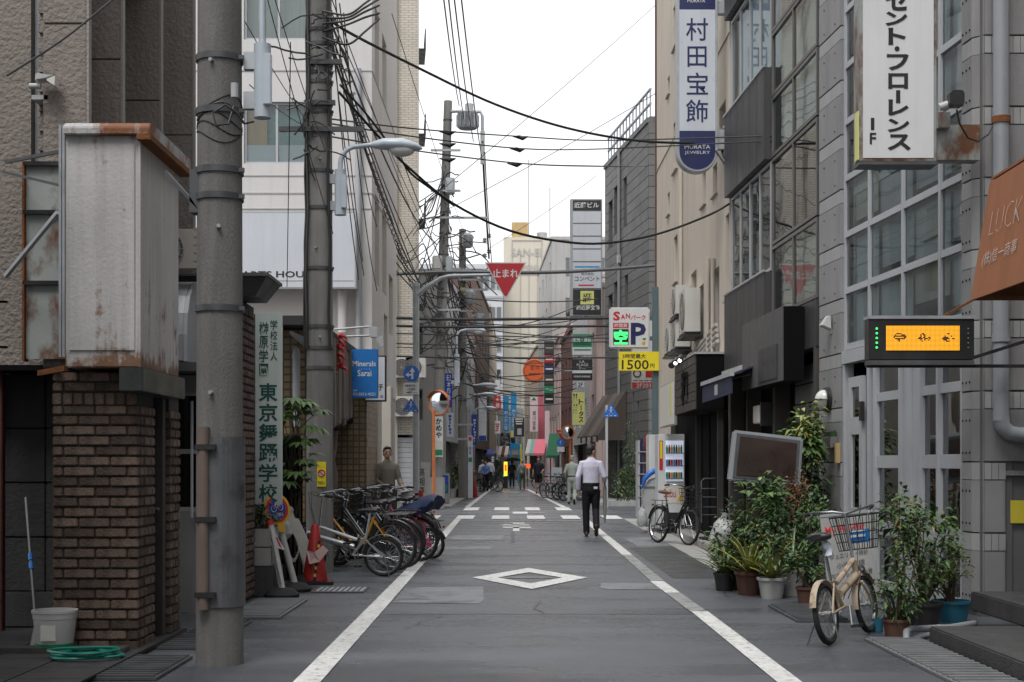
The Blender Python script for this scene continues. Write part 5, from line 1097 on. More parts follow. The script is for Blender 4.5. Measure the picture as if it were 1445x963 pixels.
# projecting dark fascia box with metal plate
pf = thing('dark_fascia_sign', 'dark grey panelled fascia box with a faint metal plate, projecting over the pavement', 'sign', DBF @ Vector((1.9,-.2,2.5)))
MB(DBF).box(.58,3.16,-.30,-.03,2.50,3.47).build('box', MT['black_matte'], pf)
for i in range(5): MB(DBF).box(.58+.516*i+.004,.58+.516*(i+1)-.004,-.315,-.30,2.50,3.47).build('panel', MT['dark_panel_light'], pf)
MB(DBF).box(.86,1.98,-.335,-.315,2.55,3.0).build('name_plate', MT['dark_panel'], pf)
DBT = frame(DBF @ Vector((0,0,0)), (.042,-1,0), (1,.042,0))
letters(DBT,[('アクセサリーの館',-1.85,-1.02,2.74,2.88,-.337,.0)],MT['dark_panel_light'],pf)
# ground floor of the dark building
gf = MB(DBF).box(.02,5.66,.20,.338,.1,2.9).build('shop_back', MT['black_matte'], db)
for u, w in ((.02,.12),(2.3,.16),(4.2,.10),(5.5,.16)): MB(DBF).box(u,u+w,-.02,.2,.1,2.9).build('shop_post', MT['wood_frame'], db)
for k in range(10): MB(DBF).box(.16,1.6,.10,.16,.15+.26*k,.15+.26*k+.24).build('clapboard', MT['dark_panel_light'], db)

wlb = thing('old_box_lamp', 'old yellowed square lamp on the wall above the lit-off brown sign', 'wall lamp', DBF @ Vector((2.2,-.2,1.9)))
MB(DBF).box(2.55,2.95,-.20,-.05,2.00,2.26).build('shade', MT['paper'], wlb, bevel=.01); MB(DBF).box(2.50,2.55,-.18,-.0,1.96,2.30).build('mount', MT['black_metal'], wlb)
na = thing('navy_awning', 'small navy fold-out awning with a white emblem left of the dark fascia box', 'awning', (3.4,22,2.4))
A = [(3.14,20.4,2.67),(3.14,23.5,2.70),(3.72,23.5,2.93),(3.80,20.4,2.93)]; MB().hexa(A,[Vector(p)+Vector((0,0,.025)) for p in A]).build('cloth', MT['navy_cloth'], na)
MB().box(3.145,3.165,20.4,23.5,2.42,2.67).build('valance', MT['navy_cloth'], na); MB().bar((3.15,20.36,2.70),(3.15,23.54,2.73),.06).build('front_rail', MT['white_alu'], na)
for y in (20.7,23.2): MB().tube([(3.16,y,2.66),(3.42,y-.25,2.70),(3.74,y,2.80)],.018,6).build('arm', MT['black_metal'], na)
MB().box(3.138,3.145,21.75,22.05,2.47,2.63).build('emblem', MT['plastic_grey'], na); MB(DBF).box(2.4,5.6,-.16,-.101,2.84,2.94).build('awning_box', MT['plastic_white'], na)
# ================================================================== cream building
CRF = FRS((3.63,23.72), .006)
cr = thing('cream_building', 'tall cream rendered building with small windows and outdoor pipes on the right', 'building', (5,29,0))
def tu(px): k = px-CX; return (3.63*FPX-23.72*k)/(k+.006*FPX)
def cz(py, u): return PZ(py, 23.72+u)
hl = []
for px0, px1, py0, py1 in ((1003,1015,505,375),(986,993,480,400),(975,983,425,380),(1024,1029,420,300),(1015,1024,178,140),(1006,1012,270,228),(990,996,285,230),(985,1000,470,420),(951,956,395,330),(950,956,235,165),(950,955,60,0),(942,945,130,105),(942,945,300,270),(960,966,470,430)):
    a, b = tu(px1), tu(px0); hl.append((a, b, cz(py0,a), cz(py1,a)))
hl2 = []
for h in hl:
    if h[1]-h[0] > .15 and not any(not (h[1] < g[0] or h[0] > g[1] or h[3] < g[2] or h[2] > g[3]) for g in hl2): hl2.append(h)
wall(cr, CRF, 0, 11.3, 0, 17, .3, hl2, 'cream_wall')
for h in hl2: window(cr, CRF, *h, 1, 1, .14, 'grey_alu', 'glass_dark', 'curtain', .1, .04, 'beige_wall')
MB(CRF).box(0,11.3,.32,4,0,17).build('core', MT['interior_dark'], cr); MB().box(3.57,8,35.02,35.3,0,17).build('end_wall', MT['cream_wall'], cr)
MB(CRF).box(-.02,11.34,-.03,4,17.0,17.3).build('parapet', MT['cream_wall'], cr); MB(CRF).box(0,11.3,-.02,-.002,8.6,8.62).build('joint_strip', MT['beige_wall'], cr)
for px in (964,1003,1010): u = tu(px); MB(CRF).cyl((u,-.05,3.3),(u,-.05,cz(365 if px > 970 else 240,u)),.04).build('drain_pipe', MT['cream_wall'], cr, smooth=True)
for k in range(4): MB(CRF).tube([(1+.05*k,-.05,3.55+.10*k),(3.5,-.05,3.35+.09*k),(6,-.06,3.30+.08*k)],.035,8).build('service_pipe', MT['beige_wall'], cr, smooth=True)
MB(CRF).box(11.28,11.36,-.04,.02,0,16.5).build('corner_downpipe', MT['brown_wall'], cr)
for k, (yc, z0_, h_, lab) in enumerate(((27.0,3.88,.88,'large near air conditioner'),(28.5,4.38,.62,'upper far air conditioner'),(28.5,3.72,.60,'lower far air conditioner'),(29.7,3.72,.60,'farthest low air conditioner'))):
    ac_unit(lab+' on the cream wall bracket', frame((3.28,yc,0),(0,1,0),(1,0,0)), 0, z0_, .95, h_, .30)
    MB().box(3.25,3.61,yc-.05,yc+1.0,z0_-.05,z0_-.01).build('unit_bracket', MT['black_metal'], cr)
# plank canopy shop
pc = thing('plank_canopy', 'black shop canopy with weathered plank sign and spotlights, left of the navy awning', 'canopy', (3.3,25,2.3))
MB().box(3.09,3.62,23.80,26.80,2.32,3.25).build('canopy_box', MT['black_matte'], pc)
for j in range(6): MB().box(3.062,3.089,23.82,26.78,2.33+.153*j,2.33+.153*j+.146).build('plank', MT['wood_frame'], pc, bevel=.004)
PT = frame((3.062,0,0),(0,-1,0),(1,0,0)); letters(PT,[('和',-25.7,-24.7,2.45,3.08,-.012,.03)],MT['black_matte'],pc)
MB().box(3.05,3.63,23.78,26.82,3.252,3.29).build('cap', MT['grey_alu'], pc)
for k in range(3):
    c = Vector((2.98,25.0+.65*k,3.30)); MB().cyl(c,c+Vector((-.05,-.17,-.08)),.045,.06).build('spotlight', MT['black_metal'], pc, smooth=True)
    MB().lathe(c+Vector((-.052,-.175,-.083)),[(0,0),(.034,0),(.034,.006),(0,.006)],12,'y').build('spot_lens', MT['lamp_glow' if k < 2 else 'black_metal'], pc); MB().bar(c,(3.1,c.y,3.28),.025).build('spot_arm', MT['black_metal'], pc)
ws = sign_box('weathered_white_sign', 'weathered white board with a yellow stripe at the foot of the cream building', PT, -29.4, -26.85, 2.15, 3.0, .06, 'sign_cream', 'grey_alu', w0=.0)
MB(PT).box(-27.5,-27.2,-.01,-.004,2.35,2.95).build('yellow_stripe', MT['yellow_pale'], ws); MB().box(3.12,3.55,27.0,27.1,2.5,2.6).build('bracket', MT['galv_dark'], ws); MB().box(3.12,3.55,29.1,29.2,2.5,2.6).build('bracket', MT['galv_dark'], ws)
body(cr, [(3.555,23.8),(3.60,23.8),(3.60,31.2),(3.555,31.2)], .115, 2.9, 'black_matte', 'shop_shade_panel')  # flat black panel; the shop's inner shade is put into its colour
for y in (23.9,26.7,30.9): MB().box(3.46,3.553,y,y+.10,.115,2.42).build('shop_post', MT['wood_frame'], cr)
for k, (y, w) in enumerate(((24.3,.9),(25.5,.8))): MB().box(3.535,3.553,y,y+w,.115,2.5).build('dark_door', MT['interior_dark'], cr)
# ---- vertical jewellery sign
Y = 24.0; F = FC(Y); u0, u1, z1 = PXx(955,Y), PXx(1013,Y), PZ(-60,Y); zc = PZ(214,Y); r_ = (u1-u0)/2; uc = (u0+u1)/2
ms = thing('jewellery_sign', 'tall white and navy vertical jewellery sign with a rounded foot', 'sign', (uc,Y,PZ(244,Y)))
def pill(r, top, inset=0): return [(uc-r,top),(uc-r,zc)]+[(uc+r*cos(a),zc+r*sin(a)) for a in [pi+pi*k/20 for k in range(1,20)]]+[(uc+r,zc),(uc+r,top)]
MB().prism(pill(r_,z1),Y,Y+.24).build('case', MT['galv'], ms, bevel=.01)
MB().box(uc-r_+.045,uc+r_-.045,Y-.006,Y+.002,PZ(185,Y),PZ(14,Y)).build('white_face', MT['sign_blue_grey'], ms)
MB().box(uc-r_+.045,uc+r_-.045,Y-.006,Y+.002,PZ(14,Y)+.001,z1-.05).build('top_face', MT['navy'], ms)
MB().prism(pill(r_-.045,PZ(185,Y)-.002),Y-.006,Y+.002).build('foot_face', MT['navy'], ms)
letters(F,[('村',PXx(968,Y),PXx(999,Y),PZ(58,Y),PZ(26,Y),-.007,.006),('田',PXx(970,Y),PXx(997,Y),PZ(95,Y),PZ(66,Y),-.007,.006),('宝',PXx(969,Y),PXx(999,Y),PZ(134,Y),PZ(103,Y),-.007,.006),('飾',PXx(968,Y),PXx(999,Y),PZ(173,Y),PZ(141,Y),-.007,.006)],MT['navy'],ms)
letters(F,[('MURATA',PXx(966,Y),PXx(1002,Y),PZ(210.5,Y),PZ(205,Y),-.007,.0),('JEWELRY',PXx(966,Y),PXx(1002,Y),PZ(219,Y),PZ(213.5,Y),-.007,.0),('MURATA',PXx(970,Y),PXx(995,Y),PZ(4,Y),PZ(-1,Y),-.007,.008)],MT['sign_white'],ms)
for a, b in ((182,210),(0,18)): MB().box(u1,PXx(1030,Y)+.1,Y+.05,Y+.19,PZ(b,Y),PZ(a,Y)).build('bracket', MT['galv'], ms, bevel=.006)
# ---- parking signs on a steel mast
Y = 34.6; F = FC(Y); xp = PXx(925,Y)
pm = thing('parking_mast', 'teal steel mast that carries the parking signs at the corner', 'mast', (xp,Y,0)); MB().box(xp-.07,xp+.07,Y,Y+.14,.11,PZ(405,Y)).build('mast_post', MT['steel_teal'], pm, bevel=.01)
MB().box(xp-.12,xp+.12,Y-.04,Y+.18,.11,.14).build('base_plate', MT['steel_teal'], pm)
u0, u1, z0, z1 = PXx(860,Y), PXx(917,Y), PZ(492,Y), PZ(434,Y)
pk = thing('parking_sign', 'white rounded parking sign with a large navy P and a lit green panel', 'sign', ((u0+u1)/2,Y,z0))
MB(F).box(u0,u1,-.02,.20,z0,z1).build('case', MT['sign_white'], pk, bevel=.04); MB(F).box(u0+.03,u1-.03,-.026,-.018,z0+.03,z1-.03).build('face', MT['sign_white'], pk)
MB(F).box(u1-.01,xp-.07,.05,.12,z0+.2,z0+.3).box(u1-.01,xp-.07,.05,.12,z1-.3,z1-.2).build('bracket', MT['steel_teal'], pk)
letters(F,[('P',PXx(890,Y),PXx(911.5,Y),PZ(487,Y),PZ(456,Y),-.027,.03)],MT['navy'],pk)
letters(F,[('S',PXx(865,Y),PXx(875,Y),PZ(453,Y),PZ(440,Y),-.027,.04),('A',PXx(876,Y),PXx(882,Y),PZ(451,Y),PZ(444,Y),-.027,.03),('N',PXx(883,Y),PXx(889,Y),PZ(450,Y),PZ(443,Y),-.027,.03),('パーク',PXx(890,Y),PXx(911,Y),PZ(452,Y),PZ(445,Y),-.027,.02)],MT['red_sign'],pk)
MB(F).box(PXx(865,Y),PXx(887,Y),-.03,-.026,PZ(463.5,Y),PZ(456,Y)).build('red_strip', MT['red_sign'], pk); letters(F,[('時間貸',PXx(867,Y),PXx(885,Y),PZ(462.5,Y),PZ(457,Y),-.031,.01)],MT['sign_white'],pk)
MB(F).box(PXx(865,Y),PXx(887,Y),-.03,-.026,PZ(487,Y),PZ(465,Y)).build('led_panel', MT['black_sign'], pk); letters(F,[('空',PXx(866,Y),PXx(886,Y),PZ(486.5,Y),PZ(466,Y),-.031,.03)],MT['led_green'],pk)
MB(F).ball((PXx(908,Y),-.03,PZ(484,Y)),.045,.01,.05,10,6).build('orange_mark', MT['plastic_yellow'], pk); MB(F).ball((PXx(909,Y),-.03,PZ(478.5,Y)),.05,.01,.022,10,6).build('leaf_mark', MT['green_sign'], pk)
u0, u1, z0, z1 = PXx(873,Y), PXx(932,Y), PZ(524,Y), PZ(497,Y)
sign_box('parking_price_sign', 'yellow parking price plate reading 1500 yen below the P sign', F, u0, u1, z0, z1, .06, 'yellow_sign', 'yellow_sign', [('ink',[('3時間最大',PXx(878,Y),PXx(911,Y),PZ(506.5,Y),PZ(500,Y),.008),('1500',PXx(877,Y),PXx(915,Y),PZ(522,Y),PZ(508.5,Y),.01),('円',PXx(917,Y),PXx(923,Y),PZ(520,Y),PZ(514,Y),.008)])], w0=-.08, rim=.008)
Y = 35.6; F = FC(Y); u0, u1, z0, z1 = PXx(891,Y), PXx(925.5,Y), PZ(549,Y), PZ(452,Y)
rt = sign_box('room_number_sign', 'white sign with a red foot reading 2F203 behind the yellow price plate', F, u0, u1, z0, z1, .1, 'sign_white', 'grey_alu', [('ink',[('— — — —',u0+.05,u1-.05,PZ(538,Y),PZ(537,Y))])])
MB(F).box(u0+.02,u1-.02,-.012,-.006,z0+.02,PZ(540,Y)).build('red_foot', MT['red_sign'], rt); letters(F,[('2F203',PXx(898,Y),PXx(919,Y),PZ(547.5,Y),PZ(541.5,Y),-.013,.015)],MT['sign_white'],rt)
MB(F).ring((PXx(899,Y),-.012,PZ(527,Y)),.09,.014,18,6).build('ring_picture', MT['ink'], rt); MB(F).box(PXx(911,Y),PXx(920,Y),-.012,-.006,PZ(533,Y),PZ(522,Y)).build('red_picture', MT['red_sign'], rt)
MB(F).box(u1,3.6,.03,.08,z1-.4,z1-.3).build('bracket', MT['galv'], rt)
# ---- vending machines, bins
def vending(label, x0, x1, Y, h, full=True, m='sign_white'):
    t = thing('vending_machine', label, 'vending machine', ((x0+x1)/2,Y+.3,.11)); F = FC(Y); z0 = .115; w = x1-x0
    MB(F).box(x0,x1,0,.7,z0,z0+h).build('cabinet', MT[m], t, bevel=.012)
    if not full: return t
    MB(F).box(x0+w*.28,x1-w*.04,-.004,.006,z0+h*.50,z0+h*.93).build('display_back', MT['vend_light'], t)
    MB(F).box(x0+.02,x0+w*.17,-.008,0,z0+h*.62,z0+h*.93).build('red_plate', MT['red_sign'], t); MB(F).box(x0+.035,x0+w*.15,-.011,-.008,z0+h*.74,z0+h*.92).build('yellow_plate', MT['yellow_sign'], t)
    cols = ['green_sign','red_sign','bike_brown','shirt_blue','bike_yellow','black_sign']
    for r in range(3):
        zz = z0+h*(.81-.135*r)
        MB(F).box(x0+w*.28,x1-w*.04,-.05,-.002,zz-.035,zz-.012).build('shelf', MT['white_alu'], t)
        for i in range(7):
            cx0 = x0+w*(.32+.092*i); MB(F).lathe((cx0,-.028,zz-.012),[(0,0),(.020,0),(.021,.10),(.012,.13),(.011,.155),(0,.155)] if r == 0 else [(0,0),(.020,0),(.022,.01),(.022,.11),(.018,.12),(0,.12)],8).build('drink', MT[cols[(i*2+r*3) % 6]], t)
            MB(F).box(cx0-.02,cx0+.02,-.054,-.05,zz-.03,zz-.017).build('button', MT['deep_blue'], t)
    MB(F).box(x0+w*.16,x1-w*.05,-.006,0,z0+h*.27,z0+h*.46).build('logo_panel', MT['sign_cream'], t); letters(F,[('Seibu',x0+w*.20,x0+w*.66,z0+h*.33,z0+h*.42,-.007)],MT['red_sign'],t)
    MB(F).prism([(x1-w*.28,z0+h*.29),(x1-w*.07,z0+h*.29),(x1-w*.08,z0+h*.45),(x1-w*.15,z0+h*.36)],-.009,-.006).build('swirl', MT['plastic_yellow'], t)
    MB(F).box(x0+w*.2,x1-w*.1,-.006,0,z0+h*.06,z0+h*.17).build('delivery_flap', MT['black_sign'], t); MB(F).box(x0+.02,x1-.02,-.006,0,z0,z0+.05).build('plinth', MT['black_metal'], t)
    return t
vending('white drink vending machine with rows of cans beside the dark shop', PXx(929,28.6), PXx(966,28.6), 28.6, 1.90)
vending('plain white vending machine side behind the drink machine', PXx(916,30.2), PXx(932,30.2), 30.2, 1.92, False)
bt = thing('bottle_crate_rack', 'tall rack of red and blue bottle crates beside the vending machines', 'rack', P(908,722,34.6))
for k, (px, m) in enumerate(((899,'white_alu'),(903,'navy'),(911,'red_sign'),(915,'white_alu'))): MB().box(PXx(px,34.5),PXx(px+3,34.5),34.3,34.9,.13,PZ(613+3*(3-k),34.5)).build('upright', MT[m], bt)
for k in range(6): MB().box(PXx(899,34.5),PXx(918,34.5),34.28,34.32,.35+.27*k,.37+.27*k).build('wire_shelf', MT['white_alu'], bt)
tb_ = thing('recycling_bin', 'grey recycling bin with a blue bag over its rim next to the vending machine', 'bin', P(918,735,29.6))
c = P(918,0,29.6); c.z = .115; MB().hexa([c+Vector(v) for v in ((-.14,-.2,0),(.14,-.2,0),(.14,.2,0),(-.14,.2,0))],[c+Vector(v) for v in ((-.19,-.25,.80),(.19,-.25,.80),(.19,.25,.80),(-.19,.25,.80))]).build('bin_body', MT['plastic_grey'], tb_, bevel=.03)
MB().hexa([c+Vector(v) for v in ((-.195,-.26,.805),(.195,-.26,.805),(.195,.26,.805),(-.195,.26,.805))],[c+Vector(v) for v in ((-.08,-.2,.98),(.19,-.25,1.05),(.19,.25,1.05),(-.08,.2,.98))]).build('lid', MT['plastic_grey'], tb_, bevel=.03)
MB().tube([c+Vector(v) for v in ((-.20,-.28,.80),(-.15,-.29,.98),(-.05,-.28,1.10),(.08,-.25,1.17),(.2,-.2,1.12))],[.02,.045,.06,.055,.02],10).build('blue_bag', MT['traffic_blue'], tb_, smooth=True)
def rubbish_bag(label, c, r, h, mname='bag'):
    t = thing('rubbish_bag', label, 'rubbish bag', c); mb = MB(); q = random.Random(int(c[0]*100)); n, m = 18, 9
    prof = [(.0,.0),(.75,.02),(1.0,.2),(1.02,.42),(.9,.62),(.62,.8),(.25,.92),(.16,.98),(.28,1.08)]
    mb.tube([Vector(c)+Vector((q.uniform(-.03,.03)*r*3,q.uniform(-.03,.03)*r*3,z*h)) for _, z in prof],[max(.01,p*r) for p, _ in prof],n)
    for i, v in enumerate(mb.v): mb.v[i] = v+Vector((q.uniform(-.10,.10)*r,q.uniform(-.10,.10)*r,q.uniform(-.03,.03)*h if v.z > c[2]+.05 else 0))
    mb.build('sack', MT[mname], t, smooth=True); MB().tube([Vector(c)+Vector((.0,0,h*.93)),Vector(c)+Vector((.02,.0,h*.97))],[r*.24,r*.2],10).build('knot', MT[mname], t, smooth=True)
rubbish_bag('full translucent rubbish bag on the pavement before the dark shop', (PXx(1021,22.6),22.6,.115), .22, .46); rubbish_bag('small white bag beside the grey recycling bin', (PXx(906,29.4),29.4,.115), .11, .42)
tr_ = thing('folding_trolley', 'black folding hand trolley leaning in the dark shop doorway', 'trolley', P(1005,745,24.8))
a = [P(990,738,24.5),P(990,680,24.7),P(993,676,24.7),P(1018,675,24.7),P(1022,680,24.7),P(1025,735,24.5)]; MB().tube(a,.016,8).build('frame_tube', MT['galv_dark'], tr_, smooth=True)
for py in (690,702,716,727): MB().cyl(P(990,py,24.62),P(1024,py,24.62),.012,n=6).build('cross_bar', MT['galv_dark'], tr_)
MB().box(PXx(988,24.3),PXx(1026,24.3),24.0,24.5,.13,.16).build('deck', MT['black_metal'], tr_)
for k, m in enumerate(('green_sign','bike_pink')):
    t = thing('broom', ['green handled broom in the dark doorway','pink handled broom in the dark doorway'][k], 'broom', P(1026+7*k,730,24.6)); MB().cyl(P(1021+12*k,722,24.6),P(1029+2*k,680,24.8),.013,n=6).build('stick', MT[m], t); MB().box(PXx(1017+12*k,24.6),PXx(1025+12*k,24.6),24.55,24.65,.115,.30).build('brush', MT[m], t)
# ================================================================== right side, beyond the crossing
GF = FRS((4.69,49.0), .1256)
gb_ = thing('grey_siding_building', 'dark grey building with wide horizontal panels and a roof railing beyond the crossing', 'building', (6,52,0))
gh = [(5.3,6.0,10.2,11.9),(6.3,7.1,10.0,11.7),(3.6,4.2,10.4,12.1),(5.3,6.0,6.0,8.3),(6.3,7.2,5.9,8.2),(3.4,4.0,6.4,8.3),(2.3,2.6,2.0,3.9),(1.5,1.8,1.9,3.6),(4.4,5.6,.12,2.6),(2.6,3.0,3.9,5.0)]
CO = .366
def cut(u0, u1, z0, z1):
    segs = [(u0, u1)]
    for h in gh:
        if h[3] <= z0+.02 or h[2] >= z1-.02: continue
        ns = []
        for a, b in segs:
            if h[1] <= a or h[0] >= b: ns.append((a, b)); continue
            if h[0] > a: ns.append((a, h[0]))
            if h[1] < b: ns.append((h[1], b))
        segs = ns
    return segs
gh = [(a,b,round(c/CO)*CO,round(d/CO)*CO) for a,b,c,d in gh]
MB(GF).box(0.04,7.84,.36,4,0,13.4).build('core', MT['interior_dark'], gb_); wall(gb_, GF @ Matrix.Translation((0,.045,0)), 0.05, 7.84, 0, 13.4, .3, gh, 'grout', 'backing')
for j in range(36):
    z0 = .1+CO*j if j else .1; z0 = CO*j+.004; z1 = CO*(j+1)-.010
    for a, b in cut(.0,7.86,z0,z1): MB(GF).box(a,b,0,.043,z0,z1).build('siding_panel', MT['grey_siding'], gb_, bevel=.005)
    MB().box(4.70,7.6,48.955,49.0,z0,z1).build('siding_panel', MT['grey_siding'], gb_, bevel=.005)
MB().box(4.74,7.6,49.0,49.3,0,13.4).build('flank_wall', MT['grout'], gb_)
for h in gh:
    if h[2] > 1.5: window(gb_, GF, *h, 1 if h[1]-h[0] < .5 else 2, 1, .12, 'bronze_alu', 'glass', 'blind' if h[2] > 5 else 'interior_dark')
MB(GF).box(-.02,7.9,-.05,.35,13.18,13.36).build('parapet_cap', MT['grey_siding'], gb_); MB(GF).cyl((4.75,-.06,.3),(4.75,-.06,13.2),.06).build('downpipe', MT['steel_grey'], gb_, smooth=True); MB(GF).box(4.62,4.88,-.12,-.02,9.0,9.3).build('pipe_hopper', MT['grey_alu'], gb_)
rl = thing('roof_railing', 'pale metal roof railing on top of the grey siding building', 'railing', (4.4,52,13.4))
for k in range(14): u = .2+.58*k; MB(GF).box(u-.025,u+.025,.1,.15,13.37,14.4).build('baluster', MT['galv'], rl)
for z in (13.9,14.4): MB(GF).box(.15,7.8,.09,.16,z-.03,z+.03).build('rail', MT['galv'], rl)
# pedestrian crossing sign
Y = 46.6; xq = PXx(856,Y); ps = thing('crossing_sign', 'blue pedestrian crossing sign on a white post beside the walking man', 'traffic sign', (xq,Y,0))
MB().cyl((xq,Y,0),(xq,Y,PZ(572,Y)),.045).build('post', MT['white_alu'], ps, smooth=True); ped_sign(ps, PXx(862,Y), PZ(580.5,Y), .235, Y-.07)
struct('planting_kerb', MB().box(3.2,4.6,48.05,48.2,.0,.17), MT['concrete_band'])
# ---- generic far building
def far_building(label, p, q, H, mt, side, nwin, rows, z0=3.2, dz=2.7, ww=1.1, wh=1.3, gm='glass_dark', back='curtain', flank=True, deep=7, shop='interior_mid'):
    'facade from p (near) to q (far); side +1 = right of the street'
    p = Vector((p[0],p[1],0)); q = Vector((q[0],q[1],0)); d = (q-p).normalized(); L = (q-p).length
    w = Vector((d.y,-d.x,0))*side; F = frame(p, d, w)
    t = thing('far_building', label, 'building', (p+q)/2+w*2)
    hs = [((i+.5)*L/nwin-ww/2,(i+.5)*L/nwin+ww/2,z0+dz*k,z0+dz*k+wh) for i in range(nwin) for k in range(rows) if z0+dz*k+wh < H-.3]
    sp = [(.5,L-.5,.06,2.4)]
    wall(t, F, 0, L, 0, H, .25, hs+sp, mt)
    for h in hs: window(t, F, *h, 2, 1, .08, 'grey_alu', gm, back, .1)
    MB(F).box(.5,L-.5,.5,.55,.05,2.4).build('shop_back', MT[shop], t); MB(F).box(.2,L-.2,.56,deep,0,H-.02).build('core', MT['interior_dark'], t)
    if flank:
        Ff = frame(p, w, d); hh = [(.9+2.2*i,1.8+2.2*i,z0+dz*k,z0+dz*k+wh) for i in range(2) for k in range(rows) if z0+dz*k+wh < H-.3]
        wall(t, Ff, .26, deep, 0, H, .19, hh, mt, 'flank_wall')
        for h in hh: window(t, Ff, *h, 2, 1, .08, 'grey_alu', gm, back, .09)
    MB(F).box(-.05,L+.05,-.08,deep,H+.002,H+.22).build('parapet', MT[mt], t)
    return t, F, L
far_building('narrow peach building behind the tall stacked name sign', (3.62,61.0), (3.5,64.5), 9.0, 'pink_wall', 1, 1, 3)
far_building('white clapboard building beyond the brown striped awning', (3.48,65.0), (3.2,75), 10.0, 'white_siding', 1, 3, 3)
far_building('dark red brown building behind the black stacked sign', (3.15,75.3), (2.9,84), 8.5, 'brown_wall', 1, 3, 2)
far_building('pink faced shop building with the pale pink vertical sign', (2.85,84.4), (2.6,95), 9.0, 'pink_wall', 1, 3, 2)
far_building('tall grey apartment block above the pink shop', (2.7,95.5), (2.1,114), 16.5, 'grey_wall', 1, 4, 5)
far_building('pale corner building near the end of the street on the right', (2.1,115), (1.2,140), 11, 'cream_wall', 1, 5, 3)
far_building('low grey building beyond the tan tile building', (-2.75,58.3), (-2.5,70), 9.2, 'grey_wall', -1, 4, 3)
far_building('white shop building behind the farther pole on the left', (-2.5,70.4), (-2.2,84), 8.2, 'white_siding', -1, 4, 2)
far_building('brown tiled building with narrow windows far on the left', (-2.2,84.5), (-1.65,104), 12.5, 'brown_tile', -1, 5, 4)
far_building('cream building far on the left before the street end', (-1.65,104.5), (-1.5,140), 13, 'cream_wall', -1, 7, 4)
rf = bpy.data.objects['far_building.003']
MB().hexa([(2.80,84.3,7.6),(2.55,95.2,7.6),(4.6,95.2,12.4),(4.8,84.3,12.4)],[(2.80,84.3,7.9),(2.55,95.2,7.9),(4.6,95.2,12.7),(4.8,84.3,12.7)]).build('sloping_roof', MT['brown_wall'], rf); MB().hexa([(2.75,84.2,8.0),(2.9,84.2,7.6),(4.95,84.2,12.6),(4.8,84.2,12.9)],[(2.75,84.35,8.0),(2.9,84.35,7.6),(4.95,84.35,12.6),(4.8,84.35,12.9)]).build('white_barge_board', MT['white_siding'], rf)
sn = thing('cream_tower_block', 'tall cream block with grey capitals near its top closing the view', 'building', (3,155,0))
MB().box(-.9,7.5,150,162,0,25.4).build('block', MT['san_wall'], sn); Y = 149.98
for a, b, c, d in ((723,764,388,387),(723,764,340,339),(722,723,388,339),(764,765,388,339)): MB().box(PXx(a,Y),PXx(b,Y),149.93,149.99,PZ(c,Y),PZ(d,Y)).build('frame_line', MT['grey_wall'], sn)
letters(FC(149.95),[('SAN-EI',PXx(721,Y),PXx(764,Y),PZ(362,Y),PZ(351,Y),-.02,.01),('DIAMOND',PXx(726,Y),PXx(760,Y),PZ(382,Y),PZ(374,Y),-.02,.0)],MT['grey_wall'],sn)
for i in range(3): MB().box(PXx(734+12*i,Y),PXx(734.6+12*i,Y),149.9,149.99,0,24).build('joint_strip', MT['grey_wall'], sn)
MB().box(PXx(722,151),PXx(745,151),151,155,25.42,PZ(314,151)).build('roof_house', MT['wood_panel'], sn); MB().lathe((PXx(765,153),153,25.42),[(0,0),(.55,0),(.55,.9),(0,1)],14).build('water_tank', MT['grey_alu'], sn, smooth=True)
for px in (746,690+86): MB().cyl((PXx(px,152),152,25),(PXx(px,152),152,34 if px < 770 else 31),.05,n=6).build('antenna', MT['galv'], sn)
bb_ = thing('pale_blue_building', 'pale blue grey block far behind the wires at the street end', 'building', (-4,150,0)); MB().box(-14,-.95,146,158,0,22).build('block', MT['pale_blue_wall'], bb_)
for k in range(6): MB().box(-14,-.9,145.9,146,2.5+3.2*k,2.7+3.2*k).build('floor_band', MT['grey_wall'], bb_)
for k in range(6):
    for i in range(4): window(bb_, FC(145.99), -3.2+.62*i-.25, -3.2+.62*i+.25, 3.4+3.2*k, 4.8+3.2*k, 1, 1, -.06, 'grey_alu', 'glass_dark', None)
eb = thing('street_end_building', 'low shops closing the far end of the street', 'building', (0,141,0)); MB().box(-1.45,1.15,141.5,146,0,7).build('block', MT['white_siding'], eb)
window(eb, FC(141.48), -1.2, .9, 3, 4.6, 4, 1, -.06, 'grey_alu', 'glass_dark', None); MB().box(-1.2,.9,141.4,141.5,.05,2.4).build('shop_front', MT['interior_mid'], eb)
pe = thing('peach_building', 'small peach building beside the tall cream block', 'building', (5,130,0)); MB().box(PXx(774,128),PXx(790,128),128,134,0,PZ(368,128)).build('block', MT['pink_wall'], pe)
for k in range(4): window(pe, FC(127.98), PXx(776,128), PXx(781,128), 8+2.6*k, 9.5+2.6*k, 1, 1, -.06, 'grey_alu', 'glass_dark', None)
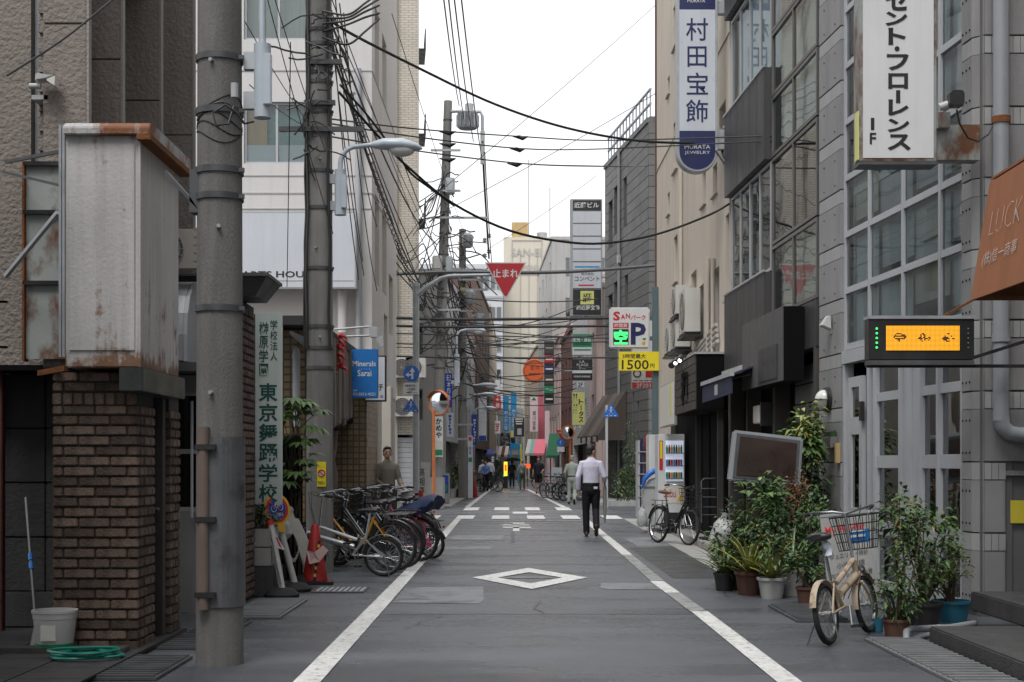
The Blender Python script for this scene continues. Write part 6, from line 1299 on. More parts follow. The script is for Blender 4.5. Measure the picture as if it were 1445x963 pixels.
# ---- stacked name sign
Y = 60.4; F = FC(Y); u0, u1 = PXx(804.5,Y), PXx(850,Y)
ks = thing('stacked_name_sign', 'tall projecting sign of stacked white panels with a black title panel on top', 'sign', ((u0+u1)/2,Y,PZ(447,Y)))
MB(F).box(u0,u1,0,.45,PZ(447,Y),PZ(281,Y)).build('case', MT['grey_alu'], ks, bevel=.02)
rows_ = [(283,297,'black_sign'),(299,315,'sign_blue_grey'),(317,333,'sign_blue_grey'),(335,351,'sign_blue_grey'),(353,369,'sign_blue_grey'),(371,407,'sign_blue_grey'),(409,444,'black_sign')]
for a, b, m in rows_: MB(F).box(u0+.12,u1-.06,-.03,.01,PZ(b,Y),PZ(a,Y)).build('panel', MT[m], ks)
letters(F,[('近藤ビル',PXx(810,Y),PXx(845,Y),PZ(294,Y),PZ(286,Y),-.032,.02),('㈱近藤宝飾',PXx(813,Y),PXx(846,Y),PZ(438,Y),PZ(431,Y),-.032,.015)],MT['sign_white'],ks)
letters(F,[('株式会社',PXx(820,Y),PXx(838,Y),PZ(389,Y),PZ(385,Y),-.032),('コンベント',PXx(811,Y),PXx(846,Y),PZ(397,Y),PZ(390.5,Y),-.032,.01)],MT['ink'],ks)
MB(F).box(PXx(811,Y),PXx(846,Y),-.035,-.03,PZ(378,Y),PZ(376,Y)).build('blue_line', MT['cyan_sign'], ks); MB(F).box(PXx(816,Y),PXx(838,Y),-.035,-.03,PZ(404,Y),PZ(402,Y)).build('red_line', MT['red_sign'], ks)
MB(F).box(PXx(819,Y),PXx(838,Y),-.038,-.03,PZ(430,Y),PZ(411,Y)).build('gold_emblem', MT['yellow_pale'], ks); letters(F,[('近藤',PXx(822,Y),PXx(835,Y),PZ(427,Y),PZ(414,Y),-.04,.02,1)],MT['black_sign'],ks)
# ---- more projecting signs (pixels of the photo -> real boxes hung on the facades)
def psign(label, px0, px1, py0, py1, Y, face, edge='grey_alu', items=(), d=.2, **k):
    return sign_box('hanging_sign', label, FC(Y), PXx(px0,Y), PXx(px1,Y), PZ(py1,Y), PZ(py0,Y), d, face, edge, [(m,[(s[0],PXx(s[1],Y),PXx(s[2],Y),PZ(s[4],Y),PZ(s[3],Y))+tuple(s[5:]) for s in its]) for m, its in items], rim=.03, group='shop signs hung along the far street', **k)
def bars(t, px0, px1, py0, py1, n, Y, m, w=.5):
    'rows of unreadable small print'
    h = (py1-py0)/n
    for i in range(n): MB(FC(Y)).box(PXx(px0+(i*7 % 3)*.6,Y),PXx(px1-(i*5 % 4)*.6,Y),-.02,-.007,PZ(py0+h*(i+w),Y),PZ(py0+h*i,Y)).build('print_line', MT[m], t)
Y = 61.8
t = psign('green and white sign with white print below the stacked name sign',807,836,471,502,60.5,'sign_white','grey_alu'); MB(FC(60.5)).box(PXx(808,60.5),PXx(835,60.5),-.012,-.006,PZ(490,60.5),PZ(472,60.5)).build('green_band', MT['green_sign'], t); letters(FC(60.5),[('販売・買取',PXx(809,60.5),PXx(834,60.5),PZ(483,60.5),PZ(476,60.5),-.014,.02)],MT['sign_white'],t); bars(t,810,834,485,488,1,60.5,'green_cloth'); bars(t,810,834,493,496,1,60.5,'green_sign')
t = psign('black sign with thin white print under the green sign',807,836,507,537,60.5,'black_sign','black_sign',[('sign_white',[('LA',818,825,509,512.5),('PLAGE',814,830,513.5,517),('Des',817,826,518,521),('PERFUMERIE',810,833,530.5,533,.01)])]); MB(FC(60.5)).box(PXx(807.5,60.5),PXx(835.5,60.5),-.02,-.006,PZ(527,60.5),PZ(523,60.5)).build('divider', MT['sign_white'], t)
psign('small pale plate reading 2F above the yellow katakana sign',813,825,538,548,60.5,'sign_blue_grey','grey_alu',[('ink',[('2F',815.5,822.5,540,546,.02)])])
t = psign('yellow vertical katakana sign under the stacked name sign',807,826,553,601,58.6,'yellow_pale','grey_alu',[('ink',[('トータス',816.5,823.5,563,597,.02,1)])]); bars(t,809,811,556,585,8,58.6,'ink',.7); bars(t,812.5,814.5,556,585,8,58.6,'ink',.7)
t = psign('black stacked sign with red and green panels beside the orange disc',767,782.5,481,571,70,'black_sign','grey_alu'); F = FC(70)
for a, b, m in ((501.5,513,'red_sign'),(545,555,'green_sign'),(515,527,'navy'),(485,499,'brown_cloth'),(529,543,'brown_cloth'),(558,569,'ink')): MB(F).box(PXx(768,70),PXx(781.5,70),-.02,-.006,PZ(b,70),PZ(a,70)).build('panel', MT[m], t); MB(F).box(PXx(770,70),PXx(780,70),-.024,-.02,PZ((a+b)/2+1.2,70),PZ((a+b)/2-1,70)).build('print_line', MT['sign_cream'], t)
od = thing('orange_disc_sign', 'round orange sign with dark ring hanging over the street', 'sign', P(754,541,75)); Y = 75
MB(FC(Y)).lathe((PXx(754,Y),0,PZ(523.5,Y)),[(0,.03),(.60,.03),(.62,0),(.62,-.1),(0,-.1)],36,'y').build('disc', MT['orange_disc'], od, smooth=True); MB(FC(Y)).ring((PXx(754,Y),-.035,PZ(523.5,Y)),.53,.012,36,6).build('ring', MT['brown_wall'], od); letters(FC(Y),[('金·点',PXx(748,Y),PXx(761,Y),PZ(522,Y),PZ(516,Y),-.036,.0),('———',PXx(746,Y),PXx(762,Y),PZ(529,Y),PZ(527,Y),-.036)],MT['brown_wall'],od); MB().bar((PXx(766,Y),Y+.1,PZ(523,Y)),(3.2,Y+.3,PZ(523,Y)),.06).build('bracket', MT['galv'], od)
psign('blue vertical sign with white characters on the left beyond the tall pole',627,638,527,575,50,'deep_blue','deep_blue',[('sign_white',[('日本彫珠',630.5,636,529,566,.02,1)])])
t = psign('pale vertical sign under the blue vertical sign',629,641,582,618,56,'sign_blue_grey'); bars(t,633,637,586,614,6,56,'deep_blue',.7)
t = psign('dark blue vertical sign left of the white tall sign',665.5,673,585,628,75,'deep_blue','deep_blue'); bars(t,668,671.5,592,626,8,75,'sign_white',.65)
t = psign('white tall sign with blue foot on the left far side',675,687,560,623,80,'sign_white'); bars(t,677,685,563,600,6,80,'sign_blue_grey'); MB(FC(80)).box(PXx(676,80),PXx(686,80),-.02,-.006,PZ(622,80),PZ(615,80)).build('blue_foot', MT['deep_blue'], t)
psign('red square sign with white characters over a white sign',697.5,706.5,559,579,86,'red_sign','red_sign',[('sign_white',[('大畑',699.5,704.5,561,577,.02,1)])])
t = psign('white hanging sign above the red square sign',698,706,536,557,86,'sign_white'); t = psign('white and red hanging sign below the red square sign',698,706.5,594,613,86,'sign_white'); bars(t,699,705,598,610,4,86,'red_sign')
t = psign('bright blue vertical sign, left one of the pair',710,718,559,609,92,'cyan_sign','cyan_sign'); letters(FC(92),[('㈱ふかん堂',PXx(711.6,92),PXx(716.4,92),PZ(607,92),PZ(580,92),-.008,.02,1)],MT['sign_white'],t)
t = psign('bright blue vertical sign with yellow foot, right one of the pair',720.5,729,555,618,90,'cyan_sign','cyan_sign'); letters(FC(90),[('㈱ふかん',PXx(722.5,90),PXx(727.5,90),PZ(603,90),PZ(578,90),-.008,.02,1)],MT['sign_white'],t); MB(FC(90)).box(PXx(721,90),PXx(724,90),-.02,-.006,PZ(617.5,90),PZ(608,90)).build('yellow_foot', MT['yellow_sign'], t)
t = psign('black board sign with a pale picture between blue and pink signs',724.5,740.5,589,617,84.2,'black_sign','grey_alu'); bars(t,727,738,591,601,3,84.2,'sign_cream',.45); MB(FC(84.2)).box(PXx(730,84.2),PXx(736,84.2),-.02,-.006,PZ(614,84.2),PZ(605,84.2)).build('picture', MT['grey_alu'], t)
t = psign('pale pink vertical sign with dark characters on the pink shop',747.5,759.5,560,610,82,'pink_sign','white_alu',[('ink',[('堀川宝飾',751.5,756,580,608,.01,1)])]); MB(FC(82)).prism([(PXx(750,82),PZ(565,82)),(PXx(757,82),PZ(565,82)),(PXx(753.5,82),PZ(560.5,82))],-.02,-.008).build('leaf_mark', MT['green_sign'], t)
pk2 = solo('pink_wall_panel', MB().box(PXx(760,83),PXx(768.5,83),83,83.5,PZ(640,83),PZ(555,83)), MT['pink_cloth'], 'tall rose pink wall panel right of the pale pink sign', 'panel', bevel=.03)
solo('pink_wall_panel', MB().box(PXx(769,80),PXx(776,80),80,80.5,.05,PZ(580,80)), MT['pink_sign'], 'pale pink column panel between pink awning and green awning', 'panel', bevel=.03)
def awning_far(label, px0, px1, py0, py1, Y, ms, slope=.25, dp=1.1):
    t = thing('far_awning', label, 'awning', P((px0+px1)/2,py1,Y)); n = len(ms)
    for i, m in enumerate(ms):
        a, b = px0+(px1-px0)*i/n, px0+(px1-px0)*(i+1)/n; sh = (px1-px0)*slope
        A = [P(a,py1,Y),P(b,py1,Y),P(b+sh*.6,py0,Y+dp),P(a+sh*.6,py0,Y+dp)]
        MB().hexa(A,[p+Vector((0,.06,.0)) for p in A]).build('cloth', MT[m], t); MB().hexa([P(a,py1+3.2,Y),P(b,py1+3.2,Y),P(b,py1,Y),P(a,py1,Y)],[P(a,py1+3.2,Y)+Vector((0,.04,0)),P(b,py1+3.2,Y)+Vector((0,.04,0)),P(b,py1,Y)+Vector((0,.04,0)),P(a,py1,Y)+Vector((0,.04,0))]).build('valance', MT[m], t)
    MB().bar(P(px0,py1+3,Y)+Vector((0,.05,0)),P(px1,py1+3,Y)+Vector((0,.05,0)),.05).build('front_bar', MT['galv'], t); MB().bar(P(px1-1,py1+2,Y+.1),P(px1+2,py1-4,Y+dp+.2),.05).build('arm', MT['galv'], t)
    return t
awning_far('pink and green striped awning of the pink shop',741,768,620,640,79.2,['grey_cloth','teal_cloth','pink_cloth','pink_cloth','pink_cloth'],.25)
awning_far('dark green awning next to the pink column',771,787,612,643,73,['green_cloth','green_cloth'],.45)
awning_far('pale pink striped awning in front of the blue shop',702,716,630,642,97,['pink_pale_cloth','brown_cloth','pink_pale_cloth'],.3)
awning_far('violet awning far on the left side',682,697,634,641,100,['violet_cloth'],.1)
ba = thing('brown_striped_awning', 'large brown and grey striped awning on the grey siding building', 'awning', (3.6,56,2.6))
for i in range(4):
    a, b = 52.6+1.15*i, 52.6+1.15*(i+1)
    def fx(y): return 4.69-.1256*(y-49)
    MB().hexa([(fx(a)-1.05,a,2.45),(fx(b)-1.05,b,2.45),(fx(b)-.02,b,4.1),(fx(a)-.02,a,4.1)],[(fx(a)-1.05,a,2.5),(fx(b)-1.05,b,2.5),(fx(b)-.02,b,4.15),(fx(a)-.02,a,4.15)]).build('cloth', MT['brown_cloth' if i % 2 == 0 else 'brown_cloth_light'], ba); MB().box(fx(a)-1.06,fx(a)-1.04,a,b,2.25,2.47).build('valance', MT['brown_cloth'], ba)
MB().hexa([(fx(52.6)-1.05,52.58,2.3),(fx(52.6)-.02,52.58,2.3),(fx(52.6)-.02,52.58,4.1),(fx(52.6)-1.05,52.58,2.48)],[(fx(52.6)-1.05,52.6,2.3),(fx(52.6)-.02,52.6,2.3),(fx(52.6)-.02,52.6,4.1),(fx(52.6)-1.05,52.6,2.48)]).build('end_cloth', MT['brown_cloth'], ba)
# shop fronts and lit signs far away
t = thing('blue_shop_front', 'bright blue shop front with a yellow pillar far down the street', 'shop front', P(729,660,98)); MB().box(PXx(720,98),PXx(738,98),98,98.3,PZ(634,98),PZ(626,98)).build('fascia', MT['cyan_sign'], t); MB().box(PXx(720,98),PXx(722.5,98),98,98.3,0.05,PZ(634,98)).box(PXx(731,98),PXx(733,98),98,98.3,.05,PZ(634,98)).build('post', MT['cyan_sign'], t); MB().box(PXx(734,98),PXx(736.5,98),97.8,98.0,.05,PZ(627,98)).build('yellow_pillar', MT['yellow_sign'], t)
t = thing('lit_sign', 'upright lit yellow sign with green corners far in the street', 'LED sign', P(713.5,690,84)); MB().box(PXx(710.5,84),PXx(716.5,84),84,84.3,.004,PZ(651,84)).build('case', MT['black_metal'], t); MB().box(PXx(711,84),PXx(716,84),83.97,83.99,PZ(672,84),PZ(652,84)).build('lit_face', MT['led_yellow'], t); MB().box(PXx(712,84),PXx(715,84),83.95,83.965,PZ(665,84),PZ(656,84)).build('lit_text', MT['led_red'], t); MB().box(PXx(710.6,84),PXx(711.8,84),83.95,83.965,PZ(673,84),PZ(670,84)).build('lit_corner', MT['led_green'], t)
t = thing('lit_sign', 'small lit orange red board beside the walking people', 'LED sign', P(745,665,90)); MB().box(PXx(740,90),PXx(748.5,90),90,90.2,PZ(661,90),PZ(655,90)).build('lit_face', MT['led_red'], t); MB().box(PXx(744,90),PXx(745,90),90.02,90.18,.004,PZ(661,90)-.002).build('leg', MT['black_metal'], t)
# small sign post and mirror on the right far side
Y = 62; xs_ = PXx(791,Y); t = thing('small_sign_post', 'white post with small red triangle, blue disc and white plate', 'traffic sign', (xs_,Y,0))
MB().cyl((xs_,Y,0),(xs_,Y,PZ(608,Y)),.04).build('post', MT['white_alu'], t, smooth=True); MB().prism(tri(PXx(791,Y),PZ(611,Y),.2),Y-.07,Y-.05).build('stop_plate', MT['traffic_red'], t); MB().lathe((xs_,Y-.06,PZ(625,Y)),[(0,0),(.17,0),(.17,.015),(0,.015)],20,'y').build('blue_disc', MT['traffic_blue'], t); MB().box(PXx(786,Y),PXx(796.5,Y),Y-.07,Y-.05,PZ(638,Y),PZ(631,Y)).build('plate', MT['sign_white'], t)
letters(FC(Y-.075),[('止まれ',PXx(788,Y),PXx(794,Y),PZ(612,Y),PZ(609.5,Y),0,.02),('↑',PXx(789.5,Y),PXx(792.5,Y),PZ(628,Y),PZ(622,Y),0,.02)],MT['sign_white'],t)
Y = 61; xm = PXx(804,Y); t = thing('traffic_mirror', 'small orange traffic mirror on the right beside the worker', 'traffic mirror', (xm,Y,0)); MB().cyl((xm,Y,0),(xm,Y,PZ(610,Y)),.045).build('post', MT['orange_pole'], t, smooth=True); MB().ring((PXx(801,Y),Y-.1,PZ(611,Y)),.27,.03,24,6).build('rim', MT['orange_pole'], t, smooth=True); MB().lathe((PXx(801,Y),Y-.1,PZ(611,Y)),[(0,.07),(.13,.05),(.26,0),(.26,-.03),(0,-.03)],24,'y').build('mirror_face', MT['mirror'], t, smooth=True)
t = thing('white_barrier_board', 'low white notice board behind the parked bicycles on the right', 'board', P(783,690,60)); MB().box(PXx(778,60),PXx(793,60),60,60.05,.35,PZ(660,60)).build('board', MT['sign_blue_grey'], t)
for px in (779,792): MB().box(PXx(px,60)-.02,PXx(px,60)+.02,60.05,60.09,.004,PZ(661,60)).build('leg', MT['galv'], t)
gp = thing('grey_notice_post', 'low grey concrete post with notices beyond the orange mirror post', 'post', P(660,705,57.2)); MB().box(PXx(660,57),PXx(667,57),57,57.25,.05,PZ(615,57)).build('column', MT['sign_blue_grey'], gp, bevel=.02); letters(FC(57),[('古谷',PXx(661.5,57),PXx(665.5,57),PZ(642,57),PZ(630,57),-.003,.02,1)],MT['deep_blue'],gp); MB().box(PXx(661,57),PXx(666,57),56.98,57,PZ(652,57),PZ(646,57)).build('green_plate', MT['green_sign'], gp); MB().box(PXx(661.5,57),PXx(665.5,57),56.98,57,PZ(622,57),PZ(617,57)).build('red_mark', MT['red_sign'], gp)
gp = thing('poster_pillar', 'grey pillar with a blue and green poster beyond the orange post', 'pillar', P(629,712,49)); MB().box(PXx(624,49),PXx(634,49),49,49.4,.05,PZ(668,49)).build('column', MT['concrete'], gp, bevel=.03); MB().box(PXx(624.5,49),PXx(632.5,49),48.97,48.99,PZ(696,49),PZ(671,49)).build('poster', MT['deep_blue'], gp); MB().box(PXx(625.5,49),PXx(631,49),48.95,48.965,PZ(694,49),PZ(684,49)).build('poster_picture', MT['green_sign'], gp)
# ================================================================== bicycles
def bike(label, style='city', col_='bike_black', group='bicycles parked along the street', basket=True, rack=True, saddle='saddle_black', r=.33, wb=1.06, guard='bike_black'):
    t = thing('bicycle', label, 'bicycle', (0,0,0), group); fm = MT[col_]
    def wheel(x, nm):
        w = MB().ring((x,0,r),r-.022,.023,32,8).build(nm, MT['tyre'], t, smooth=True)
        MB().ring((x,0,r),r-.047,.013,32,6).build('rim', MT['chrome'], w, smooth=True)
        s = MB()
        for k in range(22):
            a = 2*pi*k/22; y = .028*(1 if k % 2 else -1); s.tube([(x+.02*cos(a+.5),y,r+.02*sin(a+.5)),(x+(r-.05)*cos(a),0,r+(r-.05)*sin(a))],.0016,4,False)
        s.tube([(x,-.045,r),(x,.045,r)],.02,8); s.build('spokes', MT['chrome'], w)
    wheel(0,'rear_wheel'); wheel(wb,'front_wheel')
    bb = Vector((wb*.40,0,r*.86 if r > .3 else .27)); f = MB(); ra = Vector((0,0,r)); hd = Vector((wb-.17,0,.80 if style != 'fold' else .62)); hb = Vector((wb-.12,0,.58 if style != 'fold' else .48))
    st = bb+Vector((-.17,0,.42 if style != 'fold' else .22))
    if style == 'fold':
        f.tube([hb+Vector((.0,0,.02)),bb+Vector((-.02,0,.10))],.034,10).tube([hd,bb+Vector((-.06,0,.19))],.022,8); f.tube([bb,st],.02,8); f.tube([hb-Vector((0,0,.05)),hd],.024,8)
    elif style == 'sport':
        f.tube([hd,st],.017,8).tube([hb,bb],.02,8).tube([bb,st],.018,8).tube([hb-Vector((0,0,.03)),hd+Vector((0,0,.03))],.021,8)
    else:
        f.tube([hb+Vector((-.01,0,.02)),bb.lerp(hb,.45)+Vector((0,0,-.09)),bb],.021,8).tube([hd-Vector((0,0,.03)),bb.lerp(hd,.42)+Vector((-.02,0,-.10)),bb+Vector((-.05,0,.14))],.016,8).tube([bb,st],.018,8).tube([hb-Vector((0,0,.03)),hd+Vector((0,0,.03))],.021,8)
    for s in (-1,1): f.tube([bb+Vector((0,.03*s,0)),ra+Vector((0,.055*s,0))],.010,6).tube([st+Vector((0,.02*s,-.03)),ra+Vector((0,.055*s,0))],.009,6)
    f.build('frame', fm, t, smooth=True)
    fk = MB(); fa = Vector((wb,0,r))
    for s in (-1,1): fk.tube([hb+Vector((.01,.035*s,-.06)),hb.lerp(fa,.6)+Vector((-.01,.05*s,0)),fa+Vector((0,.05*s,0))],[.014,.012,.009],6)
    fk.tube([hb+Vector((.01,-.04,-.05)),hb+Vector((.01,.04,-.05))],.016,6); fk.build('fork', fm if style != 'city' else MT['chrome'], t, smooth=True)
    hz = 1.0 if style != 'sport' else .95; sp = Vector((hd.x-.05,0,hz)); hbm = MB(); hbm.tube([hd,sp],.013,8)
    hbm.tube([(sp.x-.20,-.28,hz+.02),(sp.x-.06,-.25,hz+.04),(sp.x+.05,-.12,hz+.03),(sp.x+.03,0,hz),(sp.x+.05,.12,hz+.03),(sp.x-.06,.25,hz+.04),(sp.x-.20,.28,hz+.02)] if style != 'sport' else [(sp.x+.02,-.27,hz),(sp.x+.03,0,hz),(sp.x+.02,.27,hz)],.011,8); hb_o = hbm.build('handlebar', MT['chrome'], t, smooth=True)
    for s in (-1,1):
        gx = sp.x-.20 if style != 'sport' else sp.x+.02
        MB().tube([(gx-.0,.28*s,hz+.02),(gx+.11,.265*s,hz+.035)] if style != 'sport' else [(gx,.17*s,hz),(gx,.28*s,hz)],.017,8).build('grip', MT['rubber'], hb_o, smooth=True)
        MB().tube([(gx+.12,.25*s,hz+.03),(gx+.04,.26*s,hz-.02),(gx-.02,.265*s,hz-.03)],.006,5).build('brake_lever', MT['chrome'], hb_o)
    bc = MB()
    for s in (-1,1): bc.tube([(sp.x+.05,.14*s,hz+.02),(sp.x+.16,.09*s,hz+.06),(sp.x+.15,.03*s,hz-.15),hd+Vector((.02,.02*s,-.1)),bb+Vector((.1,.02*s,.05))],.004,5)
    bc.build('brake_cable', MT['cable_black'], t, smooth=True)
    sz = st.z+(.16 if style != 'fold' else .30); sx = st.x-.06; MB().tube([st-Vector((0,0,.02)),(sx,0,sz)],.013,8).build('seat_post', MT['chrome'], t, smooth=True)
    MB().tube([(sx-.13,0,sz+.05),(sx-.10,0,sz+.05),(sx-.03,0,sz+.045),(sx+.06,0,sz+.04),(sx+.15,0,sz+.035)],[(.05,.02),(.10,.035),(.09,.035),(.04,.026),(.018,.014)],12,side=(0,1,0)).build('saddle', MT[saddle], t, smooth=True)
    cr_ = MB(); cr_.ring(bb+Vector((0,.05,0)),.085,.006,20,6); an = R(rnd.choice((20,75,130)))
    for s in (-1,1): cr_.tube([bb+Vector((0,.06*s,0)),bb+Vector((.165*cos(an)*s,.075*s,.165*sin(an)*s))],.009,6)
    co = cr_.build('crank', MT['chrome'], t, smooth=True)
    for s in (-1,1): MB(Matrix.Translation(bb+Vector((.165*cos(an)*s,.115*s,.165*sin(an)*s)))).box(-.045,.045,-.035,.035,-.011,.011).build('pedal', MT['rubber'], co)
    if style != 'fold': MB().hexa([(x,.062,z) for x,z in ((-.05,r-.035),(bb.x+.09,bb.z-.10),(bb.x+.11,bb.z),(bb.x+.06,bb.z+.08),(-.05,r+.03))],[(x,.075,z) for x,z in ((-.05,r-.035),(bb.x+.09,bb.z-.10),(bb.x+.11,bb.z),(bb.x+.06,bb.z+.08),(-.05,r+.03))]).build('chain_guard', MT['bike_black' if col_ in ('bike_yellow','bike_black') else col_], t)
    for x, a0, a1 in ((0,R(5),R(165)),(wb,R(35),R(185))): MB().ring((x,0,r),r+.022,.006,24,6,a0=a0,a1=a1,w=.030).build('mudguard', MT[guard], t, smooth=True)
    ks = MB(); ks.tube([(-.02,.06,r),(-.10,.15,.01)],.007,6).tube([(-.02,-.06,r),(-.06,-.10,.03)],.007,6).build('kickstand', MT['galv_dark'], t)
    if rack:
        rk = MB(); z = 2*r+.10
        for y in (-.07,-.025,.025,.07): rk.tube([(-.22,y,z),(.16,y,z)],.006,5)
        for x in (-.22,0,.16): rk.tube([(x,-.07,z),(x,.07,z)],.006,5)
        for s in (-1,1): rk.tube([(0,.06*s,r),(-.05,.075*s,z)],.007,5)
        rk.build('rear_rack', MT['galv_dark'], t); MB().box(-.25,-.235,-.018,.018,z-.10,z-.07).build('reflector', MT['red_gloss'], t)
    if basket:
        bk = MB(); x0, x1, z0, z1 = sp.x+.09, sp.x+.36, hz-.30, hz-.02
        def loop(x0, x1, y, z): bk.tube([(x0,-y,z),(x1,-y,z),(x1,y,z),(x0,y,z),(x0,-y,z)],.005 if z < z1 else .008,5)
        for k in range(5): fz = k/4; loop(x0+.03*(1-fz),x1-.04*(1-fz),.13+.04*fz,z0+(z1-z0)*fz)
        for k in range(7):
            y = -1+2*k/6
            for xa, xb in ((x0+.03,x0),(x1-.04,x1)): bk.tube([(xa,.13*y,z0),(xb,.17*y,z1)],.0035,4)
        for k in range(5):
            xx = k/4
            for s in (-1,1): bk.tube([(x0+.03+(x1-x0-.07)*xx,.13*s,z0),(x0+(x1-x0)*xx,.17*s,z1)],.0035,4)
            bk.tube([(x0+.03+(x1-x0-.07)*xx,-.13,z0),(x0+.03+(x1-x0-.07)*xx,.13,z0)],.0035,4)
        bk.build('basket', MT['black_metal'], t)
    MB().lathe((hb.x+.07,0,hb.z+.05),[(0,-.03),(.03,-.03),(.045,.02),(.04,.03),(0,.035)],12,'x').build('headlamp', MT['chrome'], t, smooth=True)
    return t
def place(t, x, y, dx, dy, lean=0):
    rz = math.atan2(dy, dx); t.location = (x,y,.004 if not isinstance(t.get('z'), float) else t['z']); t.rotation_euler = (R(lean),0,rz); return t
def remember(t):
    for c in kids(t):
        CH[c.name] = kids(c)
    CH[t.name] = kids(t); return t
a30 = (-cos(R(20)), sin(R(20)))
fb = bike('silver folding bicycle with small wheels, nearest of the parked row', 'fold', 'alu_frame', basket=False, rack=False, r=.252, wb=.98, guard='bike_silver'); place(fb,-1.60,17.75,-1,.10,-4)
city = bike('black city bicycle with a front basket in the middle of the parked row', 'city', 'bike_black'); remember(city)
yb = bike('mustard yellow bicycle behind the silver folding bicycle', 'city', 'bike_yellow', basket=False); place(yb,-1.55,18.7,-.97,.24,-7)
place(city,-1.46,19.25,-.90,.43,-9)
sb2 = bike('silver city bicycle third from the front of the parked row', 'city', 'bike_silver'); place(sb2,-1.52,19.9,-.96,.28,3); remember(sb2)
nvb = bike('bicycle with a navy rain cover over its child seat', 'city', 'bike_navy'); place(nvb,-1.34,20.5,-.92,.39,-6)
c = MB(); seat = [(-.28,.70),(-.30,.80),(-.24,.90),(-.05,.98),(.10,1.02),(.22,.97),(.26,.86),(.22,.74)]
qc = random.Random(3)
for i in range(9):
    f = i/8; x = -.36+.72*f; zt_ = 1.00-.26*f+(-.05 if i in (0,8) else 0); zb_ = .74-.06*f+(.10 if i == 0 else 0); hw = .19-.05*f
    ring = [(-hw*1.05,zb_),(-hw*1.1,zb_+.08),(-hw*.95,zt_-.07),(-hw*.6,zt_-.01),(0,zt_+.015),(hw*.6,zt_-.01),(hw*.95,zt_-.07),(hw*1.1,zb_+.08),(hw*1.05,zb_),(0,zb_+.05)]
    c.v += [Vector((x+qc.uniform(-.012,.012),y+qc.uniform(-.02,.02),z+qc.uniform(-.016,.016))) for y, z in ring]
for i in range(8):
    for k in range(10): c.f.append([i*10+k,i*10+(k+1) % 10,(i+1)*10+(k+1) % 10,(i+1)*10+k])
c.f += [list(range(10)),[80+k for k in range(10)]]
cvm = c.mesh('rain_cover', MT['cover_navy'], smooth=True); cv = bpy.data.objects.new('rain_cover', cvm); col.objects.link(cv); cv.parent = nvb; cv.location = (0,0,.0)
pkb = bike('small bicycle with bright pink frame at the road edge of the row', 'city', 'bike_pink', basket=False, r=.235, wb=.86); place(pkb,-1.18,21.1,-.86,.51,-8)
for k, (x, y, src, lab) in enumerate(((-1.40,22.0,city,'black city bicycle just behind the pink framed one'),(-1.50,22.7,sb2,'silver bicycle second from the far end of the parked row'),(-1.55,23.4,city,'black bicycle at the far end of the parked row near the standing man'))):
    o = copy_tree(src); o['label'] = lab; place(o,x,y,-.95+.06*k,.30+.14*k,-8+6*k)
ob = bike('brown bicycle with upright handlebar behind the row beside the standing man', 'city', 'bike_brown', basket=False); place(ob,-1.62,24.6,-.9,.45,0)
rb = bike('black city bicycle with wire basket at the right kerb by the vending machine', 'city', 'bike_black', saddle='saddle_brown', wb=1.02); place(rb,2.60,25.4,.42,-.90,-4)
sbk_ = bike('small worn cream bicycle leaning on its stand beside the steel board', 'fold', 'bike_cream', r=.24, wb=.94, rack=False, guard='bike_cream'); place(sbk_,2.46,11.0,.54,.84,-8)
st_ = MB().box(.815,.825,-.09,.09,.77,.88); so = st_.build('blue_tag', MT['blue_sign']); so.parent = sbk_; so.location = (.17,0,-.02)
lt = MB().box(.955,.96,-.07,.07,.80,.82).box(.955,.96,-.07,.05,.845,.855).build('white_print', MT['sign_white']); lt.parent = sbk_; lt.location = (-.01,0,0)
rg_ = MB().tube([(.13,-.02,.80),(.12,-.035,.77),(.13,-.05,.73),(.12,-.045,.69),(.14,-.05,.66)],[.018,.034,.026,.034,.008],6).build('white_rag', MT['shirt_white'], None, smooth=True); rg_.parent = sbk_
far_l = ['dark bicycle parked far right, first beside the worker','silver bicycle parked far right, second from the worker','dark bicycle parked far right, third from the worker','pale wheeled bicycle parked far right beside the man in navy']
for k, (px, Y, src) in enumerate(((799,54.5,city),(790,56,sb2),(781,57.5,city),(772,59,sb2))):
    o = copy_tree(src); o['label'] = far_l[k]; o['group'] = 'bicycles parked far on the right'; place(o,PXx(px,Y)-.1,Y,.62,.78,-3)
for k, (px, Y, src) in enumerate(((678,73,city),(757,82,sb2),(672,78,sb2))):
    o = copy_tree(src); o['label'] = ['dark bicycle parked by the cone beyond the potted bush','bicycle parked behind the man in navy','silver bicycle parked far left by the wall'][k]; o['group'] = 'bicycles parked far away'; place(o,PXx(px,Y),Y,.85,-.5,0)
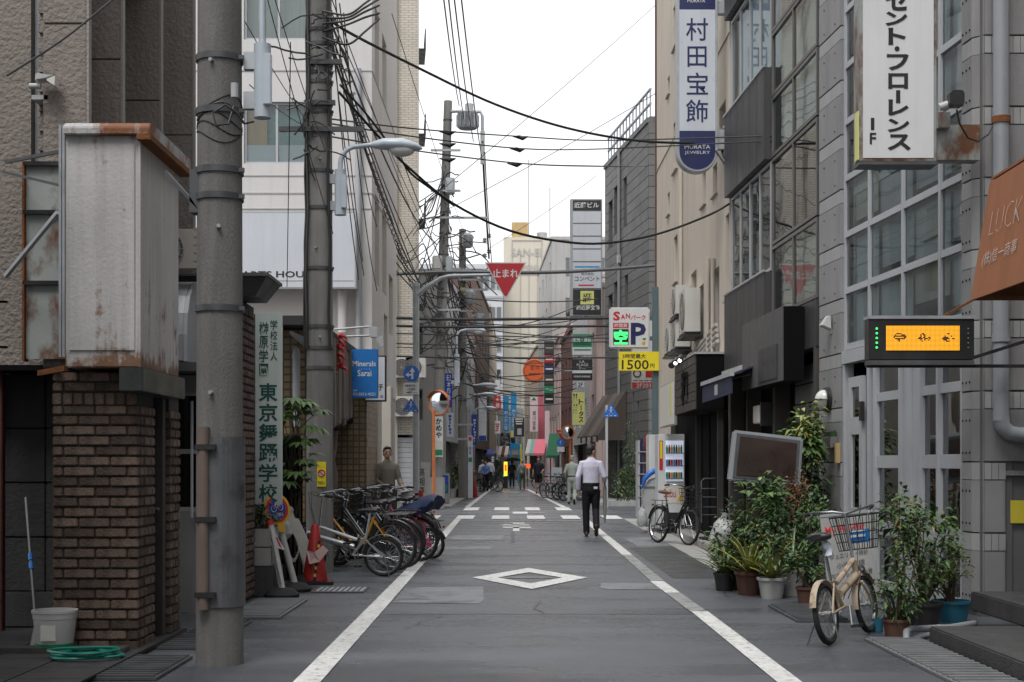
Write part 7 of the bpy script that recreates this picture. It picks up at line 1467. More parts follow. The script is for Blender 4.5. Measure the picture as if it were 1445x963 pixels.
# ================================================================== people
def person(label, loc, rz, h=1.70, pose=None, top='shirt_white', bottom='trouser_black', shoe='shoe_black', hair='hair', vox=.013, sleeves='long', shorts=False, extra=None, belt=None):
    ps = dict(lk=(-.10,.02,.50), la=(-.11,.0,.09), rk=(.10,.02,.50), ra=(.11,.0,.09), le=(-.25,-.02,1.13), lh=(-.27,.03,.88), re=(.25,-.02,1.13), rh=(.27,.03,.88), turn=0, tilt=0, lt=0, rt=0)
    ps.update(pose or {}); t = thing('person', label, 'person', loc, None, rz); S = h/1.72
    M = Matrix.Translation(loc) @ Matrix.Rotation(rz,4,'Z') @ Matrix.Scale(S,4)
    V = lambda k: Vector(ps[k])
    b = MB(M); tor = [((0,0,.84),(.13,.09)),((0,0,.92),(.145,.10)),((0,0,1.02),(.13,.09)),((0,.0,1.18),(.145,.10)),((0,-.005,1.32),(.16,.105)),((0,-.01,1.41),(.13,.085)),((0,0,1.455),(.07,.065)),((0,.01,1.53),(.054,.056))]
    b.tube([p for p, _ in tor],[r for _, r in tor],16,side=(1,0,0))
    Hm = M @ Matrix.Translation((0,.012,1.52)) @ Matrix.Rotation(R(ps['turn']),4,'Z') @ Matrix.Rotation(R(ps['tilt']),4,'X'); hd = MB(Hm)
    hd.ball((0,.0,.115),.077,.096,.115,16,12).ball((0,.035,.045),.052,.058,.05,12,8).ball((0,.103,.085),.014,.022,.026,8,6).ball((0,.09,.045),.026,.012,.010,8,6).ball((-.078,.0,.09),.013,.022,.034,8,6).ball((.078,.0,.09),.013,.022,.034,8,6).tube([(0,-.012,-.03),(0,0,.06)],.05,12)
    b.v += hd.v; off = len(b.v)-len(hd.v); b.f += [[i+off for i in f] for f in hd.f]
    for s, e_, h_ in ((-1,'le','lh'),(1,'re','rh')):
        sh = Vector((.165*s,-.01,1.39)); e = V(e_); w = V(h_); d = (w-e).normalized(); b.tube([sh+Vector((-.05*s,0,.01)),sh,sh.lerp(e,.5),e,e.lerp(w,.4),w],[.05,.052,.044,.038,.037,.027],10)
        sd = Vector((0,1,0)) if abs(d.z) > .6 else Vector((0,0,-1)); sd = (sd-d*sd.dot(d)).normalized(); nn = d.cross(sd)
        b.tube([w,w+d*.03,w+d*.09],[(.024,.018),(.036,.018),(.038,.016)],10,side=sd)
        for i, L in enumerate((.062,.072,.068,.052)):
            o = w+d*.085+sd*(.028-.019*i); b.tube([o-d*.01,o+d*L*.5+nn*.004*s,o+d*L*.85-nn*.018*s,o+d*L*.95-nn*.032*s],[.0095,.009,.008,.006],7)
        o = w+d*.03+sd*.03; b.tube([o-sd*.01,o+sd*.02+d*.025,o+sd*.024+d*.055-nn*.012*s],[.012,.0105,.008],7)
    for s, k_, a_ in ((-1,'lk','la'),(1,'rk','ra')):
        hp = Vector((.085*s,0,.88)); k = V(k_); a = V(a_); b.tube([hp,hp.lerp(k,.5),k,k.lerp(a,.35),a],[.082,.068,.05,.05,.035],12)
    bo = organic(b, vox*.72 if vox < .015 else vox, 'body', MT['skin'], t, 2)
    m = MB(M); m.tube([(0,0,.90),(0,0,.98),(0,0,1.08),(0,.0,1.2),(0,-.005,1.33),(0,-.01,1.415),(0,-.004,1.465),(0,0,1.495)],[(.158,.118),(.155,.114),(.155,.112),(.165,.118),(.178,.122),(.15,.102),(.085,.078),(.066,.066)],18,side=(1,0,0))
    for s, e_, h_ in ((-1,'le','lh'),(1,'re','rh')):
        sh = Vector((.165*s,-.01,1.39)); e = V(e_); w = V(h_)
        if sleeves == 'long': m.tube([sh+Vector((-.06*s,0,.0)),sh,sh.lerp(e,.5),e,e.lerp(w,.45),e.lerp(w,.93)],[.062,.068,.06,.054,.05,.042],12)
        else: m.tube([sh+Vector((-.06*s,0,.0)),sh,sh.lerp(e,.45),sh.lerp(e,.78)],[.062,.068,.062,.06],12)
    organic(m, vox, 'shirt', MT[top], t, 3)
    m = MB(M); m.tube([(0,0,.80),(0,0,.86),(0,0,.94),(0,0,1.005)],[(.12,.10),(.165,.122),(.165,.122),(.152,.112)],18,side=(1,0,0))
    for s, k_, a_, T_ in ((-1,'lk','la','lt'),(1,'rk','ra','rt')):
        hp = Vector((.085*s,0,.88)); k = V(k_); a = V(a_); d = (a-k).normalized()
        if shorts: m.tube([hp,hp.lerp(k,.5),k+Vector((0,0,.02))],[.098,.09,.085],14)
        else: m.tube([hp,hp.lerp(k,.5),k,k.lerp(a,.5),a+d*.03],[.096,.084,.070,.066,.062],14)
        tl = R(ps[T_]); f = MB(M @ Matrix.Translation(a) @ Matrix.Rotation(tl,4,'X'))
        f.tube([(0,-.075,-.035),(0,-.05,-.04),(0,.02,-.045),(0,.10,-.058),(0,.165,-.064),(0,.185,-.066)],[(.022,.028),(.036,.045),(.038,.042),(.044,.030),(.034,.022),(.010,.010)],12,side=(1,0,0)).tube([(0,-.03,-.04),(0,-.02,.03)],.04,12)
        organic(f, vox*.8, 'shoe', MT[shoe], t, 2)
    organic(m, vox, 'shorts' if shorts else 'trousers', MT[bottom], t, 3)
    hm = MB(Hm); hm.ball((0,-.016,.140),.086,.098,.100,16,12).ball((0,-.05,.085),.074,.055,.075,12,8).ball((0,.055,.205),.065,.04,.026,10,6); organic(hm, vox*.8, 'hair', MT[hair], t, 1)
    for s in (-1,1): MB(Hm).ball((.031*s,.089,.112),.013,.007,.006,8,6).build('eye', MT['ink'], t); MB(Hm).box(.012*s,.052*s,.091,.099,.129,.136).build('eyebrow', MT[hair], t)
    if belt: MB(M).lathe((0,0,.985),[(.0,0),(.158,0),(.158,.035),(0,.035)],24).v; bl = MB(M @ Matrix.Diagonal((1,.75,1,1))).lathe((0,0,.985),[(.159,0),(.165,0),(.165,.035),(.159,.035)],28).build('belt', MT[belt], t, smooth=True)
    if extra: extra(t, M)
    return t
Ym = 27.6; xm_ = PXx(834,Ym)
def pocket(t, M): MB(M).hexa([(.05,-.122,.90),(.12,-.118,.90),(.125,-.118,.94),(.05,-.122,.94)],[(.05,-.13,.91),(.12,-.126,.91),(.125,-.126,.95),(.05,-.13,.95)]).build('handkerchief', MT['shirt_lilac'], t)
man = person('man in pale lilac shirt and black trousers walking away down the street', (xm_,Ym,.004), R(-3), 1.76, dict(la=(-.085,.03,.088), lk=(-.095,.03,.49), rk=(.09,.02,.50), ra=(.10,-.26,.20), rt=-55, lt=2, le=(-.245,-.05,1.13), lh=(-.235,.02,.87), re=(.25,-.03,1.14), rh=(.255,.17,1.04), turn=-48, tilt=0), 'shirt_lilac', 'trouser_black', 'shoe_brown', 'hair', .011, extra=pocket, belt='shoe_black')
um = thing('closed_umbrella', 'closed grey umbrella hanging from the walking man\'s arm', 'umbrella', (xm_+.29,Ym+.08,.25)); ux, uy = xm_+.275, Ym+.10
MB().tube([(ux,uy,1.02),(ux,uy,.95),(ux,uy,.62),(ux,uy,.32),(ux,uy,.26)],[.012,.034,.040,.022,.008],12).build('canopy', MT['jacket_grey'], um, smooth=True); MB().tube([(ux,uy,1.0),(ux,uy,1.12),(ux+.02,uy,1.16),(ux+.05,uy,1.16),(ux+.065,uy,1.12)],.010,8).build('handle', MT['shoe_black'], um, smooth=True); MB().cyl((ux,uy,.27),(ux,uy,.19),.005,n=6).build('tip', MT['galv'], um)
def apron(t, M): MB(M).hexa([(-.15,.10,.55),(.15,.10,.55),(.15,.125,.95),(-.15,.125,.95)],[(-.15,.12,.55),(.15,.12,.55),(.15,.145,.95),(-.15,.145,.95)]).build('apron', MT['apron_dark'], t)
person('man in olive grey shirt and dark apron standing behind the bicycles', (PXx(545,26),26.2,.004), R(205), 1.70, dict(le=(-.24,.02,1.12), lh=(-.20,.24,1.02), re=(.24,.02,1.12), rh=(.16,.26,1.02), turn=-12), 'shirt_olive', 'apron_dark', extra=apron, vox=.012)
Yw = 50.0; person('worker in pale green overalls walking beyond the crossing', (PXx(807,Yw),Yw,.004), R(-6), 1.70, dict(ra=(.10,-.18,.16), rk=(.10,.02,.50), rt=-40, le=(-.25,-.03,1.13), lh=(-.22,.10,.92), tilt=-12), 'work_green', 'work_green', 'shoe_black', 'hair_grey', .016, belt='shoe_black')
Yb = 68; person('man in navy T-shirt and black shorts walking towards the viewer', (PXx(760,Yb),Yb,.004), R(176), 1.74, dict(re=(.25,-.04,1.13), rh=(.27,-.02,.90), le=(-.25,-.02,1.14), lh=(-.16,.22,1.02), rk=(.10,.05,.50), ra=(.10,.03,.09), la=(-.08,-.20,.16), lt=-35), 'shirt_navy', 'trouser_black', 'shoe_black', 'hair', .018, 'short', True)
def sling(t, M): MB(M).tube([(-.14,-.09,1.40),(0,-.135,1.2),(.15,-.12,1.0)],.014,6).build('bag_strap', MT['shoe_black'], t, smooth=True)
person('grey haired person in grey jacket with a sling strap, seen from behind', (PXx(737,80),80,.004), 0, 1.66, dict(la=(-.11,-.08,.10), lt=-10), 'jacket_grey', 'trouser_olive', 'shoe_black', 'hair_grey', .02, extra=sling)
bp2 = person('person in black under a dark umbrella far down the street', (PXx(722.5,88),88,.004), 0, 1.62, dict(re=(.24,.03,1.15), rh=(.12,.22,1.25)), 'shirt_black', 'trouser_black', 'shoe_black', 'hair', .022)
ub = thing('open_umbrella', 'dark open umbrella over the person in black', 'umbrella', P(724,672,88.2)); c = Vector((PXx(724,88),88.2,1.62)); u = MB(); n = 8
for k in range(n): a, b = 2*pi*k/n, 2*pi*(k+1)/n; u.add([c+Vector((0,0,.24)),c+Vector((.55*cos(a),.55*sin(a),0)),c+Vector((.55*cos(b),.55*sin(b),0)),c+Vector((.34*cos(a),.34*sin(a),.16)),c+Vector((.34*cos(b),.34*sin(b),.16))],[(0,3,4),(3,1,2,4)])
u.build('canopy', MT['black_matte'], ub, fix=False); MB().cyl(c-Vector((0,0,.45)),c+Vector((0,0,.28)),.012,n=6).build('shaft', MT['galv'], ub)
person('person in blue shirt with an apron standing by the far bicycles on the left', (PXx(685.5,74),74,.004), R(170), 1.58, dict(le=(-.22,.05,1.12), lh=(-.08,.24,1.02), re=(.22,.05,1.12), rh=(.08,.24,1.02)), 'shirt_blue', 'trouser_black', 'shoe_black', 'hair', .02)
person('man in white shirt walking away behind the person in blue', (PXx(690.5,79),79,.004), R(5), 1.74, dict(ra=(.10,-.12,.12), rt=-20), 'shirt_white', 'trouser_black', 'shoe_black', 'hair', .02)
person('person in pale top half hidden left of the person in blue', (PXx(681,80),80,.004), R(30), 1.64, {}, 'shirt_white', 'jacket_grey', 'shoe_black', 'hair_grey', .022)
# ================================================================== plants
def leaf_quad(mb, p, d, L, W, up, droop=.25):
    d = Vector(d).normalized(); s = d.cross(up); s = s.normalized() if s.length > 1e-4 else Vector((1,0,0)); n = s.cross(d)
    m = p+d*L*.5+n*L*.06
    mb.add([p,m-s*W*.5-n*W*.12,p+d*L-Vector((0,0,L*droop)),m+s*W*.5-n*W*.12,m],[(0,1,4),(1,2,4),(2,3,4),(3,0,4)])
def foliage(parent, c, rad, n, L, W, m, seed, clumps=9, name='foliage', droop=.3, base=None):
    q = random.Random(seed); mb = MB(); c = Vector(c); rx, ry, rz = rad; cl = []
    for _ in range(clumps):
        while True:
            v = Vector((q.uniform(-1,1),q.uniform(-1,1),q.uniform(-1,1)))
            if v.length < 1: break
        cl.append((v, q.uniform(.22,.5)))
    for _ in range(n):
        v, s = q.choice(cl); w = v*.85+Vector((q.gauss(0,1),q.gauss(0,1),q.gauss(0,1)))*s*.62
        if w.length > 1.15: w *= 1.1/w.length
        p = c+Vector((w.x*rx,w.y*ry,w.z*rz)); d = Vector((w.x+q.uniform(-.7,.7),w.y+q.uniform(-.7,.7),w.z*.5+q.uniform(-.5,.6)))
        k = q.uniform(.65,1.25); leaf_quad(mb,p,d,L*k,W*k,Vector((q.uniform(-.4,.4),q.uniform(-.4,.4),1)),droop)
    o = mb.build(name, MT[m], parent, fix=False)
    st = MB(); b = Vector(base) if base else c-Vector((0,0,rz*1.15))
    for v, s in cl[:8]:
        p = c+Vector((v.x*rx,v.y*ry,v.z*rz))*1; st.tube([b+Vector((q.uniform(-.03,.03),q.uniform(-.03,.03),0)),b.lerp(p,.5)+Vector((q.uniform(-.04,.04),q.uniform(-.04,.04),.04)),p],[.010,.007,.003],5)
    st.build('stems', MT['stem'], parent, smooth=True); return o
def pot(parent, c, r, h, m='terracotta', sq=False):
    MB().lathe(c,[(0,0),(r*.74,0),(r*.95,h*.86),(r*1.04,h*.87),(r*1.05,h),(r*.92,h),(r*.9,h*.88),(0,h*.86)],20).build('pot', MT[m], parent, smooth=True); MB().lathe(Vector(c)+Vector((0,0,h*.84)),[(0,0),(r*.89,0),(r*.8,.012),(0,.02)],16).build('soil', MT['soil'], parent)
def strap(parent, c, n, L, W, m, seed, spread=1.0):
    q = random.Random(seed)
    for k in range(n):
        a = 2*pi*k/n+q.uniform(-.4,.4); el = q.uniform(.5,1.4); l = L*q.uniform(.7,1.2); mb = MB(); d = Vector((cos(a),sin(a),0)); s = Vector((-sin(a),cos(a),0)); vs = []; fs = []; N = 6
        for i in range(N+1):
            f = i/N; p = Vector(c)+d*(l*spread*(cos(el)*f+.25*f*f))+Vector((0,0,l*(sin(el)*f-.45*f*f*(1.2-sin(el)*.5)))); w = W*(.35+1.1*f if f < .45 else .85*(1-f)/.55+.03)
            vs += [p-s*w*.5+Vector((0,0,w*.15)), p, p+s*w*.5+Vector((0,0,w*.15))]
        for i in range(N):
            for j in (0,1): fs.append((i*3+j,i*3+j+1,i*3+4+j,i*3+3+j))
        mb.add(vs,fs).build('leaf', MT[m], parent, smooth=True, fix=False)
def plant(label, px, py, Y, pr, ph, pm, items, name='potted_plant', group=None, z=.0):
    x = PXx(px,Y); t = thing(name, label, 'plant', (x,Y,z), group)
    if pr: pot(t, (x,Y,z), pr, ph, pm)
    for it in items:
        if it[0] == 'f': _, dx, dy, zc, rad, n, L, W, m, seed = it; foliage(t,(x+dx,Y+dy,zc),rad,n,L,W,m,seed,base=(x,Y,z+ph*.8))
        else: _, n, L, W, m, seed = it; strap(t,(x,Y,z+ph*.85),n,L,W,m,seed)
    return t
RG = 'potted plants along the right wall'
plant('yellow green strap leaved plant in a brown pot by the sign stand',1057,838,15.3,.155,.25,'terracotta',[('s',30,.66,.055,'leaf_yellow',3)],group=RG)
plant('strap leaved plant in a white pot, front of the right cluster',1089,845,14.9,.15,.22,'pot_white',[('s',28,.60,.05,'leaf_yellow',4),('f',.0,.05,.55,(.22,.2,.22),220,.08,.035,'leaf',41)],group=RG)
plant('grassy plant in a tall white pot beside the steel board',1118,838,15.2,.13,.30,'pot_white',[('s',26,.72,.028,'leaf_light',5)],group=RG)
plant('leafy shrub with long light leaves below the brown sign panel',1075,825,15.9,.16,.3,'pot_black',[('f',0,0,.95,(.26,.24,.36),320,.13,.05,'leaf_light',6),('f',.05,0,.62,(.34,.25,.25),300,.10,.04,'leaf_light',7)],group=RG)
plant('dark fine leaved bush at the left of the right cluster',1040,825,16.0,.15,.26,'terracotta',[('f',-.02,0,.62,(.26,.25,.38),620,.06,.03,'leaf_dark',8)],group=RG)
plant('red brown dried conifer shrub among the right pots',1128,820,16.2,.14,.3,'terracotta',[('f',0,0,1.05,(.14,.14,.36),900,.05,.022,'leaf_brown',9)],group=RG)
plant('green bushy plant between the dried shrub and the concrete wall',1142,822,15.9,.15,.28,'pot_black',[('f',.02,0,.75,(.28,.25,.45),620,.09,.035,'leaf',10),('s',14,.6,.03,'leaf_light',11)],group=RG)
plant('tall variegated shrub climbing beside the concrete building',1132,800,17.3,.18,.3,'pot_black',[('f',.05,.1,1.75,(.26,.26,.50),560,.12,.055,'leaf_light',12),('f',.0,.0,1.85,(.24,.2,.38),130,.12,.05,'leaf_yellow',51),('f',.1,.1,1.25,(.30,.3,.62),820,.12,.06,'leaf_dark',13)],group=RG)
plant('low red flowering plant behind the cream bicycle',1140,850,14.2,.12,.18,'terracotta',[('f',0,0,.42,(.22,.2,.22),320,.06,.035,'leaf',14)],group=RG)
plant('fern like plant in a terracotta pot at the end of the grey pipe',1265,900,11.35,.11,.17,'terracotta',[('f',0,0,.48,(.20,.18,.30),520,.055,.022,'leaf',15),('s',16,.42,.03,'leaf_dark',16)],group=RG)
plant('tall leggy shrub in a black pot before the glass doors',1303,876,12.4,.17,.20,'pot_black',[('f',0,0,.86,(.24,.2,.24),300,.085,.04,'leaf_light',17),('f',-.05,0,.62,(.28,.22,.32),360,.07,.035,'leaf',18)],group=RG)
plant('shrub with yellow green leaves in a blue pot beside the column',1343,872,12.7,.17,.19,'pot_blue',[('f',-.02,0,.60,(.22,.2,.34),380,.06,.032,'leaf_light',19),('f',-.06,0,.40,(.2,.2,.25),260,.06,.03,'leaf_yellow',20)],group=RG)
plant('thin shrub rising left of the black pot',1273,888,12.0,.14,.18,'pot_black',[('f',0,0,.92,(.20,.16,.34),260,.085,.04,'leaf',21)],group=RG)
solo('blue_cup', MB().lathe((PXx(1238,11.9),11.9,.004),[(0,0),(.045,0),(.052,.11),(.044,.11),(.04,.02),(0,.02)],14), MT['pot_blue'], 'small blue plastic cup behind the cream bicycle wheel', 'cup', smooth=True)
plant('trailing plant with long pale leaves at the left end of the right cluster',1022,832,15.8,.12,.2,'pot_black',[('s',24,.70,.045,'leaf_light',31),('f',0,0,.45,(.22,.2,.3),260,.09,.04,'leaf',32)],group=RG)
plant('dark rounded shrub between the brown and white pots',1070,836,15.55,.13,.2,'pot_black',[('f',0,0,.52,(.26,.2,.30),520,.075,.032,'leaf_dark',61)],group=RG)
plant('dark leafy shrub behind the tall white pot',1106,832,15.65,.13,.22,'pot_black',[('f',0,0,.66,(.26,.2,.38),560,.09,.036,'leaf_dark',62),('s',18,.7,.03,'leaf_light',63)],group=RG)
# left side plants
t = thing('planter_shrub', 'low fine leaved shrub in the block planter under the dance school sign', 'plant', (-2.72,15.2,.74)); foliage(t,(-2.72,15.2,.86),(.20,.22,.14),520,.06,.025,'leaf_dark',22,12)
t = thing('fatsia_shrub', 'large leaved dark green shrub between the school sign and second pole', 'plant', (-2.75,17.0,0)); q = random.Random(5); stm = MB()
for k in range(34):
    a = q.uniform(0,2*pi); z = q.uniform(1.15,2.2); rr = q.uniform(.05,.30); p = Vector((PXx(418,17.0)+rr*cos(a)*.9,17.02+rr*sin(a)*.6,z)); (stm.tube([(-2.66+.05*(k % 3),17.05,0.02),(-2.64+.05*(k % 3),17.05,z*.6),p],[.010,.008,.004],5) if k % 4 == 0 else stm.tube([p-Vector((p.x+2.6,p.y-17.05,.25))*.8,p],[.005,.003],5))
    mb = MB(); d0 = Vector((cos(a),sin(a)*.7-.25,q.uniform(-.2,.25)))
    for i in range(7):
        b = (i-3)*.5; dd = Vector((d0.x*cos(b)-d0.y*sin(b),d0.x*sin(b)+d0.y*cos(b),d0.z)); leaf_quad(mb,p,dd,.23*(1-.07*abs(i-3)),.078,Vector((0,0,1)),.30)
    mb.build('leaf', MT['leaf' if k % 3 else 'leaf_light'], t, fix=False)
stm.build('stems', MT['stem'], t, smooth=True)
plant('grassy green plant beside the standing man',560,735,27.0,.15,.3,'pot_black',[('s',30,.75,.022,'leaf_light',23)])
plant('dense dark green potted bush by the far pole on the left',652,700,59.0,.32,.4,'terracotta',[('f',0,0,1.05,(.42,.4,.58),900,.15,.07,'leaf_dark',24),('f',.25,-.1,.85,(.28,.3,.4),300,.14,.06,'leaf_light',25)])
plant('small pot of leaves left of the dense potted bush',638,703,58.0,.2,.42,'pot_white',[('f',0,0,.95,(.25,.25,.4),300,.12,.05,'leaf',26)])
t = thing('corner_shrubs', 'low green planting at the foot of the grey siding building', 'plant', (3.9,49,.12)); foliage(t,(3.95,48.65,.75),(.62,.28,.55),1100,.12,.05,'leaf',27,18)
t = thing('bamboo_shrub', 'feathery dark shrub behind the low planting at the grey building', 'plant', (4.3,48.6,.12)); foliage(t,(4.25,48.7,1.9),(.4,.2,1.1),900,.16,.028,'leaf_dark',28,16,droop=.5,base=(4.25,48.7,.12))
t = thing('street_shrub', 'small green shrub on the far left before the lit yellow sign', 'plant', (PXx(703,88),88,.0)); foliage(t,(PXx(703,88),88,1.0),(.5,.4,.8),500,.2,.08,'leaf_dark',29,base=(PXx(703,88),88,.02))
# ================================================================== small street things, left
for k, (x, y, lx, ly, hh, lab) in enumerate(((-2.425,15.0,-.13,.05,.76,'white bollard post with red cap and paper tag, left of three'),(-2.40,15.7,-.17,.0,.74,'white bollard post under the round no bicycle sign, middle of three'),(-2.40,16.8,-.24,.06,.86,'white bollard post with hanging paper bag, right of three'))):
    t = thing('bollard_post', lab, 'bollard', (x,y,0), 'white posts with black rubber feet'); tp = Vector((x+lx,y+ly,hh))
    MB().lathe((x,y,.004),[(0,0),(.18,0),(.185,.03),(.13,.085),(.06,.10),(0,.10)],20).build('rubber_foot', MT['rubber'], t, smooth=True); MB().cyl((x,y,.09),tp,.036,n=14).build('post', MT['plastic_white'], t, smooth=True)
    if k == 0: MB().cyl(tp,tp+Vector((-.015,0,.05)),.042,n=14).build('red_cap', MT['red_sign'], t, smooth=True); MB().hexa([tp+Vector(v) for v in ((-.03,-.05,-.02),(.05,-.05,-.07),(.16,-.05,-.26),(.07,-.05,-.24))],[tp+Vector(v) for v in ((-.03,-.045,-.02),(.05,-.045,-.07),(.16,-.045,-.26),(.07,-.045,-.24))]).build('paper_tag', MT['sign_white'], t); MB().hexa([tp+Vector(v) for v in ((.06,-.053,-.12),(.08,-.053,-.13),(.13,-.053,-.24),(.10,-.053,-.22))],[tp+Vector(v) for v in ((.06,-.05,-.12),(.08,-.05,-.13),(.13,-.05,-.24),(.10,-.05,-.22))]).build('red_print', MT['red_sign'], t)
    if k == 1:
        c = tp+Vector((-.02,-.045,.17)); Mq = Matrix.Translation(c) @ Matrix.Rotation(R(-14),4,'Y') @ Matrix.Rotation(R(20),4,'Z') @ Matrix.Diagonal((.82,1,1.0,1))
        MB(Mq).lathe((0,0,0),[(0,-.03),(.175,-.03),(.175,.02),(.15,.025),(0,.025)],30,'y').build('sign_disc', MT['plastic_yellow'], t, smooth=True); MB(Mq).lathe((0,-.026,0),[(0,0),(.145,0),(.145,.004),(0,.004)],30,'y').build('red_ring', MT['red_sign'], t); MB(Mq).lathe((0,-.031,0),[(0,0),(.112,0),(.112,.003),(0,.003)],30,'y').build('blue_field', MT['deep_blue'], t)
        g_ = MB(Mq); g_.ring((-.045,-.037,.01),.034,.005,16,5).ring((.045,-.037,.01),.034,.005,16,5).tube([(-.045,-.037,.01),(-.015,-.037,.055),(.03,-.037,.05),(.045,-.037,.01)],.005,5).tube([(-.015,-.037,.055),(0,-.037,.01),(.03,-.037,.05)],.005,5); g_.build('bicycle_mark', MT['sign_white'], t); MB(Mq).bar((-.09,-.042,.09),(.09,-.042,-.07),.018,.004).build('red_slash', MT['red_sign'], t)
        letters(Mq,[('駐輪禁止',-.07,.07,-.085,-.045,-.036,.02)],MT['sign_white'],t); MB(Mq).box(-.045,.045,-.025,.03,-.26,-.16).build('clamp', MT['plastic_yellow'], t)
    if k == 2: MB().ball(tp,.052,.052,.05,14,10).build('ball_cap', MT['plastic_white'], t, smooth=True); A = [tp+Vector(v) for v in ((-.05,-.06,-.06),(.12,-.07,-.10),(.26,-.08,-.40),(.28,-.08,-.62),(.16,-.08,-.58),(.10,-.07,-.36))]; MB().hexa(A,[p+Vector((0,.012,0)) for p in A]).build('paper_notice', MT['paper'], t); MB().tube([tp+Vector((-.03,-.08,-.08)),tp+Vector((-.05,-.10,-.16)),tp+Vector((-.03,-.10,-.27)),tp+Vector((-.06,-.10,-.36))],[(.01,.01),(.07,.03),(.09,.04),(.03,.02)],7).build('clear_bag', MT['bag'], t)
cn = thing('traffic_cone', 'red traffic cone with yellow black tape and a pink tag, near bicycles', 'traffic cone', (-2.32,16.75,0))
def cone(t, x, y, h=.68, m='cone_red'):
    MB().lathe((x,y,.022),[(0,0),(.135,0),(.15,.02),(.045,h-.03),(.03,h),(0,h)],22).build('body', MT[m], t, smooth=True); MB().box(x-.19,x+.19,y-.19,y+.19,.004,.026).build('foot', MT['black_metal' if m == 'x' else m], t, bevel=.008)
cone(cn,-2.32,16.75)
MB().box(-2.50,-2.08,16.52,16.60,.006,.035).build('rubber_weight', MT['rubber'], cn)
for k in range(11): MB().bar((-2.30+.004*k,16.57+.009*k,.05+.042*k),(-2.30+.004*k,16.574+.009*k,.05+.042*k+.036),.024,.024).build('tape_segment', MT['plastic_yellow' if k % 2 else 'rubber'], cn)
A = [Vector(v) for v in ((-2.40,16.60,.40),(-2.30,16.55,.38),(-2.20,16.55,.46),(-2.14,16.57,.40),(-2.24,16.55,.27),(-2.36,16.56,.24))]; MB().hexa(A,[p+Vector((0,.008,0)) for p in A]).build('pink_tag', MT['paper_pink'], cn)
cn2 = thing('traffic_cone', 'plain red traffic cone far on the left beside the potted bush', 'traffic cone', (PXx(669,60.5),60.5,0)); cone(cn2,PXx(669,60.5),60.5,1.0)
def chain(label, a, b, sag, n=34, m='chain_steel'):
    t = MB(); a, b = Vector(a), Vector(b)
    for i in range(n):
        f = (i+.5)/n; p = a.lerp(b,f)-Vector((0,0,sag*4*f*(1-f))); t.M = Matrix.Translation(p) @ Matrix.Rotation(pi/2*(i % 2),4,'Z') @ Matrix.Diagonal((.7,1,1.4,1)); t.ring((0,0,0),.012,.0035,8,4)
    o = solo('steel_chain', t, MT[m], label, 'chain', 'chains at the planter'); o['kind'] = 'stuff'; return o
chain('steel chain hanging down in front of the block planter, left end', (-2.78,14.93,.72),(-2.78,14.92,.10),0,26); chain('steel chain hanging between the white bollard posts', (-2.54,14.95,.70),(-2.42,14.9,.14),.02,26); chain('pale plastic chain between the middle and right bollard posts', (-2.47,15.7,.45),(-2.46,16.6,.55),.18,26,'plastic_white')
# ================================================================== small street things, right
ss_ = thing('sign_stand', 'unlit brown light box sign in a silver frame on a wheeled stand', 'sign', (PXx(1080,16.6),16.6,0)); Y = 16.5
A = [P(1028,679,Y),P(1129,687,Y),P(1134,618,Y+.05),P(1036,607,Y+.05)]; MB().hexa(A,[p+Vector((0,.16,0)) for p in A]).build('case', MT['steel_grey'], ss_, bevel=.02)
B_ = [P(1034,674,Y-.01),P(1125,681,Y-.01),P(1129.5,622,Y+.035),P(1040,611.5,Y+.035)]; MB().hexa(B_,[p+Vector((0,.02,0)) for p in B_]).build('inner_frame', MT['galv_dark'], ss_)
B_ = [P(1039,670,Y-.02),P(1121,676.5,Y-.02),P(1125,626,Y+.02),P(1045,616,Y+.02)]; MB().hexa(B_,[p+Vector((0,.02,0)) for p in B_]).build('brown_face', MT['sign_brown'], ss_)
for px in (1036,1126): x = PXx(px,Y); MB().box(x-.015,x+.015,Y+.06,Y+.09,.08,1.26).build('leg', MT['black_metal'], ss_)
for x in (PXx(1034,Y),PXx(1124,Y)):
    MB().box(x-.02,x+.02,Y-.25,Y+.4,.07,.09).build('foot_bar', MT['black_metal'], ss_)
    for y in (Y-.23,Y+.38): MB().ring((x,y,.045),.028,.014,14,6,'x').build('caster', MT['rubber'], ss_, smooth=True)
MB().box(PXx(1036,Y),PXx(1126,Y),Y+.06,Y+.09,.45,.48).build('cross_bar', MT['black_metal'], ss_)
bs = thing('steel_board_sign', 'brushed steel board with red script and dark print behind the cream bicycle', 'sign', P(1200,870,12.4)); A = [P(1172,860,12.5),P(1243,848,12.55),P(1231,721,12.85),P(1157,729,12.8)]; 
nrm = (A[1]-A[0]).cross(A[3]-A[0]).normalized(); nrm = nrm if nrm.y < 0 else -nrm
MB().hexa(A,[p-nrm*.02 for p in A]).build('board', MT['board_steel'], bs); MB().bar(A[3]-nrm*.0,A[2]-nrm*.0,.022).build('top_edge', MT['white_alu'], bs)
uu = (A[1]-A[0]).normalized(); vv = (A[3]-A[0]).normalized(); wv = uu.cross(vv); FB = Matrix(((uu.x,-wv.x,vv.x,A[0].x),(uu.y,-wv.y,vv.y,A[0].y),(uu.z,-wv.z,vv.z,A[0].z),(0,0,0,1)))
letters(FB,[('My Flower',.03,.40,.66,.75,-.004,.005)],MT['red_sign'],bs); letters(FB,[('ジュエリー・時計',.05,.40,.44,.49,-.004),('小売 修理',.10,.36,.35,.40,-.004),('加工ネックレス糸替',.04,.42,.26,.31,-.004),('ミガキ 他',.12,.38,.17,.22,-.004)],MT['ink'],bs)
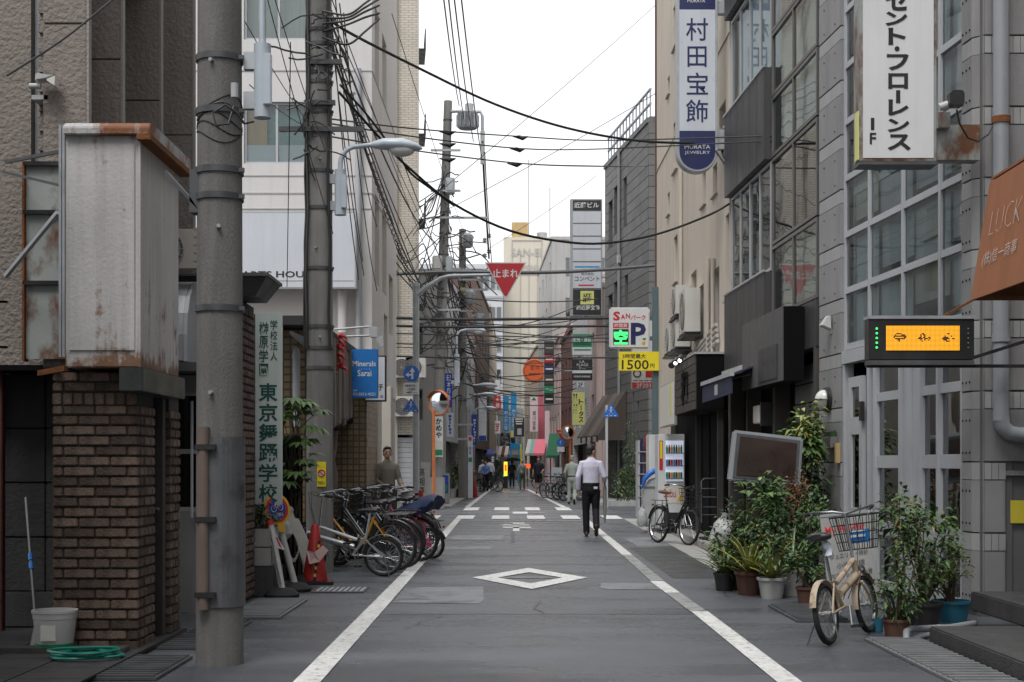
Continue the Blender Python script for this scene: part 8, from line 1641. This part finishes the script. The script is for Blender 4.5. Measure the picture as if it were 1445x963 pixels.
gpipe = thing('ground_pipe', 'grey drain pipe lying along the foot of the glass front', 'pipe', (3.6,11.9,.05)); MB().tube([P(1279,903,11.2),P(1279,892,11.25),P(1283,888,11.3),P(1292,888,11.4),P(1340,886,11.95),P(1376,880,12.3)],.028,10).build('pipe', MT['steel_grey'], gpipe, smooth=True); MB().tube([P(1285,903,11.3),P(1300,898,11.4),P(1312,896,11.5)],.022,8).build('branch', MT['steel_grey'], gpipe, smooth=True); MB().cyl(P(1320,888,11.7),P(1326,887,11.76),.034).build('coupling', MT['steel_grey'], gpipe, smooth=True)
# ================================================================== overhead cables
def cable(label, pts, r=.012, m='cable_black', n=22, group='overhead cables across the street', name='overhead_cable'):
    'smooth curve through points (already sagging)'
    pts = [Vector(p) for p in pts]; out = []
    P_ = [pts[0]*2-pts[1]]+pts+[pts[-1]*2-pts[-2]]
    for i in range(1,len(P_)-2):
        k = max(3, n//(len(pts)-1))
        for j in range(k):
            t = j/k; a, b, c, d = P_[i-1], P_[i], P_[i+1], P_[i+2]; out.append(.5*((2*b)+(c-a)*t+(2*a-5*b+4*c-d)*t*t+(3*b-a-3*c+d)*t**3))
    out.append(pts[-1]); return tag(rebase(MB().tube(out,r,6).build(name, MT[m], None, smooth=True)), label, 'cable', group)
def span(label, a, b, sag, r=.01, **k):
    a, b = Vector(a), Vector(b); return cable(label, [a.lerp(b,f)-Vector((0,0,sag*4*f*(1-f))) for f in (0,.25,.5,.75,1)], r, **k)
cable('thick black cable from the second pole sagging across to the dark building on the right', [P(470,25,18.4),P(485,42,18.5),P(600,101,20),P(700,148,21.3),P(800,181,22.4),P(900,199,23.3),P(1005,205,24.2),P(1022,222,24.0),P(1040,250,23.3),P(1052,262,22.6),P(1090,275,21)], .021, n=60)
cable('heavy black cable sagging lower under the jewellery sign', [P(478,130,18.3),P(545,205,19.2),P(578,238,19.6),P(640,288,20.4),P(720,326,21.3),P(800,342,22.0),P(860,343,22.5),P(930,330,23.0),P(1000,304,23.5),P(1036,284,23.8)], .019, n=50)
cable('black wire strand twisted under the street lamp', [P(480,120,18.2),P(520,165,18.8),P(567,228,19.5),P(582,247,19.7),P(610,268,20.1),P(640,290,20.4)], .016)
for k, (y0, y1, y2, Yb) in enumerate(((166,193,200,26),(172,210,207,26),(190,231,235,26))):
    t = cable(['upper','middle','lower'][k]+' of three insulated crossing wires with spindle joints above the stop sign', [P(448,y0,18.5),P(590,(y0+y1)/2+3,22),P(735,y1,24.5),P(850,(y1+y2)/2+2,25.2),P(1090 if k < 2 else 915,y2-(8 if k < 2 else 0),20.6 if k < 2 else 48)], .012)
    for px in (632,735-4*k):
        pp_ = P(px,y1-(4 if px < 700 else 0)-(3 if px < 700 else 0),24.5 if px > 700 else 23); MB().tube([pp_-Vector((.14,0,0)),pp_-Vector((.03,0,.01)),pp_+Vector((.03,0,-.03)),pp_+Vector((.13,0,0))],[.008,.035,.04,.008],8).build('spindle_joint', MT['cable_black'], t, smooth=True)
# bundle from the second pole down to the tall leaning pole
q = random.Random(11)
for k in range(6):
    a = P(462+q.uniform(-12,14),10+q.uniform(-40,70),18.4); b = P(620+q.uniform(-8,8),400+q.uniform(-60,110),44.6)
    span('cable of the tangled bundle running from the second pole to the tall leaning pole', a, b, q.uniform(.05,1.1), q.choice((.008,.011,.014,.018)), group='cable bundle between second pole and tall pole')
a, b = P(476,60,18.4), P(615,470,44.5); pts = [];
for i in range(420): f = i/420; p = a.lerp(b,f)-Vector((0,0,.5*4*f*(1-f))); pts.append(p+Vector((.05*cos(i*.9),0,.05*sin(i*.9))))
tag(rebase(MB().tube(pts,.008,4).build('spiral_hanger_wire', MT['cable_black'])), 'spiral hanger wire winding round the cable bundle right of the second pole', 'cable')
for k, (p0, p1, Y0, Y1, sag) in enumerate((((10,107),(165,-5),8.6,9.4,.02),)): cable('black wire slanting across the top left corner before the stucco wall', [P(*p0,Y0),P(90,55,9),P(*p1,Y1)], .007)
for k, (p0, p1, Y0, Y1) in enumerate((((625,-10),(648,150),24,44.6),((632,-10),(655,170),24,44.6),((640,-10),(668,200),24,44.6),((650,-10),(680,225),24,44.6))):
    span('one of four thin lines dropping from the top edge to the transformer', P(*p0,Y0), P(*p1,Y1), .15, .014, group='lines to the transformer')
for k, (p0, p1, Y0, Y1, lab) in enumerate((((930,3),(585,300),60,38,'thin wire rising diagonally across the sky to the upper right'),((932,128),(600,312),45,44,'second thin diagonal wire below the jewellery sign level'),((842,248),(688,352),60,58,'short diagonal wire above the tall cream block'),((560,205),(645,420),19,44,'thin wire falling from the street lamp to the leaning pole'),((553,20),(655,330),26,57,'straight thin wire dropping beside the tan building'))):
    span(lab, P(*p0,Y0), P(*p1,Y1), .1, .011 if Y0 > 30 else .008)
cable('dark twisted riser cable dropping from the transformer to the farther pole', [P(681,200,44.6),P(683,250,47),P(686,300,51),P(690,365,57)], .035); cable('thin line beside the twisted riser cable under the transformer', [P(684,215,44.6),P(688,290,50),P(694,375,57.3)], .018)
cable('grey pipe like cable crossing behind the stop sign', [P(556,387,40),P(640,384,40.5),P(760,385,41),P(850,381,42),P(935,374,43)], .055, 'cable_grey')
for k, (y0, y1, r) in enumerate(((450,449,.05),(461,460,.042),(472,478,.02),(486,482,.02),(504,505,.03),(491,470,.015))):
    cable('level black wire crossing below the stop sign, '+['topmost of six','second of six','third of six','fourth of six','fifth of six','lowest of six'][k], [P(556,y0-1,41),P(640,y0+1,42),P(760,(y0+y1)/2+1,43),P(880,y1,44)], r)
for k in range(26):
    Y0 = q.uniform(47,100); Y1 = Y0+q.uniform(-2,12); za = q.uniform(4.4,7.2); zb = za+q.uniform(-1.0,1.2); span('thin far wire strung over the street beyond the crossing', (q.uniform(-2.6,-1.9),Y0,za), (q.uniform(2.4,3.6),Y1,zb), q.uniform(.1,.5), q.uniform(.014,.026), group='thin far wires over the street')
for k in range(12):
    a = at3(q.uniform(5,10))[0]+Vector((0,-.2,0)); b = at4(q.uniform(4.5,9.5))[0]+Vector((0,-.2,0)); span('sagging cable between the tall leaning pole and farther pole', a, b, q.uniform(.1,.8), q.uniform(.012,.024), group='cables between the two far poles')
for k in range(10):
    a = at4(q.uniform(4.5,8))[0]; b = (q.uniform(-1.6,-.8),q.uniform(95,125),q.uniform(4.5,9)); span('cable running on down the street from the farther pole', a, b, q.uniform(.3,1.2), q.uniform(.014,.026), group='cables beyond the farther pole')
for k in range(7):
    a = at3(q.uniform(6,11))[0]+Vector((0,-.2,0)); b = Vector((-2.9,43.9,q.uniform(5,9))) if k % 2 else P(q.uniform(560,585),q.uniform(300,420),43.5); span('wire from the tall leaning pole to the tan tile wall', a, b, q.uniform(.05,.5), .016, group='wires at the tan wall')
for k in range(6):
    a = P(455+6*k,q.uniform(-20,40),18.3); b = P(q.uniform(500,560),q.uniform(300,430),q.uniform(24,27)); span('thin drop wire from the second pole to the white building', a, b, q.uniform(.1,.5), .008, group='drop wires at the white building')
for k, (p0, p1) in enumerate((((375,-10),(470,330)),((385,-10),(460,215)),((345,30),(447,190)),((410,60),(405,405)),((352,120),(445,185)))):
    span('thin guy wire crossing before the white building left of the second pole', P(*p0,13), P(*p1,18.2), .05, .005, group='guy wires by the second pole')
for k, py in enumerate((25,14,5,-4,33)): cable('short looped cable tail at the top of the second pole', [P(455,py+20,18.3),P(490,py+10+5*k,18.2),P(515,py+3*k,18.3),P(535,py-6,18.6)], .014, group='cable tails on the second pole')
for k in range(5): cable('loose loop of black wire hanging in front of the tan tile building', [P(555,330+12*k,36),P(575+6*k,370+14*k,38),P(598,345+20*k,42),P(612,400+10*k,44.5)], .018, group='loose wires before the tan building')
cable('electric feed cable with yellow insulation on the dark building corner', [P(1005,205,24.1),P(1028,240,23.7),P(1045,262,23.0),P(1060,268,22.2),P(1085,262,21.2)], .02); cable('red and black feed wire below the jewellery sign', [P(1030,205,24),P(1045,212,23.5),P(1042,235,23.3),P(1055,247,22.8),P(1082,250,21.4)], .012)
sc.render.resolution_x = 1024; sc.render.resolution_y = 682
